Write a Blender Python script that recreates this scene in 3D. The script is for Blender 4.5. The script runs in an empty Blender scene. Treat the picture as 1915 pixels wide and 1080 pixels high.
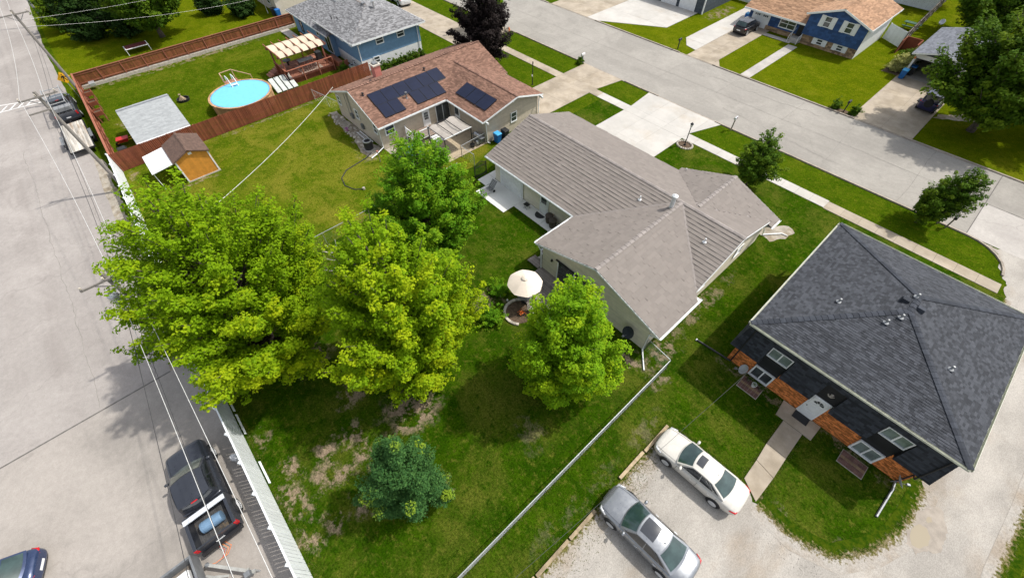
import bpy, math, random
import numpy as np
from mathutils import Vector, Matrix
R = math.radians
SC = bpy.context.scene
COL = SC.collection
# ------------------------------------------------------------------ camera, sky, sun, exposure
cam_d = bpy.data.cameras.new('camera')
cam = bpy.data.objects.new('camera', cam_d); COL.objects.link(cam); SC.camera = cam
cam_d.sensor_width = 36.0; cam_d.lens = 36.0 * 770.493 / 1915.0
cam_d.clip_start = 0.5; cam_d.clip_end = 1200
yaw, pit, rol = R(-48.99339), R(52.517747), R(-1.044225)
f_ = Vector((math.sin(yaw)*math.cos(pit), math.cos(yaw)*math.cos(pit), -math.sin(pit)))
r_ = Vector((math.cos(yaw), -math.sin(yaw), 0)); u_ = r_.cross(f_)
r2 = r_*math.cos(rol) + u_*math.sin(rol); u2 = -r_*math.sin(rol) + u_*math.cos(rol)
cam.matrix_world = Matrix(((r2.x, u2.x, -f_.x, 0), (r2.y, u2.y, -f_.y, 0), (r2.z, u2.z, -f_.z, 24.0), (0, 0, 0, 1)))
SUN = Vector((1.34, 2.70, 4.45)).normalized()
W = bpy.data.worlds.new('World'); SC.world = W; W.use_nodes = True
wn = W.node_tree; bg = wn.nodes['Background']
sky = wn.nodes.new('ShaderNodeTexSky'); sky.sky_type = 'NISHITA'; sky.sun_disc = False
sky.sun_elevation = math.asin(SUN.z); sky.sun_rotation = math.atan2(SUN.x, SUN.y)
sky.air_density = 1.0; sky.dust_density = 2.5; sky.ozone_density = 0.6
hs = wn.nodes.new('ShaderNodeHueSaturation'); hs.inputs['Saturation'].default_value = 0.4      # hazy bright sky, almost white
wn.links.new(sky.outputs[0], hs.inputs['Color']); wn.links.new(hs.outputs[0], bg.inputs[0]); bg.inputs[1].default_value = 0.15
sl = bpy.data.lights.new('sun', 'SUN'); sl.energy = 2.75; sl.angle = R(1.2); sl.color = (1.0, 0.955, 0.88)
so = bpy.data.objects.new('sun', sl); COL.objects.link(so); so.rotation_euler = (-SUN).to_track_quat('-Z', 'Y').to_euler()
SC.view_settings.view_transform = 'Standard'; SC.view_settings.look = 'None'
SC.view_settings.exposure = 0.52; SC.view_settings.gamma = 1.0
try:
    SC.cycles.max_bounces = 6; SC.cycles.transparent_max_bounces = 6; SC.cycles.transmission_bounces = 3
    SC.cycles.caustics_reflective = False; SC.cycles.caustics_refractive = False
except Exception: pass
RNG = random.Random(7)
NP = np.random.default_rng(11)
# ------------------------------------------------------------------ mesh helpers
class MB:
    """collects boxes, tubes, sheets ... ; build() links them as ONE mesh object"""
    def __init__(s): s.v = []; s.f = []; s.a = []
    def poly(s, pts, a=None):
        n = len(s.v); s.v += [tuple(p) for p in pts]; s.f.append(tuple(range(n, n+len(pts)))); s.a.append(RNG.random() if a is None else a)
    def grid(s, P, a=None, flip=False):
        n = len(s.v); h = len(P); w = len(P[0]); a = RNG.random() if a is None else a
        for row in P: s.v += [tuple(p) for p in row]
        for i in range(h-1):
            for j in range(w-1):
                q = (n+i*w+j, n+i*w+j+1, n+(i+1)*w+j+1, n+(i+1)*w+j)
                s.f.append(q[::-1] if flip else q); s.a.append(a)
    def hexa(s, p, a=None):
        n = len(s.v); s.v += [tuple(q) for q in p]; a = RNG.random() if a is None else a
        for q in ((3,2,1,0),(4,5,6,7),(0,1,5,4),(1,2,6,5),(2,3,7,6),(3,0,4,7)):
            s.f.append(tuple(n+i for i in q)); s.a.append(a)
    def box(s, x0, x1, y0, y1, z0, z1, a=None):
        s.hexa(((x0,y0,z0),(x1,y0,z0),(x1,y1,z0),(x0,y1,z0),(x0,y0,z1),(x1,y0,z1),(x1,y1,z1),(x0,y1,z1)), a)
    def obox(s, P, U, V, N, u0, u1, v0, v1, n0, n1, a=None):
        P, U, V, N = Vector(P), Vector(U), Vector(V), Vector(N)
        q = lambda u, v, n: P+U*u+V*v+N*n
        s.hexa((q(u0,v0,n0),q(u1,v0,n0),q(u1,v1,n0),q(u0,v1,n0),q(u0,v0,n1),q(u1,v0,n1),q(u1,v1,n1),q(u0,v1,n1)), a)
    def beam(s, p0, p1, w, h, up=(0,0,1), a=None):
        p0, p1 = Vector(p0), Vector(p1); d = (p1-p0); L = d.length; d.normalize()
        sd = d.cross(Vector(up))
        if sd.length < 1e-4: sd = d.cross(Vector((1,0,0)))
        sd.normalize(); t = sd.cross(d)
        s.obox(p0, d, sd, t, 0, L, -w/2, w/2, -h/2, h/2, a)
    def prism(s, pts, z0, z1, a=None):
        n = len(s.v); k = len(pts); a = RNG.random() if a is None else a
        ar = sum(pts[i][0]*pts[(i+1)%k][1]-pts[(i+1)%k][0]*pts[i][1] for i in range(k))
        if ar < 0: pts = pts[::-1]
        s.v += [(p[0],p[1],z0) for p in pts] + [(p[0],p[1],z1) for p in pts]
        s.f.append(tuple(n+i for i in range(k-1,-1,-1))); s.f.append(tuple(n+k+i for i in range(k))); s.a += [a, a]
        for i in range(k):
            j = (i+1)%k; s.f.append((n+i,n+j,n+k+j,n+k+i)); s.a.append(a)
    def tube(s, pts, rad, n=6, a=None, cap=True):
        pts = [Vector(p) for p in pts]; m = len(pts); b = len(s.v); a = RNG.random() if a is None else a
        if not hasattr(rad, '__len__'): rad = [rad]*m
        for i, p in enumerate(pts):
            d = (pts[min(i+1,m-1)]-pts[max(i-1,0)]).normalized()
            x = d.cross(Vector((0,0,1)))
            if x.length < 1e-3: x = Vector((1,0,0))
            x.normalize(); y = d.cross(x)
            for k in range(n):
                t = 2*math.pi*k/n; s.v.append(tuple(p+(x*math.cos(t)+y*math.sin(t))*rad[i]))
        for i in range(m-1):
            for k in range(n):
                s.f.append((b+i*n+k, b+(i+1)*n+k, b+(i+1)*n+(k+1)%n, b+i*n+(k+1)%n)); s.a.append(a)
        if cap:
            s.f.append(tuple(b+k for k in range(n))); s.f.append(tuple(b+(m-1)*n+k for k in range(n-1,-1,-1))); s.a += [a, a]
    def lathe(s, c, prof, n=16, axis=(0,0,1), a=None):
        c = Vector(c); ax = Vector(axis).normalized()
        x = ax.cross(Vector((0,1,0)))
        if x.length < 1e-3: x = Vector((1,0,0))
        x.normalize(); y = ax.cross(x); b = len(s.v); m = len(prof); a = RNG.random() if a is None else a
        for r, z in prof:
            for k in range(n):
                t = 2*math.pi*k/n; s.v.append(tuple(c+ax*z+(x*math.cos(t)+y*math.sin(t))*r))
        for i in range(m-1):
            for k in range(n):
                s.f.append((b+i*n+k, b+i*n+(k+1)%n, b+(i+1)*n+(k+1)%n, b+(i+1)*n+k)); s.a.append(a)
        if prof[0][0] > 1e-4: s.f.append(tuple(b+k for k in range(n-1,-1,-1))); s.a.append(a)
        if prof[-1][0] > 1e-4: s.f.append(tuple(b+(m-1)*n+k for k in range(n))); s.a.append(a)
    def mesh(s, name, mat, smooth=False):
        me = bpy.data.meshes.new(name); me.from_pydata(s.v, [], s.f)
        at = me.attributes.new('var', 'FLOAT', 'FACE'); at.data.foreach_set('value', np.array(s.a, dtype=np.float32))
        if mat: me.materials.append(mat)
        if smooth: me.polygons.foreach_set('use_smooth', [True]*len(me.polygons))
        me.update(); return me
    def build(s, name, mat, parent=None, smooth=False, local=False, bevel=0, sub=0, kind=None):
        return link(name, s.mesh(name, mat, smooth), parent, local, bevel, sub, kind)
def link(name, me, parent=None, local=False, bevel=0, sub=0, kind=None):
    o = bpy.data.objects.new(name, me); COL.objects.link(o)
    if parent is not None:
        o.parent = parent
        if not local: o.matrix_parent_inverse = Matrix.Translation(-wloc(parent))
    if bevel:
        m = o.modifiers.new('bevel', 'BEVEL'); m.width = bevel; m.segments = 2; m.limit_method = 'ANGLE'
    if sub:
        m = o.modifiers.new('sub', 'SUBSURF'); m.levels = sub; m.render_levels = sub
    if kind: o['kind'] = kind
    return o
def wloc(o): return Vector(o.location) if o.parent is None else Vector((0,0,0))
def tag(o, label, cat, group=None):
    o['label'] = label; o['category'] = cat
    if group: o['group'] = group
    return o
def thing(name, label, cat, loc=(0,0,0), rz=0, group=None):
    o = bpy.data.objects.new(name, None); COL.objects.link(o); o.empty_display_size = 0.3
    o.location = loc; o.rotation_euler = (0,0,rz); return tag(o, label, cat, group)
def struct(name, mb, mat, parent=None, smooth=False):
    o = mb.build(name, mat, parent, smooth)
    if parent is None: o['kind'] = 'structure'
    return o
def dup(root, loc, rz, label, group=None):
    r = root.copy(); COL.objects.link(r); r.location = loc; r.rotation_euler = (0,0,rz); r['label'] = label
    if group: r['group'] = group
    for ch in list(root.children):
        c = ch.copy(); COL.objects.link(c); c.parent = r
        for g in list(ch.children):
            d = g.copy(); COL.objects.link(d); d.parent = c
    return r
# ------------------------------------------------------------------ materials
def _nodes(name):
    m = bpy.data.materials.new(name); m.use_nodes = True
    t = m.node_tree; return m, t, t.nodes['Principled BSDF']
def N(t, ty, **k):
    n = t.nodes.new(ty)
    for a, b in k.items():
        if a.startswith('i_'):
            key = a[2:]; n.inputs[int(key) if key.isdigit() else key].default_value = b
        else: setattr(n, a, b)
    return n
def noise(t, co, scale, detail=4, rough=.6, dist=0.0):
    n = N(t, 'ShaderNodeTexNoise'); n.inputs['Scale'].default_value = scale; n.inputs['Detail'].default_value = detail
    n.inputs['Roughness'].default_value = rough; n.inputs['Distortion'].default_value = dist
    t.links.new(co, n.inputs['Vector']); return n.outputs['Fac']
def ramp(t, fac, lo, hi, a=0.0, b=1.0):
    n = N(t, 'ShaderNodeMapRange', interpolation_type='SMOOTHSTEP'); n.inputs[1].default_value = lo; n.inputs[2].default_value = hi
    n.inputs[3].default_value = a; n.inputs[4].default_value = b; t.links.new(fac, n.inputs[0]); return n.outputs[0]
def mix(t, fac, a, b, ty='MIX'):
    n = N(t, 'ShaderNodeMix', data_type='RGBA', blend_type=ty)
    for s, v in ((n.inputs[0], fac), (n.inputs[6], a), (n.inputs[7], b)):
        if hasattr(v, 'is_linked') or isinstance(v, bpy.types.NodeSocket): t.links.new(v, s)
        elif isinstance(v, (int, float)): s.default_value = v
        else: s.default_value = (*v, 1) if len(v) == 3 else v
    return n.outputs[2]
def mth(t, op, a, b=None):
    n = N(t, 'ShaderNodeMath', operation=op)
    for s, v in ((n.inputs[0], a), (n.inputs[1], b)):
        if v is None: continue
        if isinstance(v, (int, float)): s.default_value = v
        else: t.links.new(v, s)
    return n.outputs[0]
def M(name, col, rough=.75, var=0.0, ns=3.0, na=.12, col2=None, cs=1.2, clo=.45, chi=.6, bump=0.0, bs=40, metal=0.0, spec=.35, stretch=None, fine=0.0):
    """plain procedural material: colour, blotches of a second colour, slow + fine value noise, per-piece variation"""
    m, t, p = _nodes(name)
    tc = N(t, 'ShaderNodeTexCoord').outputs['Object']
    if stretch:
        mp = N(t, 'ShaderNodeMapping'); mp.inputs['Scale'].default_value = stretch; t.links.new(tc, mp.inputs[0]); tc = mp.outputs[0]
    c = None
    base = (*col, 1)
    if col2:
        c = mix(t, ramp(t, noise(t, tc, cs, 5), clo, chi), col, col2)
    val = ramp(t, noise(t, tc, ns, 5, .65), .32, .68, 1-na, 1+na)
    if fine: val = mth(t, 'MULTIPLY', val, ramp(t, noise(t, tc, bs, 3, .75), .33, .67, 1-fine, 1+fine))
    if var:
        at = N(t, 'ShaderNodeAttribute', attribute_name='var')
        val = mth(t, 'MULTIPLY', val, ramp(t, at.outputs['Fac'], 0, 1, 1-var, 1+var))
    vm = N(t, 'ShaderNodeVectorMath', operation='SCALE')
    if c: t.links.new(c, vm.inputs[0])
    else: vm.inputs[0].default_value = col
    t.links.new(val, vm.inputs['Scale']); t.links.new(vm.outputs[0], p.inputs['Base Color'])
    p.inputs['Roughness'].default_value = rough; p.inputs['Metallic'].default_value = metal; p.inputs['Specular IOR Level'].default_value = spec
    if bump:
        b = N(t, 'ShaderNodeBump'); b.inputs['Strength'].default_value = bump; b.inputs['Distance'].default_value = .02
        t.links.new(noise(t, tc, bs, 4, .7), b.inputs['Height']); t.links.new(b.outputs[0], p.inputs['Normal'])
    return m
def leafmat(name, dark, light, tip=None, trans=.35):
    """leaves: colour varies leaf by leaf ('var') and spray by spray ('tone')"""
    m, t, p = _nodes(name)
    a = N(t, 'ShaderNodeAttribute', attribute_name='var').outputs['Fac']; b = N(t, 'ShaderNodeAttribute', attribute_name='tone').outputs['Fac']
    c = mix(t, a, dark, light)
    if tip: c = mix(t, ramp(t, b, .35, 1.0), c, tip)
    t.links.new(c, p.inputs['Base Color']); p.inputs['Roughness'].default_value = .6; p.inputs['Specular IOR Level'].default_value = .06
    tr = N(t, 'ShaderNodeBsdfTranslucent'); t.links.new(c, tr.inputs[0])
    mx = N(t, 'ShaderNodeMixShader'); mx.inputs[0].default_value = trans
    t.links.new(p.outputs[0], mx.inputs[1]); t.links.new(tr.outputs[0], mx.inputs[2])
    t.links.new(mx.outputs[0], t.nodes['Material Output'].inputs[0]); return m
def lawnmat(name, dark, mid, dry, drylo=.5, dryhi=.7, spots=(), soil=(.205,.155,.108), seed=0.0, fine=.35):
    m, t, p = _nodes(name)
    tc = N(t, 'ShaderNodeTexCoord').outputs['Object']
    mp = N(t, 'ShaderNodeMapping'); mp.inputs['Location'].default_value = (seed*13.1, seed*7.7, 0); t.links.new(tc, mp.inputs[0]); co = mp.outputs[0]
    c = mix(t, ramp(t, noise(t, co, .55, 6, .68), .36, .64), dark, mid)
    c = mix(t, ramp(t, noise(t, co, .23, 6, .7, .4), drylo, dryhi), c, dry)
    c = mix(t, ramp(t, noise(t, co, 2.6, 6, .75), .50, .66), c, dry)
    c = mix(t, ramp(t, noise(t, co, 1.5, 6, .75), .52, .64, 0, .85), c, dark)
    c = mix(t, ramp(t, noise(t, co, 5.5, 5, .8, .4), .53, .63, 0, .6), c, tuple(v*.62 for v in dark))
    if spots:
        acc = None
        sx = N(t, 'ShaderNodeVectorMath', operation='ADD'); t.links.new(tc, sx.inputs[0])
        nn = N(t, 'ShaderNodeTexNoise'); nn.inputs['Scale'].default_value = 1.1; nn.inputs['Detail'].default_value = 5; nn.inputs['Roughness'].default_value = .7; t.links.new(tc, nn.inputs[0])
        sc = N(t, 'ShaderNodeVectorMath', operation='SCALE'); sc.inputs['Scale'].default_value = 3.0
        sb = N(t, 'ShaderNodeVectorMath', operation='SUBTRACT'); sb.inputs[1].default_value = (.5,.5,.5); t.links.new(nn.outputs['Color'], sb.inputs[0]); t.links.new(sb.outputs[0], sc.inputs[0]); t.links.new(sc.outputs[0], sx.inputs[1])
        for (x, y, rx, ry, k) in spots:
            q = N(t, 'ShaderNodeMapping'); q.vector_type = 'POINT'; q.inputs['Location'].default_value = (-x/rx, -y/ry, 0); q.inputs['Scale'].default_value = (1/rx, 1/ry, 0)
            t.links.new(sx.outputs[0], q.inputs[0])
            ln = N(t, 'ShaderNodeVectorMath', operation='LENGTH'); t.links.new(q.outputs[0], ln.inputs[0])
            fz = ramp(t, ln.outputs['Value'], .35, 1.15, k, 0)
            acc = fz if acc is None else mth(t, 'MAXIMUM', acc, fz)
        acc = mth(t, 'MULTIPLY', acc, ramp(t, noise(t, tc, 1.25, 6, .7), .46, .57, 0, 1))
        c = mix(t, acc, c, mix(t, ramp(t, noise(t, tc, 5, 4, .7), .3, .7), soil, tuple(v*1.45 for v in soil)))
    v = mth(t, 'MULTIPLY', ramp(t, noise(t, co, 9, 4, .75), .32, .68, 1-fine, 1+fine), ramp(t, noise(t, co, 34, 3, .8), .32, .68, 1-fine*1.2, 1+fine*1.2))
    vm = N(t, 'ShaderNodeVectorMath', operation='SCALE'); t.links.new(c, vm.inputs[0]); t.links.new(v, vm.inputs['Scale'])
    t.links.new(vm.outputs[0], p.inputs['Base Color']); p.inputs['Roughness'].default_value = .95; p.inputs['Specular IOR Level'].default_value = .0
    b = N(t, 'ShaderNodeBump'); b.inputs['Strength'].default_value = .8; b.inputs['Distance'].default_value = .06
    t.links.new(noise(t, co, 14, 5, .8), b.inputs['Height']); t.links.new(b.outputs[0], p.inputs['Normal'])
    return m
def glassmat(name, col, rough=.06):
    m, t, p = _nodes(name)
    tc = N(t, 'ShaderNodeTexCoord').outputs['Object']
    c = mix(t, ramp(t, noise(t, tc, 1.6, 3), .35, .7), col, tuple(v*1.7+.01 for v in col))
    t.links.new(c, p.inputs['Base Color']); p.inputs['Roughness'].default_value = rough; p.inputs['Specular IOR Level'].default_value = .7
    p.inputs['Coat Weight'].default_value = .4; p.inputs['Coat Roughness'].default_value = .03
    return m
def paint(name, col, metal=.0, rough=.32, coat=.6):
    m, t, p = _nodes(name)
    tc = N(t, 'ShaderNodeTexCoord').outputs['Object']
    v = ramp(t, noise(t, tc, 2.2, 5, .6), .3, .75, .93, 1.05)
    vm = N(t, 'ShaderNodeVectorMath', operation='SCALE'); vm.inputs[0].default_value = col; t.links.new(v, vm.inputs['Scale']); t.links.new(vm.outputs[0], p.inputs['Base Color'])
    p.inputs['Metallic'].default_value = metal; p.inputs['Roughness'].default_value = rough; p.inputs['Coat Weight'].default_value = coat; p.inputs['Coat Roughness'].default_value = .08
    t.links.new(ramp(t, noise(t, tc, 5, 4), .3, .8, rough*.8, rough*1.4), p.inputs['Roughness'])
    return m
# ------------------------------------------------------------------ the materials of the place
WHITE = M('white_paint', (.74,.75,.75), .55, na=.06); TRIM = M('white_trim', (.82,.84,.84), .5, na=.05)
CREAM = M('cream_siding', (.70,.645,.52), .7, var=.05, na=.06, bump=.1); BEIGE = M('tan_siding', (.50,.435,.345), .7, var=.05, na=.06)
BLACKSH = M('black_shingle', (.032,.036,.045), .75, var=.35, na=.15, bump=.3, spec=.2); BLACKSID = M('black_siding', (.014,.015,.018), .6, var=.15, na=.1)
BLUESID = M('blue_siding', (.15,.275,.43), .7, na=.07, var=.04); NAVYSID = M('navy_shake', (.028,.075,.20), .7, var=.25, na=.1); CREAMST = M('cream_stucco', (.62,.55,.46), .8, na=.06)
DARKSID = M('slate_siding', (.06,.075,.09), .7, var=.1)
BRICK = M('brick_orange', (.60,.205,.062), .85, var=.42, na=.18, ns=6, bump=.3, spec=.15); MORTAR = M('mortar', (.20,.16,.13), .9, na=.2, ns=20); STONE = M('tan_stone', (.27,.185,.11), .9, var=.4, na=.2, ns=4, bump=.3)
SH_GREY = M('greige_panel', (.205,.180,.161), .72, var=.055, na=.03, ns=.7, bump=.12, bs=60, fine=.06, spec=.25)
SH_DARK = M('charcoal_shingle', (.055,.059,.068), .85, var=.30, na=.1, ns=1.2, bump=.3, bs=70, fine=.12, spec=.15)
SH_BROWN = M('brown_shingle', (.205,.118,.086), .85, var=.27, na=.12, ns=1.5, bump=.3, bs=70, fine=.12, spec=.12)
SH_SLATE = M('grey_mixed_shingle', (.215,.215,.22), .85, var=.36, na=.14, ns=2.4, bump=.2, fine=.15, spec=.15)
SH_TAN = M('tan_shingle', (.34,.205,.125), .85, var=.22, na=.12, ns=2, bump=.2, fine=.1, spec=.15); SH_BLUEG = M('bluegrey_shingle', (.145,.155,.178), .85, var=.18, na=.12, fine=.1, spec=.15)
SH_LGREY = M('lightgrey_shingle', (.33,.345,.35), .85, var=.08, na=.07, fine=.06, spec=.15); SH_SHED = M('shed_brown_shingle', (.115,.072,.055), .85, var=.12, na=.1)
CAP_D = M('charcoal_ridge', (.046,.051,.062), .85, var=.2, na=.12, spec=.15); CAP_B = M('brown_ridge', (.20,.11,.08), .85, var=.25); CAP_G = M('greige_ridge', (.25,.222,.205), .75, var=.1)
def glassset(n, c): return glassmat(n, c)
GLASS = glassset('window_glass', (.035,.042,.045)); GLASSG = glassset('window_blind_glass', (.12,.15,.14)); CARGLASS = glassset('car_glass', (.022,.045,.042)); CARGLASS2 = glassset('car_side_glass', (.012,.014,.016)); DARKIN = M('dark_interior', (.012,.012,.014), .6)
SOLAR = M('solar_cells', (.009,.013,.034), .3, na=.12, ns=1.2, spec=.3); SOLFR = M('panel_frame', (.02,.022,.03), .4, metal=.5)
ASPH = None
def pavemat(name, a, b, streak=True, crack=.5):
    m, t, p = _nodes(name)
    tc = N(t, 'ShaderNodeTexCoord').outputs['Object']
    mp = N(t, 'ShaderNodeMapping'); mp.inputs['Scale'].default_value = (.045, .55, 1) if streak else (.3,.3,1); t.links.new(tc, mp.inputs[0])
    c = mix(t, ramp(t, noise(t, mp.outputs[0], 1.0, 5, .6, .6), .3, .7), a, b)
    c = mix(t, ramp(t, noise(t, tc, .16, 6, .7, .5), .42, .66), c, tuple(v*1.13 for v in b))
    c = mix(t, ramp(t, noise(t, tc, .5, 6, .75, .8), .55, .78, 0, .55), c, tuple(v*.78 for v in a))
    v = mth(t, 'MULTIPLY', ramp(t, noise(t, tc, 26, 4, .8), .32, .68, .9, 1.1), ramp(t, noise(t, tc, 3.1, 6, .75), .35, .65, .95, 1.05))
    if crack:
        vo = N(t, 'ShaderNodeTexVoronoi', feature='DISTANCE_TO_EDGE'); vo.inputs['Scale'].default_value = .11
        nn = N(t, 'ShaderNodeTexNoise'); nn.inputs['Scale'].default_value = .5; nn.inputs['Detail'].default_value = 6; t.links.new(tc, nn.inputs[0])
        ad = N(t, 'ShaderNodeVectorMath', operation='MULTIPLY_ADD'); ad.inputs[1].default_value = (3,3,0); t.links.new(nn.outputs['Color'], ad.inputs[0]); t.links.new(tc, ad.inputs[2]); t.links.new(ad.outputs[0], vo.inputs['Vector'])
        v = mth(t, 'MULTIPLY', v, ramp(t, vo.outputs['Distance'], .0, .006, 1-crack*.4, 1))
    vm = N(t, 'ShaderNodeVectorMath', operation='SCALE'); t.links.new(c, vm.inputs[0]); t.links.new(v, vm.inputs['Scale']); t.links.new(vm.outputs[0], p.inputs['Base Color'])
    p.inputs['Roughness'].default_value = .9; p.inputs['Specular IOR Level'].default_value = .15
    b_ = N(t, 'ShaderNodeBump'); b_.inputs['Strength'].default_value = .25; b_.inputs['Distance'].default_value = .01
    t.links.new(noise(t, tc, 45, 4, .8), b_.inputs['Height']); t.links.new(b_.outputs[0], p.inputs['Normal'])
    return m
ALLEY = pavemat('alley_pavement', (.275,.25,.232), (.315,.29,.27), crack=.25); ALLEY2 = pavemat('yard_pavement', (.27,.248,.225), (.32,.292,.265), streak=False, crack=.25)
STREET = pavemat('street_pavement', (.258,.242,.217), (.295,.277,.248), crack=.2); PATCH = pavemat('concrete_apron', (.36,.335,.31), (.41,.385,.355), streak=False)
CONC = M('old_concrete', (.38,.325,.255), .9, var=.06, na=.12, ns=.6, col2=(.32,.27,.205), cs=.5, bump=.15, bs=50, fine=.07, spec=.15)
CONCW = M('new_concrete', (.47,.45,.415), .9, var=.03, na=.07, ns=.5, col2=(.43,.39,.335), cs=.35, clo=.5, chi=.75, bump=.1, bs=50, fine=.05, spec=.15)
CONCG = M('grey_concrete', (.40,.375,.34), .9, var=.06, na=.12, ns=.8, bump=.15, bs=50, fine=.08, spec=.15); KERB = M('kerb_concrete', (.33,.285,.235), .9, var=.1, na=.2, ns=1.5, fine=.1)
GRAVEL = M('gravel', (.37,.345,.31), .95, na=.16, ns=.45, col2=(.31,.265,.215), cs=.33, clo=.48, chi=.72, bump=.7, bs=26, fine=.15, spec=.05, stretch=(1,.5,1))
SHOULDER = M('gravel_shoulder', (.36,.325,.27), .95, na=.2, ns=1.5, col2=(.25,.21,.155), cs=.9, bump=.8, bs=45, fine=.2, spec=.1)
SOIL = M('bare_soil', (.20,.15,.105), .95, na=.25, ns=2, col2=(.29,.23,.165), cs=1.5, bump=.8, bs=25, fine=.2, spec=.1); MULCH = M('mulch', (.105,.075,.052), .95, na=.3, ns=5, bump=.9, bs=30, fine=.3, spec=.1)
PAINTW = M('road_paint', (.66,.65,.63), .7, na=.2, ns=3)
FENCEB = M('red_brown_stain', (.205,.064,.034), .8, var=.22, na=.12, ns=2.5, bump=.25, bs=30, spec=.2); FENCEB2 = M('red_brown_post', (.30,.11,.066), .8, var=.12, na=.15)
VINYL = M('white_vinyl', (.82,.86,.88), .45, var=.04, na=.04); WOODG = M('weathered_wood', (.20,.175,.15), .9, var=.25, na=.2, ns=4, bump=.4, bs=30, stretch=(1,1,.2)); WOODT = M('timber', (.34,.265,.17), .9, var=.2, na=.25, ns=3, bump=.4)
POLEW = M('pole_wood', (.245,.225,.205), .9, na=.2, ns=6, bump=.5, bs=20, stretch=(3,3,.3)); GALV = M('galvanised_steel', (.50,.52,.53), .4, metal=.5, na=.1); WIREM = M('bare_wire', (.66,.66,.64), .45, metal=.2); WIRED = M('insulated_wire', (.05,.05,.052), .6); DROPW = M('service_cable', (.62,.62,.56), .5)
BLACKM = M('black_metal', (.018,.018,.02), .45, na=.1); GREYM = M('grey_metal', (.20,.21,.22), .5, metal=.3, na=.15); STEEL = M('bright_steel', (.55,.56,.57), .3, metal=.8); RUBBER = M('tyre_rubber', (.022,.022,.023), .85, na=.2, ns=12); RIM = M('alloy_rim', (.62,.63,.64), .35, metal=.15); PLASTB = M('black_plastic', (.025,.026,.028), .55, na=.12)
REDP = M('red_plastic', (.5,.03,.03), .45); REDL = M('red_lens', (.50,.015,.02), .2); LAMPL = M('clear_lens', (.55,.56,.57), .15, metal=.3); AMBER = M('amber_lens', (.75,.22,.03), .25); BLUEB = M('blue_bin', (.015,.13,.40), .45, na=.1); BLUEL = M('light_blue_lid', (.07,.38,.70), .45); YELLOW = M('sign_yellow', (.86,.46,.02), .5, na=.05); ORANGE = M('orange_paint', (.60,.26,.04), .75, var=.05, na=.1); ORANGEP = M('orange_plastic', (.75,.18,.03), .5)
CANVAS = M('cream_canvas', (.72,.63,.53), .85, na=.06, ns=1.5); CANVAST = M('taupe_canvas', (.34,.31,.275), .85, na=.1); CANVASW = M('pergola_canvas', (.55,.475,.36), .85, na=.07, var=.05)
DECKW = M('deck_stain', (.33,.145,.095), .75, var=.22, na=.15, bump=.2); WATER = None; GREYW = M('grey_decking', (.23,.20,.18), .9, var=.25, na=.15); PINKB = M('pink_brick', (.42,.16,.13), .85, var=.25)
BARK = M('bark', (.10,.082,.066), .95, na=.3, ns=8, bump=.8, bs=18); BARKG = M('dead_bark', (.58,.55,.52), .95, na=.2, ns=8); STONEW = M('pale_stone', (.44,.40,.34), .9, var=.25, na=.2, ns=4); GALV_D = M('dull_pipe', (.30,.31,.315), .5, metal=.3, na=.12)
LEAF_Y = leafmat('maple_leaves_gold', (.155,.285,.007), (.265,.425,.009), (.49,.57,.013), .44); LEAF_M = leafmat('maple_leaves', (.130,.285,.009), (.230,.420,.012), (.37,.51,.014), .44); LEAF_G = leafmat('green_leaves', (.085,.235,.010), (.165,.355,.015), (.27,.42,.017), .44)
LEAF_B = leafmat('blue_green_leaves', (.040,.118,.034), (.082,.185,.046), (.24,.35,.03), .35); LEAF_D = leafmat('deep_green_leaves', (.052,.120,.009), (.105,.195,.016), (.17,.25,.016), .4); LEAF_P = leafmat('purple_leaves', (.018,.014,.014), (.032,.024,.022), None, .15); LEAF_L = leafmat('pale_shrub_leaves', (.34,.36,.10), (.56,.54,.22), None, .35); LEAF_C = leafmat('conifer_needles', (.014,.040,.008), (.034,.070,.012), None, .1)
GRASSB = leafmat('grass_blades', (.09,.14,.02), (.15,.18,.03), (.24,.22,.08), .5)
LAWN = lawnmat('lawn', (.036,.072,.002), (.060,.098,.003), (.098,.118,.008), .52, .74)
LAWN_G = lawnmat('deep_green_lawn', (.017,.049,.0012), (.035,.076,.002), (.088,.102,.013), .43, .70, seed=3,  # deeper green turf of the ranch and dark house yards, with bare soil spots
    spots=[(-11.2,1.5,1.8,2.0,1), (-14.5,-.75,.9,.9,.9), (-12.3,-3.4,1.0,.8,.95), (-11.2,-4.2,.9,.7,.9), (-12.1,-1.8,.9,.9,.95), (-10.6,-2.0,.9,1.0,.95), (-10.7,-3.2,.7,.7,.9), (-12.7,-5.4,1.0,.7,.9), (-11.3,-5.9,1.1,.7,.9), (-10.6,-5.6,.7,.6,.8), (-8.6,-3.0,1.0,1.0,.9), (-9,-6,.9,.7,.9), (-8.7,-4.9,.7,.6,.8), (-6.4,.1,.6,.7,.8), (-15.4,-5.9,.8,.6,.8), (-5.3,5.9,1.3,1.0,.3), (-21.5,-5.6,1.0,.7,.8), (-14.2,10.2,.9,1.4,.8), (-13.7,12.6,.5,.9,.8), (-4.5,13.9,1.0,.9,.9), (-3.5,16.1,.7,2.4,.8), (-3.8,21,.5,4.5,.6), (-2.4,14.2,.6,1.2,.7), (-1.0,11.0,.6,1.4,.3), (-1.0,5,.4,4.0,.2), (1.6,18.3,3.2,.35,.6), (7.6,18.3,2.4,.35,.6), (10.4,18.3,.4,1.2,.6), (6.2,12.4,1.6,.4,.45), (9.4,13.4,.6,.5,.45), (-18.5,-1.5,1.6,1.4,.7), (-20,9.6,.9,.9,.6)])
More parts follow.
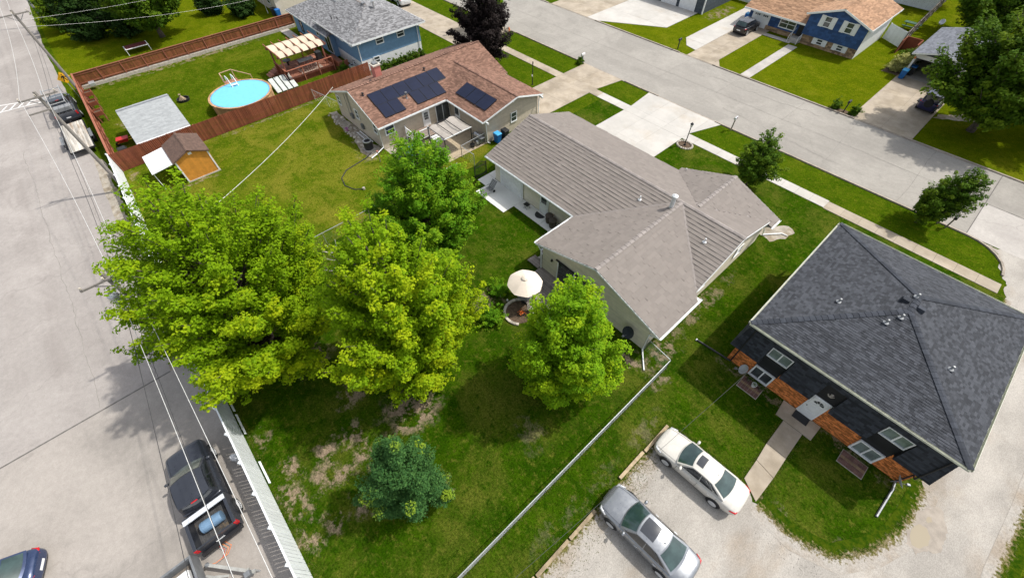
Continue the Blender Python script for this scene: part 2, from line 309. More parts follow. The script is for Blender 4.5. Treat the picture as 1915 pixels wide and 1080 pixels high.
LAWN_D = lawnmat('dry_lawn', (.050,.088,.003), (.085,.122,.005), (.150,.152,.016), .40, .64, seed=8, spots=[(-39.0,13.4,4.5,.6,.8), (-47.8,-5.4,1.2,.5,.8), (-42.9,-1,.35,2.2,.7), (-49.0,9,.25,9,.6), (-36,12.6,1.6,.9,.8)])
LAWN_B = lawnmat('bright_lawn', (.068,.100,.002), (.100,.126,.003), (.136,.146,.008), .5, .72, seed=5, spots=[(-7.3,68.6,1.5,1.5,.7), (-8,54.5,1.3,.5,.8), (-31.5,69.5,1.3,4,.8)], fine=.32)
LAWN_P = lawnmat('pool_lawn', (.040,.074,.002), (.066,.102,.004), (.108,.122,.010), .48, .7, seed=1, spots=[(-70.3,5,.7,12,.8), (-58.5,-4,1.2,.8,.7), (-62,0,1.0,.7,.5)], fine=.34)
# ------------------------------------------------------------------ surfaces made of pieces
def clipiv(poly, v):
    xs = []
    k = len(poly)
    for i in range(k):
        (u0, v0), (u1, v1) = poly[i], poly[(i+1)%k]
        if (v0-v)*(v1-v) <= 0 and abs(v1-v0) > 1e-9: xs.append(u0+(u1-u0)*(v-v0)/(v1-v0))
    return (min(xs), max(xs)) if len(xs) >= 2 else None
def courses(poly3, up, exposure, width, thick, emit, jit=.25, stag=.5, over=.0, first=0.0):
    """cut a convex planar 3D polygon into courses of pieces; emit(top 4 corners, riser 2 corners)"""
    P = [Vector(p) for p in poly3]
    Nn = Vector((0,0,0))
    for i in range(len(P)): Nn += P[i].cross(P[(i+1)%len(P)])
    Nn.normalize()
    V = Vector(up); V = (V-Nn*V.dot(Nn)).normalized(); U = V.cross(Nn)
    if abs(Nn.z) > .05 and Nn.z < 0: Nn = -Nn
    O = P[0]; q = [((p-O).dot(U), (p-O).dot(V)) for p in P]
    vmin = min(b for a, b in q); vmax = max(b for a, b in q); v = vmin; row = 0
    while v < vmax-1e-3:
        v1 = min(v+exposure, vmax); e = 1e-4
        a0 = clipiv(q, v+e); a1 = clipiv(q, v1-e)
        if a0 and a1:
            lo = min(a0[0], a1[0]); hi = max(a0[1], a1[1])
            u = lo-width*((row*stag) % 1.0)-RNG.random()*width*jit
            while u < hi-1e-3:
                un = u+width*(1+(RNG.random()-.5)*2*jit)
                c = [max(u, a0[0]), min(un, a0[1]), min(un, a1[1]), max(u, a1[0])]
                if (c[1]-c[0] > .01 or c[2]-c[3] > .01) and c[1] >= c[0]-.001 and c[2] >= c[3]-.001:
                    c[1] = max(c[0], c[1]); c[2] = max(c[3], c[2])
                    th = thick*(.45+1.1*RNG.random()) if jit else thick
                    pt = lambda uu, vv, nn: O+U*uu+V*vv+Nn*nn
                    emit((pt(c[0],v,th), pt(c[1],v,th), pt(c[2],v1+over,.003), pt(c[3],v1+over,.003)), (pt(c[0],v,0), pt(c[1],v,0)), abs(c[1]-c[0])*(v1-v))
                u = un
        v = v1; row += 1
def piece_emit(mb):
    def e(t, r, area):
        a = RNG.random(); mb.poly(t, a); mb.poly((r[0], r[1], t[1], t[0]), a)
        if (t[0]-t[3]).length > .05: mb.poly((r[0], t[0], t[3]), a); mb.poly((r[1], t[2], t[1]), a)
    return e
def slab(mb, poly3, th=.1):
    P = [Vector(p) for p in poly3]; n = len(P)
    mb.poly(P); mb.poly([p-Vector((0,0,th)) for p in P[::-1]])
    for i in range(n):
        j = (i+1) % n; mb.poly((P[i], P[i]-Vector((0,0,th)), P[j]-Vector((0,0,th)), P[j]))
def caps(p0, p1, mat, parent, w=.16, seg=.3, th=.025, gx=.33):
    mb = MB(); p0, p1 = Vector(p0), Vector(p1); d = p1-p0; L = d.length; d.normalize()
    s = d.cross(Vector((0,0,1))).normalized(); n = max(1, int(L/seg))
    for i in range(n):
        a = p0+d*(L*i/n); b = p0+d*(L*(i+1)/n+.04); h0 = Vector((0,0,th+.035)); h1 = Vector((0,0,.035)); dn = Vector((0,0,-w*gx)); v = RNG.random()
        mb.poly((a+h0, b+h1, b+h1+s*w+dn, a+h0+s*w+dn), v); mb.poly((b+h1, a+h0, a+h0-s*w+dn, b+h1-s*w+dn), v)
        mb.poly((a+h0, a+h0+s*w+dn, a+s*w+dn, a, a-s*w+dn, a+h0-s*w+dn), v)
    return mb.build('ridge_cap', mat, parent)
def shingled(polys, deckmat, mat, parent, exposure, width, thick, name='shingle', pick=0, jit=.3, deck_th=.1):
    """polys: list of lists of 3D points (roof planes). Returns the roof part; pieces are its children"""
    dk = MB()
    for P in polys: slab(dk, P, deck_th)
    roof = dk.build('roof', deckmat, parent)
    if not pick:
        mb = MB()
        for P in polys: courses(P, (0,0,1), exposure, width, thick, piece_emit(mb), jit, .5)
        mb.build(name+'s', mat, roof, kind='stuff')
    else:
        cells = []
        for P in polys: courses(P, (0,0,1), exposure, width, thick, lambda t, r, a: cells.append((t, r, a)), jit, .5)
        C = Vector((0,0,24)); 
        cells.sort(key=lambda c: -c[2]*abs(((c[0][1]-c[0][0]).cross(c[0][3]-c[0][0])).normalized().dot((C-c[0][0]).normalized()))/(C-c[0][0]).length_squared)
        rest = MB()
        for i, (t, r, a) in enumerate(cells):
            if i < pick:
                mb = MB(); piece_emit(mb)(t, r, a); mb.build(name, mat, roof)
            else: piece_emit(rest)(t, r, a)
        if rest.f: rest.build(name+'s', mat, roof, kind='stuff')
    return roof
def wallset(quads, backmat, mat, parent, lap=.115, board=3.6, thick=.014, jit=.1):
    """each entry: 3D convex polygon (counter-clockwise from outside) clad in lapped boards"""
    bk = MB(); mb = MB()
    for P in quads:
        bk.poly(P); courses(P, (0,0,1), lap, board, thick, piece_emit(mb), jit, .37)
    w = bk.build('wall', backmat, parent); mb.build('siding', mat, w, kind='stuff'); return w
def window(parent, P, U, Nv, w, h, mull=0, cross=True, fr=.07, gl=None, frm=None, name='window', dep=.05):
    """P lower left corner on the wall; frame proud of the wall, pane set back in it"""
    U, Nv = Vector(U), Vector(Nv); Z = Vector((0,0,1)); m = MB()
    m.obox(P,U,Z,Nv, 0,w, 0,fr, 0,dep+.02); m.obox(P,U,Z,Nv, 0,w, h-fr,h, 0,dep); m.obox(P,U,Z,Nv, 0,fr, fr,h-fr, 0,dep-.003); m.obox(P,U,Z,Nv, w-fr,w, fr,h-fr, 0,dep-.003)
    if cross: m.obox(P,U,Z,Nv, fr,w-fr, h/2-.03,h/2+.03, 0,dep-.012)
    for i in range(mull):
        u = w*(i+1)/(mull+1); m.obox(P,U,Z,Nv, u-.035,u+.035, fr,h-fr, 0,dep-.008)
    o = m.build(name, frm or TRIM, parent); g = MB(); q = lambda u, v: Vector(P)+U*u+Z*v+Nv*.018
    g.poly((q(fr,fr), q(w-fr,fr), q(w-fr,h-fr), q(fr,h-fr))); g.build('pane', gl or GLASS, o); return o
def gutter(parent, p0, p1, out, mat=None, w=.11, name='gutter'):
    m = MB(); p0, p1, out = Vector(p0), Vector(p1), Vector(out); d = (p1-p0); L = d.length; d.normalize(); Z = Vector((0,0,1))
    m.obox(p0,d,out,Z, 0,L, .0,.012, -.11,.0); m.obox(p0,d,out,Z, 0,L, .012,w, -.11,-.095); m.obox(p0,d,out,Z, 0,L, w,w+.015, -.11,.012)
    return m.build(name, mat or TRIM, parent)
def pipe(parent, pts, mat=None, r=.04, name='downspout'):
    m = MB(); m.tube(pts, r, 6); return m.build(name, mat or TRIM, parent)

def rimmat():
    """worn rim where turf runs out into gravel: attribute 'edge' 0 = turf side, 1 = gravel side"""
    m, t, p = _nodes('turf_gravel_rim'); tc = N(t, 'ShaderNodeTexCoord').outputs['Object']; e = N(t, 'ShaderNodeAttribute', attribute_name='edge').outputs['Fac']
    q = mth(t, 'ADD', e, mth(t, 'MULTIPLY', mth(t, 'SUBTRACT', noise(t, tc, 4.5, 6, .75), .5), 1.5))
    g = mix(t, ramp(t, noise(t, tc, 3, 5, .75), .38, .62), (.018,.048,.002), (.05,.075,.004)); d = mix(t, ramp(t, noise(t, tc, 2, 5, .7), .4, .6), (.19,.155,.085), (.13,.12,.035)); r = mix(t, ramp(t, noise(t, tc, .5, 5), .4, .65), (.37,.345,.31), (.31,.265,.215))
    c = mix(t, ramp(t, q, .30, .46), g, d); c = mix(t, ramp(t, q, .48, .66), c, r)
    v = mth(t, 'MULTIPLY', ramp(t, noise(t, tc, 9, 4, .75), .32, .68, .86, 1.14), ramp(t, noise(t, tc, 30, 3, .8), .32, .68, .84, 1.16)); vm = N(t, 'ShaderNodeVectorMath', operation='SCALE'); t.links.new(c, vm.inputs[0]); t.links.new(v, vm.inputs['Scale']); t.links.new(vm.outputs[0], p.inputs['Base Color']); p.inputs['Roughness'].default_value = .95; p.inputs['Specular IOR Level'].default_value = 0
    b = N(t, 'ShaderNodeBump'); b.inputs['Strength'].default_value = .5; b.inputs['Distance'].default_value = .02; t.links.new(noise(t, tc, 20, 5, .8), b.inputs['Height']); t.links.new(b.outputs[0], p.inputs['Normal']); return m
RIMM = rimmat()
# ------------------------------------------------------------------ ground, roads, pavements
def wob(pts, amp=.15, step=.5, seed=1):
    rg = random.Random(seed); out = []; n = len(pts); ph = [rg.random()*6.28 for _ in range(4)]; s = 0
    for i in range(n):
        a, b = Vector(pts[i]+(0,)), Vector(pts[(i+1) % n]+(0,)); d = b-a; L = d.length; k = max(1, int(L/step)); nr = Vector((-d.y, d.x, 0))/max(L, 1e-6)
        for j in range(k):
            t = j/k; s += L/k; w = 0 if j == 0 else amp*(.5*math.sin(s*.9+ph[0])+.35*math.sin(s*2.3+ph[1])+.3*math.sin(s*5.1+ph[2])+.5*(rg.random()-.5))
            p = a+d*t+nr*w; out.append((p.x, p.y))
    return out
def sheet(name, pts, z, mat, parent=None):
    m = MB(); m.poly([(p[0], p[1], z) for p in pts]); return struct(name, m, mat, parent)
sheet('ground', [(-320,-160),(120,-160),(120,260),(-320,260)], 0, LAWN)
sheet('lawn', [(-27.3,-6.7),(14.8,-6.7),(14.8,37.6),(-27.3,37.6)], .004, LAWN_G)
sheet('lawn', [(-49.4,-6.3),(-27.3,-6.7),(-27.3,19.4),(-28.6,22.7),(-49.4,22.7)], .006, LAWN_D)
sheet('lawn', [(-71.2,-6.2),(-49.4,-6.2),(-49.4,21.2),(-71.2,21.2)], .005, LAWN_P)
sheet('lawn', [(-160,-6.9),(-71.2,-6.9),(-71.2,60),(-160,60)], .004, LAWN_B)
sheet('lawn', [(-42.5,53.9),(60,53.9),(60,120),(-42.5,120)], .004, LAWN_B)
sheet('lawn', [(15.0,-60),(60,-60),(60,40),(15.0,40)], .004, LAWN)
# the wide alley on the left, its later paved yard, and the gravel edge between paving and fence
edge = [(-160,-6.8),(-112,-7.0),(-85.7,-7.6),(-66.5,-7.3),(-56,-7.6),(-48.7,-7.9),(-36,-8.2),(-27.4,-8.4),(-23.7,-8.6)]
sheet('alley_road', wob([(-160,-70)]+[(-23.7,-70)]+edge[::-1], .06, 1.0, 4), .012, ALLEY)
sheet('gravel_verge', wob([(-56,-7.9),(-23.7,-8.9),(-23.7,-7.05),(-32,-7.0),(-45,-7.1),(-52,-6.9)], .18, .5, 5), .008, SHOULDER)
sheet('paved_yard', [(-23.72,-70),(60,-70),(60,-20),(9,-7.4),(4,-6.75),(-10,-6.85),(-23.72,-6.85)], .016, ALLEY2)
mb = MB(); mb.poly([(-23.76,-70,.0185),(-23.66,-70,.0185),(-23.66,-8.6,.0185),(-23.76,-8.6,.0185)]); struct('pavement_joint', mb, M('joint_tar', (.13,.12,.11), .9, na=.2))
mb = MB()
for x0, y0, x1, y1 in ((-71.5,-10.0,-73.3,-14.6), (-70.6,-9.9,-71.2,-14.8)):
    d = Vector((x1-x0, y1-y0, 0)).normalized(); n = Vector((-d.y, d.x, 0))*.09; a, b = Vector((x0,y0,.017)), Vector((x1,y1,.017)); mb.poly((a-n, b-n, b+n, a+n))
for k in range(6):
    y = -10.5-k*.8; mb.poly([(-72.0-.2*k/2,y,.0175),(-70.75-.05*k,y-.75,.0175),(-70.75-.05*k,y-.95,.0175),(-72.0-.2*k/2,y-.2,.0175)])
struct('crossing_marking', mb, PAINTW)
# front street, kerbs
sheet('street', [(-200,42.75),(80,42.75),(80,53.75),(-200,53.75)], .010, STREET)
sheet('street_apron', [(6.55,42.75),(40,42.75),(40,48.2),(6.55,48.2)], .015, PATCH)
mb = MB(); mb.poly([(6.5,42.8,.0185),(6.56,42.8,.0185),(6.56,53.7,.0185),(6.5,53.7,.0185)]); mb.poly([(6.56,48.17,.0185),(40,48.17,.0185),(40,48.23,.0185),(6.56,48.23,.0185)]); struct('street_joint', mb, bpy.data.materials['joint_tar'])
mb = MB()
def kerb(x0, x1, y, drop=()):
    x = x0
    while x < x1-.01:
        xn = min(x+2.4, x1); lo = any(a < (x+xn)/2 < b for a, b in drop); h = .035 if lo else .11
        mb.box(x+.006, xn-.006, y-.08, y+.08, .0, h); x = xn
kerb(-100, 6.6, 42.67, ((-50.4,-47),(-34.3,-28.4),(-24.3,-15.2)))
kerb(-100, 60, 53.83, ((-52,-42),(-27.2,-22.2),(-6.9,-.6)))
pv = None
for k in range(7):
    a = k/6*math.pi/2; q = (6.6+3.0*math.sin(a), 42.67-3.0*(1-math.cos(a)))
    if pv: mb.beam((pv[0],pv[1],.055), (q[0],q[1],.055), .16, .11)
    pv = q
struct('kerb', mb, KERB)
# gravel lot and lane round the dark house
grav = [(-.15,-40),(-.15,3),(-.2,8),(-.15,12.1),(2,12.35),(4.3,12.5),(5.2,12.1),(5.7,12.15),(7.2,12.05),(8.9,12.7),(9.95,14.3),(10.55,15.9),(10.75,17.6),(10.7,19.4),(10.45,24),(10.3,30),(10.3,37.4),(9.9,39.3),(8.9,41.9),(7.4,42.75),(18,42.75),(16.0,38),(15.2,30),(14.6,22),(14.4,17.6),(14.6,8),(15.2,-40)]
sheet('gravel_lot', wob(grav, .22, .14, 9), .010, GRAVEL)
mb = MB()
for i in range(500):                                   # loose stones at the rim of the lot
    if i % 3: x, y = RNG.uniform(-.05,1.6), RNG.uniform(1.3,11.5)
    else: x, y = RNG.uniform(5.5,12.5), 11.3+RNG.gauss(0,.35)
    r = RNG.uniform(.012,.03); mb.lathe((x,y,.012), [(r,0),(r*.7,r*.6),(0,r*.8)], 5)
mb.build('gravel_stones', GRAVEL)['kind'] = 'stuff'
pm, t, p = _nodes('puddle_water'); p.inputs['Base Color'].default_value = (.345,.30,.225,1); p.inputs['Roughness'].default_value = .9; p.inputs['Specular IOR Level'].default_value = .03
o = sheet('puddle', wob([(11.04,16.3),(11.2,16.05),(11.5,16.15),(11.75,16.6),(11.7,17.1),(11.45,17.4),(11.15,17.35),(10.98,16.9)], .05, .12, 3), .0205, pm); 
o = sheet('puddle', wob([(11.3,17.75),(11.42,17.68),(11.55,17.9),(11.45,18.1),(11.3,18.0)], .04, .1, 7), .0205, pm)
sheet('wet_gravel', wob([(10.9,15.8),(11.5,15.7),(12.0,16.4),(12.2,17.4),(12.0,18.3),(11.7,18.9),(11.3,18.5),(10.85,17.8),(10.8,16.6)], .2, .12, 8), .0190, M('damp_gravel', (.325,.285,.24), .8, na=.15, ns=1.5, bump=.6, bs=50, fine=.15))
# pavements of separate slabs
def slabs(name, rects, mat, base, z=.045, joint=.014):
    b = MB()
    for (x0, x1, y0, y1) in rects: b.poly([(x0,y0,.0205),(x1,y0,.0205),(x1,y1,.0205),(x0,y1,.0205)])
    o = struct(name, b, base)
    for (x0, x1, y0, y1) in rects:
        m = MB(); h = z+RNG.uniform(-.004,.004); m.box(x0+joint/2, x1-joint/2, y0+joint/2, y1-joint/2, 0.0, h); m.build('slab', mat, o)
    return o
def cells(xs, ys): return [(xs[i], xs[i+1], ys[j], ys[j+1]) for i in range(len(xs)-1) for j in range(len(ys)-1)]
def rng(a, b, n): return [a+(b-a)*i/n for i in range(n+1)]
JB = M('joint_soil', (.11,.10,.075), .95, na=.2)
slabs('sidewalk', cells(rng(-80,-34.3,30), (37.55,38.75)), CONC, JB)
slabs('sidewalk', cells(rng(-29.05,-27.9,1), (37.55,38.75)), CONC, JB); slabs('sidewalk', cells(rng(-27.9,-24.0,3), (37.55,38.75)), CONCW, JB)
slabs('sidewalk', cells(rng(-16.6,-2.5,11), (37.55,38.75)), CONCW, JB); slabs('sidewalk', cells(rng(-2.5,9.8,9), (37.45,38.65)), CONC, JB)
def pieces(o, mat, polys, z=.045):
    for P in polys: m = MB(); m.prism(list(P), 0, z); m.build('slab', mat, o)
o = slabs('driveway', cells(rng(-34.3,-29.05,2), (29.9,33.8,37.55,38.75,42.6)), CONC, JB); pieces(o, CONC, [[(-29.04,38.9),(-28.4,42.6),(-29.04,42.6)]])
o = slabs('driveway', cells(rng(-24.0,-16.6,3), (29.6,33.6,37.55,38.75,42.6)), CONCW, JB); pieces(o, CONCW, [[(-24.01,39.1),(-24.4,42.6),(-24.01,42.6)], [(-16.59,38.8),(-15.25,42.6),(-16.59,42.6)]])
o = slabs('driveway', cells(rng(-67,-48.6,4), (34,37.55)) + cells((-51.5,-48.2), (38.75,42.6)), CONC, JB)
o = slabs('driveway', cells((-44,-40.6,-37.2,-33.75), (59.2,63,66.9)), CONCW, JB); pieces(o, CONCW, [[(-44,53.95),(-42.2,53.95),(-33.75,59.18),(-44,59.18)]])
o = slabs('driveway', cells((-51.5,-47.8,-44.02), (53.95,60.3,66.9)), CONC, JB)
o = slabs('driveway', cells((-30,-26.98), (58.2,63,68,73.8)), CONCW, JB); pieces(o, CONCW, [[(-29.9,58.18),(-28.6,56.3),(-26.98,55.9),(-26.98,58.18)]])
o = slabs('driveway', cells((-26.96,-25.2,-23.4), (53.95,58.4,63.2,68.6)), CONC, JB); pieces(o, CONC, [[(-23.38,53.95),(-22.3,53.95),(-23.38,55.6)]])
slabs('front_walk', cells((-19.6,-18.4), rng(54.1,66.2,9)), CONCG, JB); slabs('front_walk', cells(rng(-24.2,-19.7,3), (66.6,67.5)), CONCG, JB)
o = slabs('driveway', cells((-6.85,-3.88,-1.0), (53.95,58.5,63,67.6)), CONC, JB)
slabs('patio', [(-25.45,-24.28,18.17,19.44),(-24.27,-20.5,17.0,19.44),(-20.49,-17.4,18.2,19.44),(-17.39,-13.9,18.2,19.44),(-25.45,-24.5,19.45,20.3)], M('patio_concrete', (.68,.675,.64), .9, var=.03, na=.06, ns=.6, fine=.04), JB)
slabs('patio', cells((-35.4,-32.4,-30.75,-29.35), (17.9,20.1,22.55)), M('tan_patio', (.44,.36,.25), .9, var=.1, na=.1, fine=.05), JB)
o = slabs('entry_walk', [(4.02,5.14,15.4,17.35)], CONC, JB); pieces(o, CONC, [[(4.13,12.75),(5.12,12.15),(5.17,13.9),(4.1,14.1)], [(4.1,14.13),(5.17,13.93),(5.14,15.38),(4.02,15.38)], [(3.55,17.37),(5.6,17.37),(5.65,18.55),(3.45,18.55)]], .05)
slabs('patio', cells((-71.3,-67.2), (18.5,19.7)), CONCG, JB)
sheet('planting_bed', wob([(-45.4,14.25),(-35.6,14.25),(-35.0,12.9),(-36.8,12.4),(-40,13.1),(-44,13.2),(-45.6,13.4)], .2, .4, 12), .010, SHOULDER)
sheet('planting_bed', wob([(-35.4,14.4),(-30.5,14.4),(-30.5,17.8),(-35.4,17.8)], .1, .5, 6), .0095, SHOULDER)
sheet('stone_bed', wob([(-5.1,30.6),(-3.6,30.4),(-2.9,31.6),(-2.7,32.8),(-3.4,33.2),(-4.4,32.2)], .2, .3, 2), .0075, SHOULDER)
sheet('lamp_bed', [(-15.74+.72*math.cos(a*.35), 36.75+.62*math.sin(a*.35)) for a in range(18)], .0085, MULCH)
mb = MB()
for a in range(20): mb.lathe((-15.74+.76*math.cos(a*.314), 36.75+.66*math.sin(a*.314), 0), [(.11,0),(.12,.08),(.07,.13),(0,.14)], 6)
tag(mb.build('stone_edging', STONEW), 'ring of pale edging stones round the driveway lamp post', 'edging')
sheet('shrub_bed', wob([(-8.6,67.2),(-6.3,67.2),(-6.2,70.2),(-8.4,70)], .2, .3, 2), .0085, MULCH); sheet('mailbox_bed', wob([(-9.2,53.95),(-6.5,53.95),(-6.6,55.0),(-8.9,54.8)], .12, .3, 3), .0085, MULCH)
sheet('stone_bed', wob([(-1.0,60.0),(2.4,62.2),(2.6,64.4),(-.8,61.2)], .2, .3, 5), .0085, SHOULDER); sheet('flower_bed', wob([(-51.2,20.8),(-49.7,20.8),(-49.7,29.6),(-51.2,29.6)], .15, .4, 6), .0085, MULCH)

mb = MB(); rg = random.Random(4)                     # tarred cracks and seams in the pavings
def seam(x0, y0, x1, y1, w, z, wig=.12):
    a, b = Vector((x0,y0,z)), Vector((x1,y1,z)); L = (b-a).length; k = max(3, int(L/.5)); d = (b-a).normalized(); n = Vector((-d.y,d.x,0)); P = []; o_ = 0
    for i in range(k+1): o_ = o_*.8+rg.gauss(0,wig*.5); P.append((a.lerp(b,i/k)+n*o_, w*(.5+rg.random())))
    for (p, wp), (q, wq) in zip(P[:-1], P[1:]): mb.poly((p-n*wp, q-n*wq, q+n*wq, p+n*wp))
for x in (-75,-58.5,-45.2,-37.4,-26.0,-19.3,-11.5,-5.2,1.4): seam(x, 42.85, x+rg.gauss(0,.3), 53.7, .014, .0192, .06)
seam(-90, 48.3, 40, 48.25, .02, .0192, .05); seam(-60,46.0,-41,45.2,.02,.0192,.3); seam(-22,50.8,-9,51.6,.02,.0192,.3); seam(-17,45.6,-4,44.6,.018,.0192,.3)
for q in ((-60,-12.6,-24,-12.4,.014,.0192,.1), (-52,-9.0,-24,-9.3,.012,.0192,.25)): seam(*q)
struct('sealed_crack', mb, M('crack_tar', (.225,.21,.19), .9, na=.2))

def rim(pts, wi, wo, z=.0175):
    """strip along a turf edge (turf on the left of the line); 'edge' runs across it"""
    P = []; 
    for a, b in zip(pts[:-1], pts[1:]):
        a, b = Vector((*a,0)), Vector((*b,0)); k = max(1, int((b-a).length/.4)); P += [a.lerp(b,i/k) for i in range(k)]
    P.append(Vector((*pts[-1],0))); V = []; E = []; Fc = []
    for i, p in enumerate(P):
        d = (P[min(i+1,len(P)-1)]-P[max(i-1,0)]).normalized(); n = Vector((-d.y,d.x,0)); 
        for f, e in ((wi,0.0),(wi*.5,.18),(0,.42),(-wo*.5,.72),(-wo,1.0)): q = p+n*f; V.append((q.x,q.y,z)); E.append(e if abs(f) < max(wi,wo) else e)
    E = [(-.3 if j % 5 == 0 else 1.3 if j % 5 == 4 else E[j]) for j in range(len(E))]
    for i in range(len(P)-1):
        for j in range(4): a = i*5+j; Fc.append((a,a+5,a+6,a+1))
    me = bpy.data.meshes.new('turf_rim'); me.from_pydata(V,[],Fc); at = me.attributes.new('edge','FLOAT','POINT'); at.data.foreach_set('value', np.array(E,dtype=np.float32)); me.materials.append(RIMM); o = link('turf_rim', me); o['kind'] = 'structure'
rim([(5.25,12.15),(5.7,12.1),(7.2,12.05),(8.9,12.7),(9.95,14.3),(10.55,15.9),(10.75,17.6),(10.7,19.4)], .6, .7); rim([(-.05,12.15),(2,12.35),(4.1,12.5)], .25, .35); rim([(-.12,-8),(-.15,3),(-.2,8),(-.12,12.0)], .2, .9); rim([(14.9,40),(14.7,30),(14.6,22),(14.4,17.6),(14.6,8),(15.2,-30)], .6, .6); rim([(10.45,19.6),(10.4,24),(10.3,30),(10.3,37.3)], .3, .4)
# ------------------------------------------------------------------ buildings
def rp(pts, f): return [(x, y, f(x, y)) for x, y in pts]
X, Y, Z3 = (1,0,0), (0,1,0), (0,0,1); NX, NY = (-1,0,0), (0,-1,0)
# ---- beige ranch house with the greige panel roof
h = thing('ranch_house', 'cream sided ranch house with broad greige roof and round vent pipe, beside the dark house', 'house', (-14.5,23,0))
E0, RZ, K = 2.4, 4.15, .33
fr = lambda x, y: E0+K*(y-19.0); ff = lambda x, y: E0+K*(29.6-y); wl = lambda x, y: E0+.324*(x+14.5); wr = lambda x, y: E0+.324*(-3.7-x); gl = lambda x, y: E0+.36*(x+12.43); gr = lambda x, y: E0+.36*(-3.83-x)
polys = [rp([(-25.07,19.0),(-14.5,19.0),(-9.1,24.3),(-25.07,24.3)], fr), rp([(-9.1,24.3),(-4.2,19.49),(-4.2,24.3)], fr),
  rp([(-14.5,14.93),(-9.1,14.93),(-9.1,24.3),(-14.5,19.0)], wl), rp([(-3.7,14.93),(-3.7,19.0),(-9.1,24.3),(-9.1,14.93)], wr),
  rp([(-25.07,24.3),(-8.13,24.3),(-8.13,24.9),(-12.43,29.6),(-25.07,29.6)], ff), rp([(-8.13,24.3),(-4.2,24.3),(-4.2,29.2),(-8.13,24.9)], ff),
  rp([(-8.13,24.9),(-8.13,30.1),(-12.43,30.1),(-12.43,29.6)], gl), rp([(-8.13,24.9),(-3.83,29.6),(-3.83,30.1),(-8.13,30.1)], gr), rp([(-4.2,28.85),(-3.83,28.85),(-3.83,29.6),(-4.2,29.2)], gr)]
roof = shingled(polys, CAP_G, SH_GREY, h, .305, .46, .030, 'roof_panel', 300, .18)
for a, b in (((-25.07,24.3,4.15),(-4.2,24.3,4.15)), ((-9.1,14.93,4.15),(-9.1,24.2,4.15)), ((-8.13,25.0,3.95),(-8.13,30.1,3.95))): caps(a, b, CAP_G, roof, .15, .42)
for a, b in (((-14.45,19.03,2.41),(-9.1,24.3,4.15)), ((-4.2,19.49,2.56),(-9.1,24.3,4.15))):
    m = MB(); a, b = Vector(a), Vector(b); s = (b-a).cross(Vector(Z3)).normalized()*.07; up = Vector((0,0,.035)); m.poly((a-s+up, a+s+up, b+s+up, b-s+up)); m.build('valley_flashing', CAP_G, roof)
wt = 2.42; wallset([[(-24.4,19.5,0),(-13.85,19.5,0),(-13.85,19.5,wt),(-24.4,19.5,wt)], [(-24.4,29.1,0),(-24.4,19.5,0),(-24.4,19.5,wt),(-24.4,24.3,4.0),(-24.4,29.1,wt)],
  [(-13.85,19.5,0),(-13.85,15.1,0),(-13.85,15.1,wt),(-13.85,19.5,wt)], [(-13.85,15.1,0),(-4.45,15.1,0),(-4.45,15.1,wt),(-9.1,15.1,4.03),(-13.85,15.1,wt)],
  [(-4.45,15.1,0),(-4.45,29.6,0),(-4.45,29.6,wt),(-4.45,15.1,wt)], [(-4.45,19.5,wt),(-4.45,29.1,wt),(-4.45,24.3,4.0)], [(-4.45,29.6,0),(-12.0,29.6,0),(-12.0,29.6,wt),(-8.2,29.6,3.8),(-4.45,29.6,wt)], [(-12.0,29.1,0),(-24.4,29.1,0),(-24.4,29.1,wt),(-12.0,29.1,wt)]], CREAM, CREAM, h)
def trim(parent, segs, mat=None, w=.14, t=.03, name='fascia'):
    for a, b in segs:
        m = MB(); m.beam(a, b, t, w); m.build(name, mat or TRIM, parent)
trim(h, [((-25.08,19.0,2.31),(-25.08,24.3,4.06)), ((-25.08,24.3,4.06),(-25.08,29.6,2.31)), ((-14.5,14.91,2.31),(-9.1,14.91,4.06)), ((-9.1,14.91,4.06),(-3.7,14.91,2.31)), ((-4.18,19.5,2.47),(-4.18,24.3,4.06)), ((-4.18,24.3,4.06),(-4.18,29.1,2.47)), ((-12.43,30.12,2.31),(-8.13,30.12,3.86)), ((-8.13,30.12,3.86),(-3.83,30.12,2.31))])
mb = MB()                                                   # white soffits under the eaves
for q in ([(-25.05,19.02),(-14.5,19.02),(-14.5,19.5),(-25.05,19.5)], [(-14.48,14.95),(-13.85,14.95),(-13.85,19.0),(-14.48,19.0)], [(-4.45,14.95),(-3.72,14.95),(-3.72,19.4),(-4.45,19.4)], [(-4.45,28.9),(-3.85,28.9),(-3.85,30.08),(-4.45,30.08)]): mb.poly([(x, y, 2.275) for x, y in q])
mb.build('soffit', TRIM, h)
gutter(h, (-14.5,19.0,2.4), (-25.07,19.0,2.4), (0,-1,0)); gutter(h, (-14.5,14.93,2.4), (-14.5,18.9,2.4), (-1,0,0)); gutter(h, (-3.7,14.93,2.4), (-3.7,19.4,2.4), (1,0,0)); gutter(h, (-3.83,28.85,2.4), (-3.83,30.1,2.4), (1,0,0))
for q in ([(-3.65,15.1,2.3),(-3.75,15.05,2.2),(-4.38,15.02,1.9),(-4.38,15.02,.15),(-4.2,14.8,.1),(-3.4,13.9,.07)], [(-14.5,15.05,2.3),(-13.95,15.0,1.95),(-13.85,15.0,.1)], [(-3.9,29.0,2.3),(-4.38,29.2,1.9),(-4.38,30.2,.9),(-4.36,30.6,.12),(-3.4,31.9,.07),(-2.95,32.0,.06)]): pipe(h, q, r=.05)
gd = MB(); gd.obox((-23.62,19.44,0), X, Z3, NY, 0,2.95, 0,2.2, 0,.05); go = gd.build('garage_door_frame', TRIM, h)
for i in range(4):
    m = MB(); m.obox((-23.5,19.40,.05), X, Z3, NY, .02,2.7, i*.52,i*.52+.51, 0,.03); m.build('door_panel', WHITE, go)
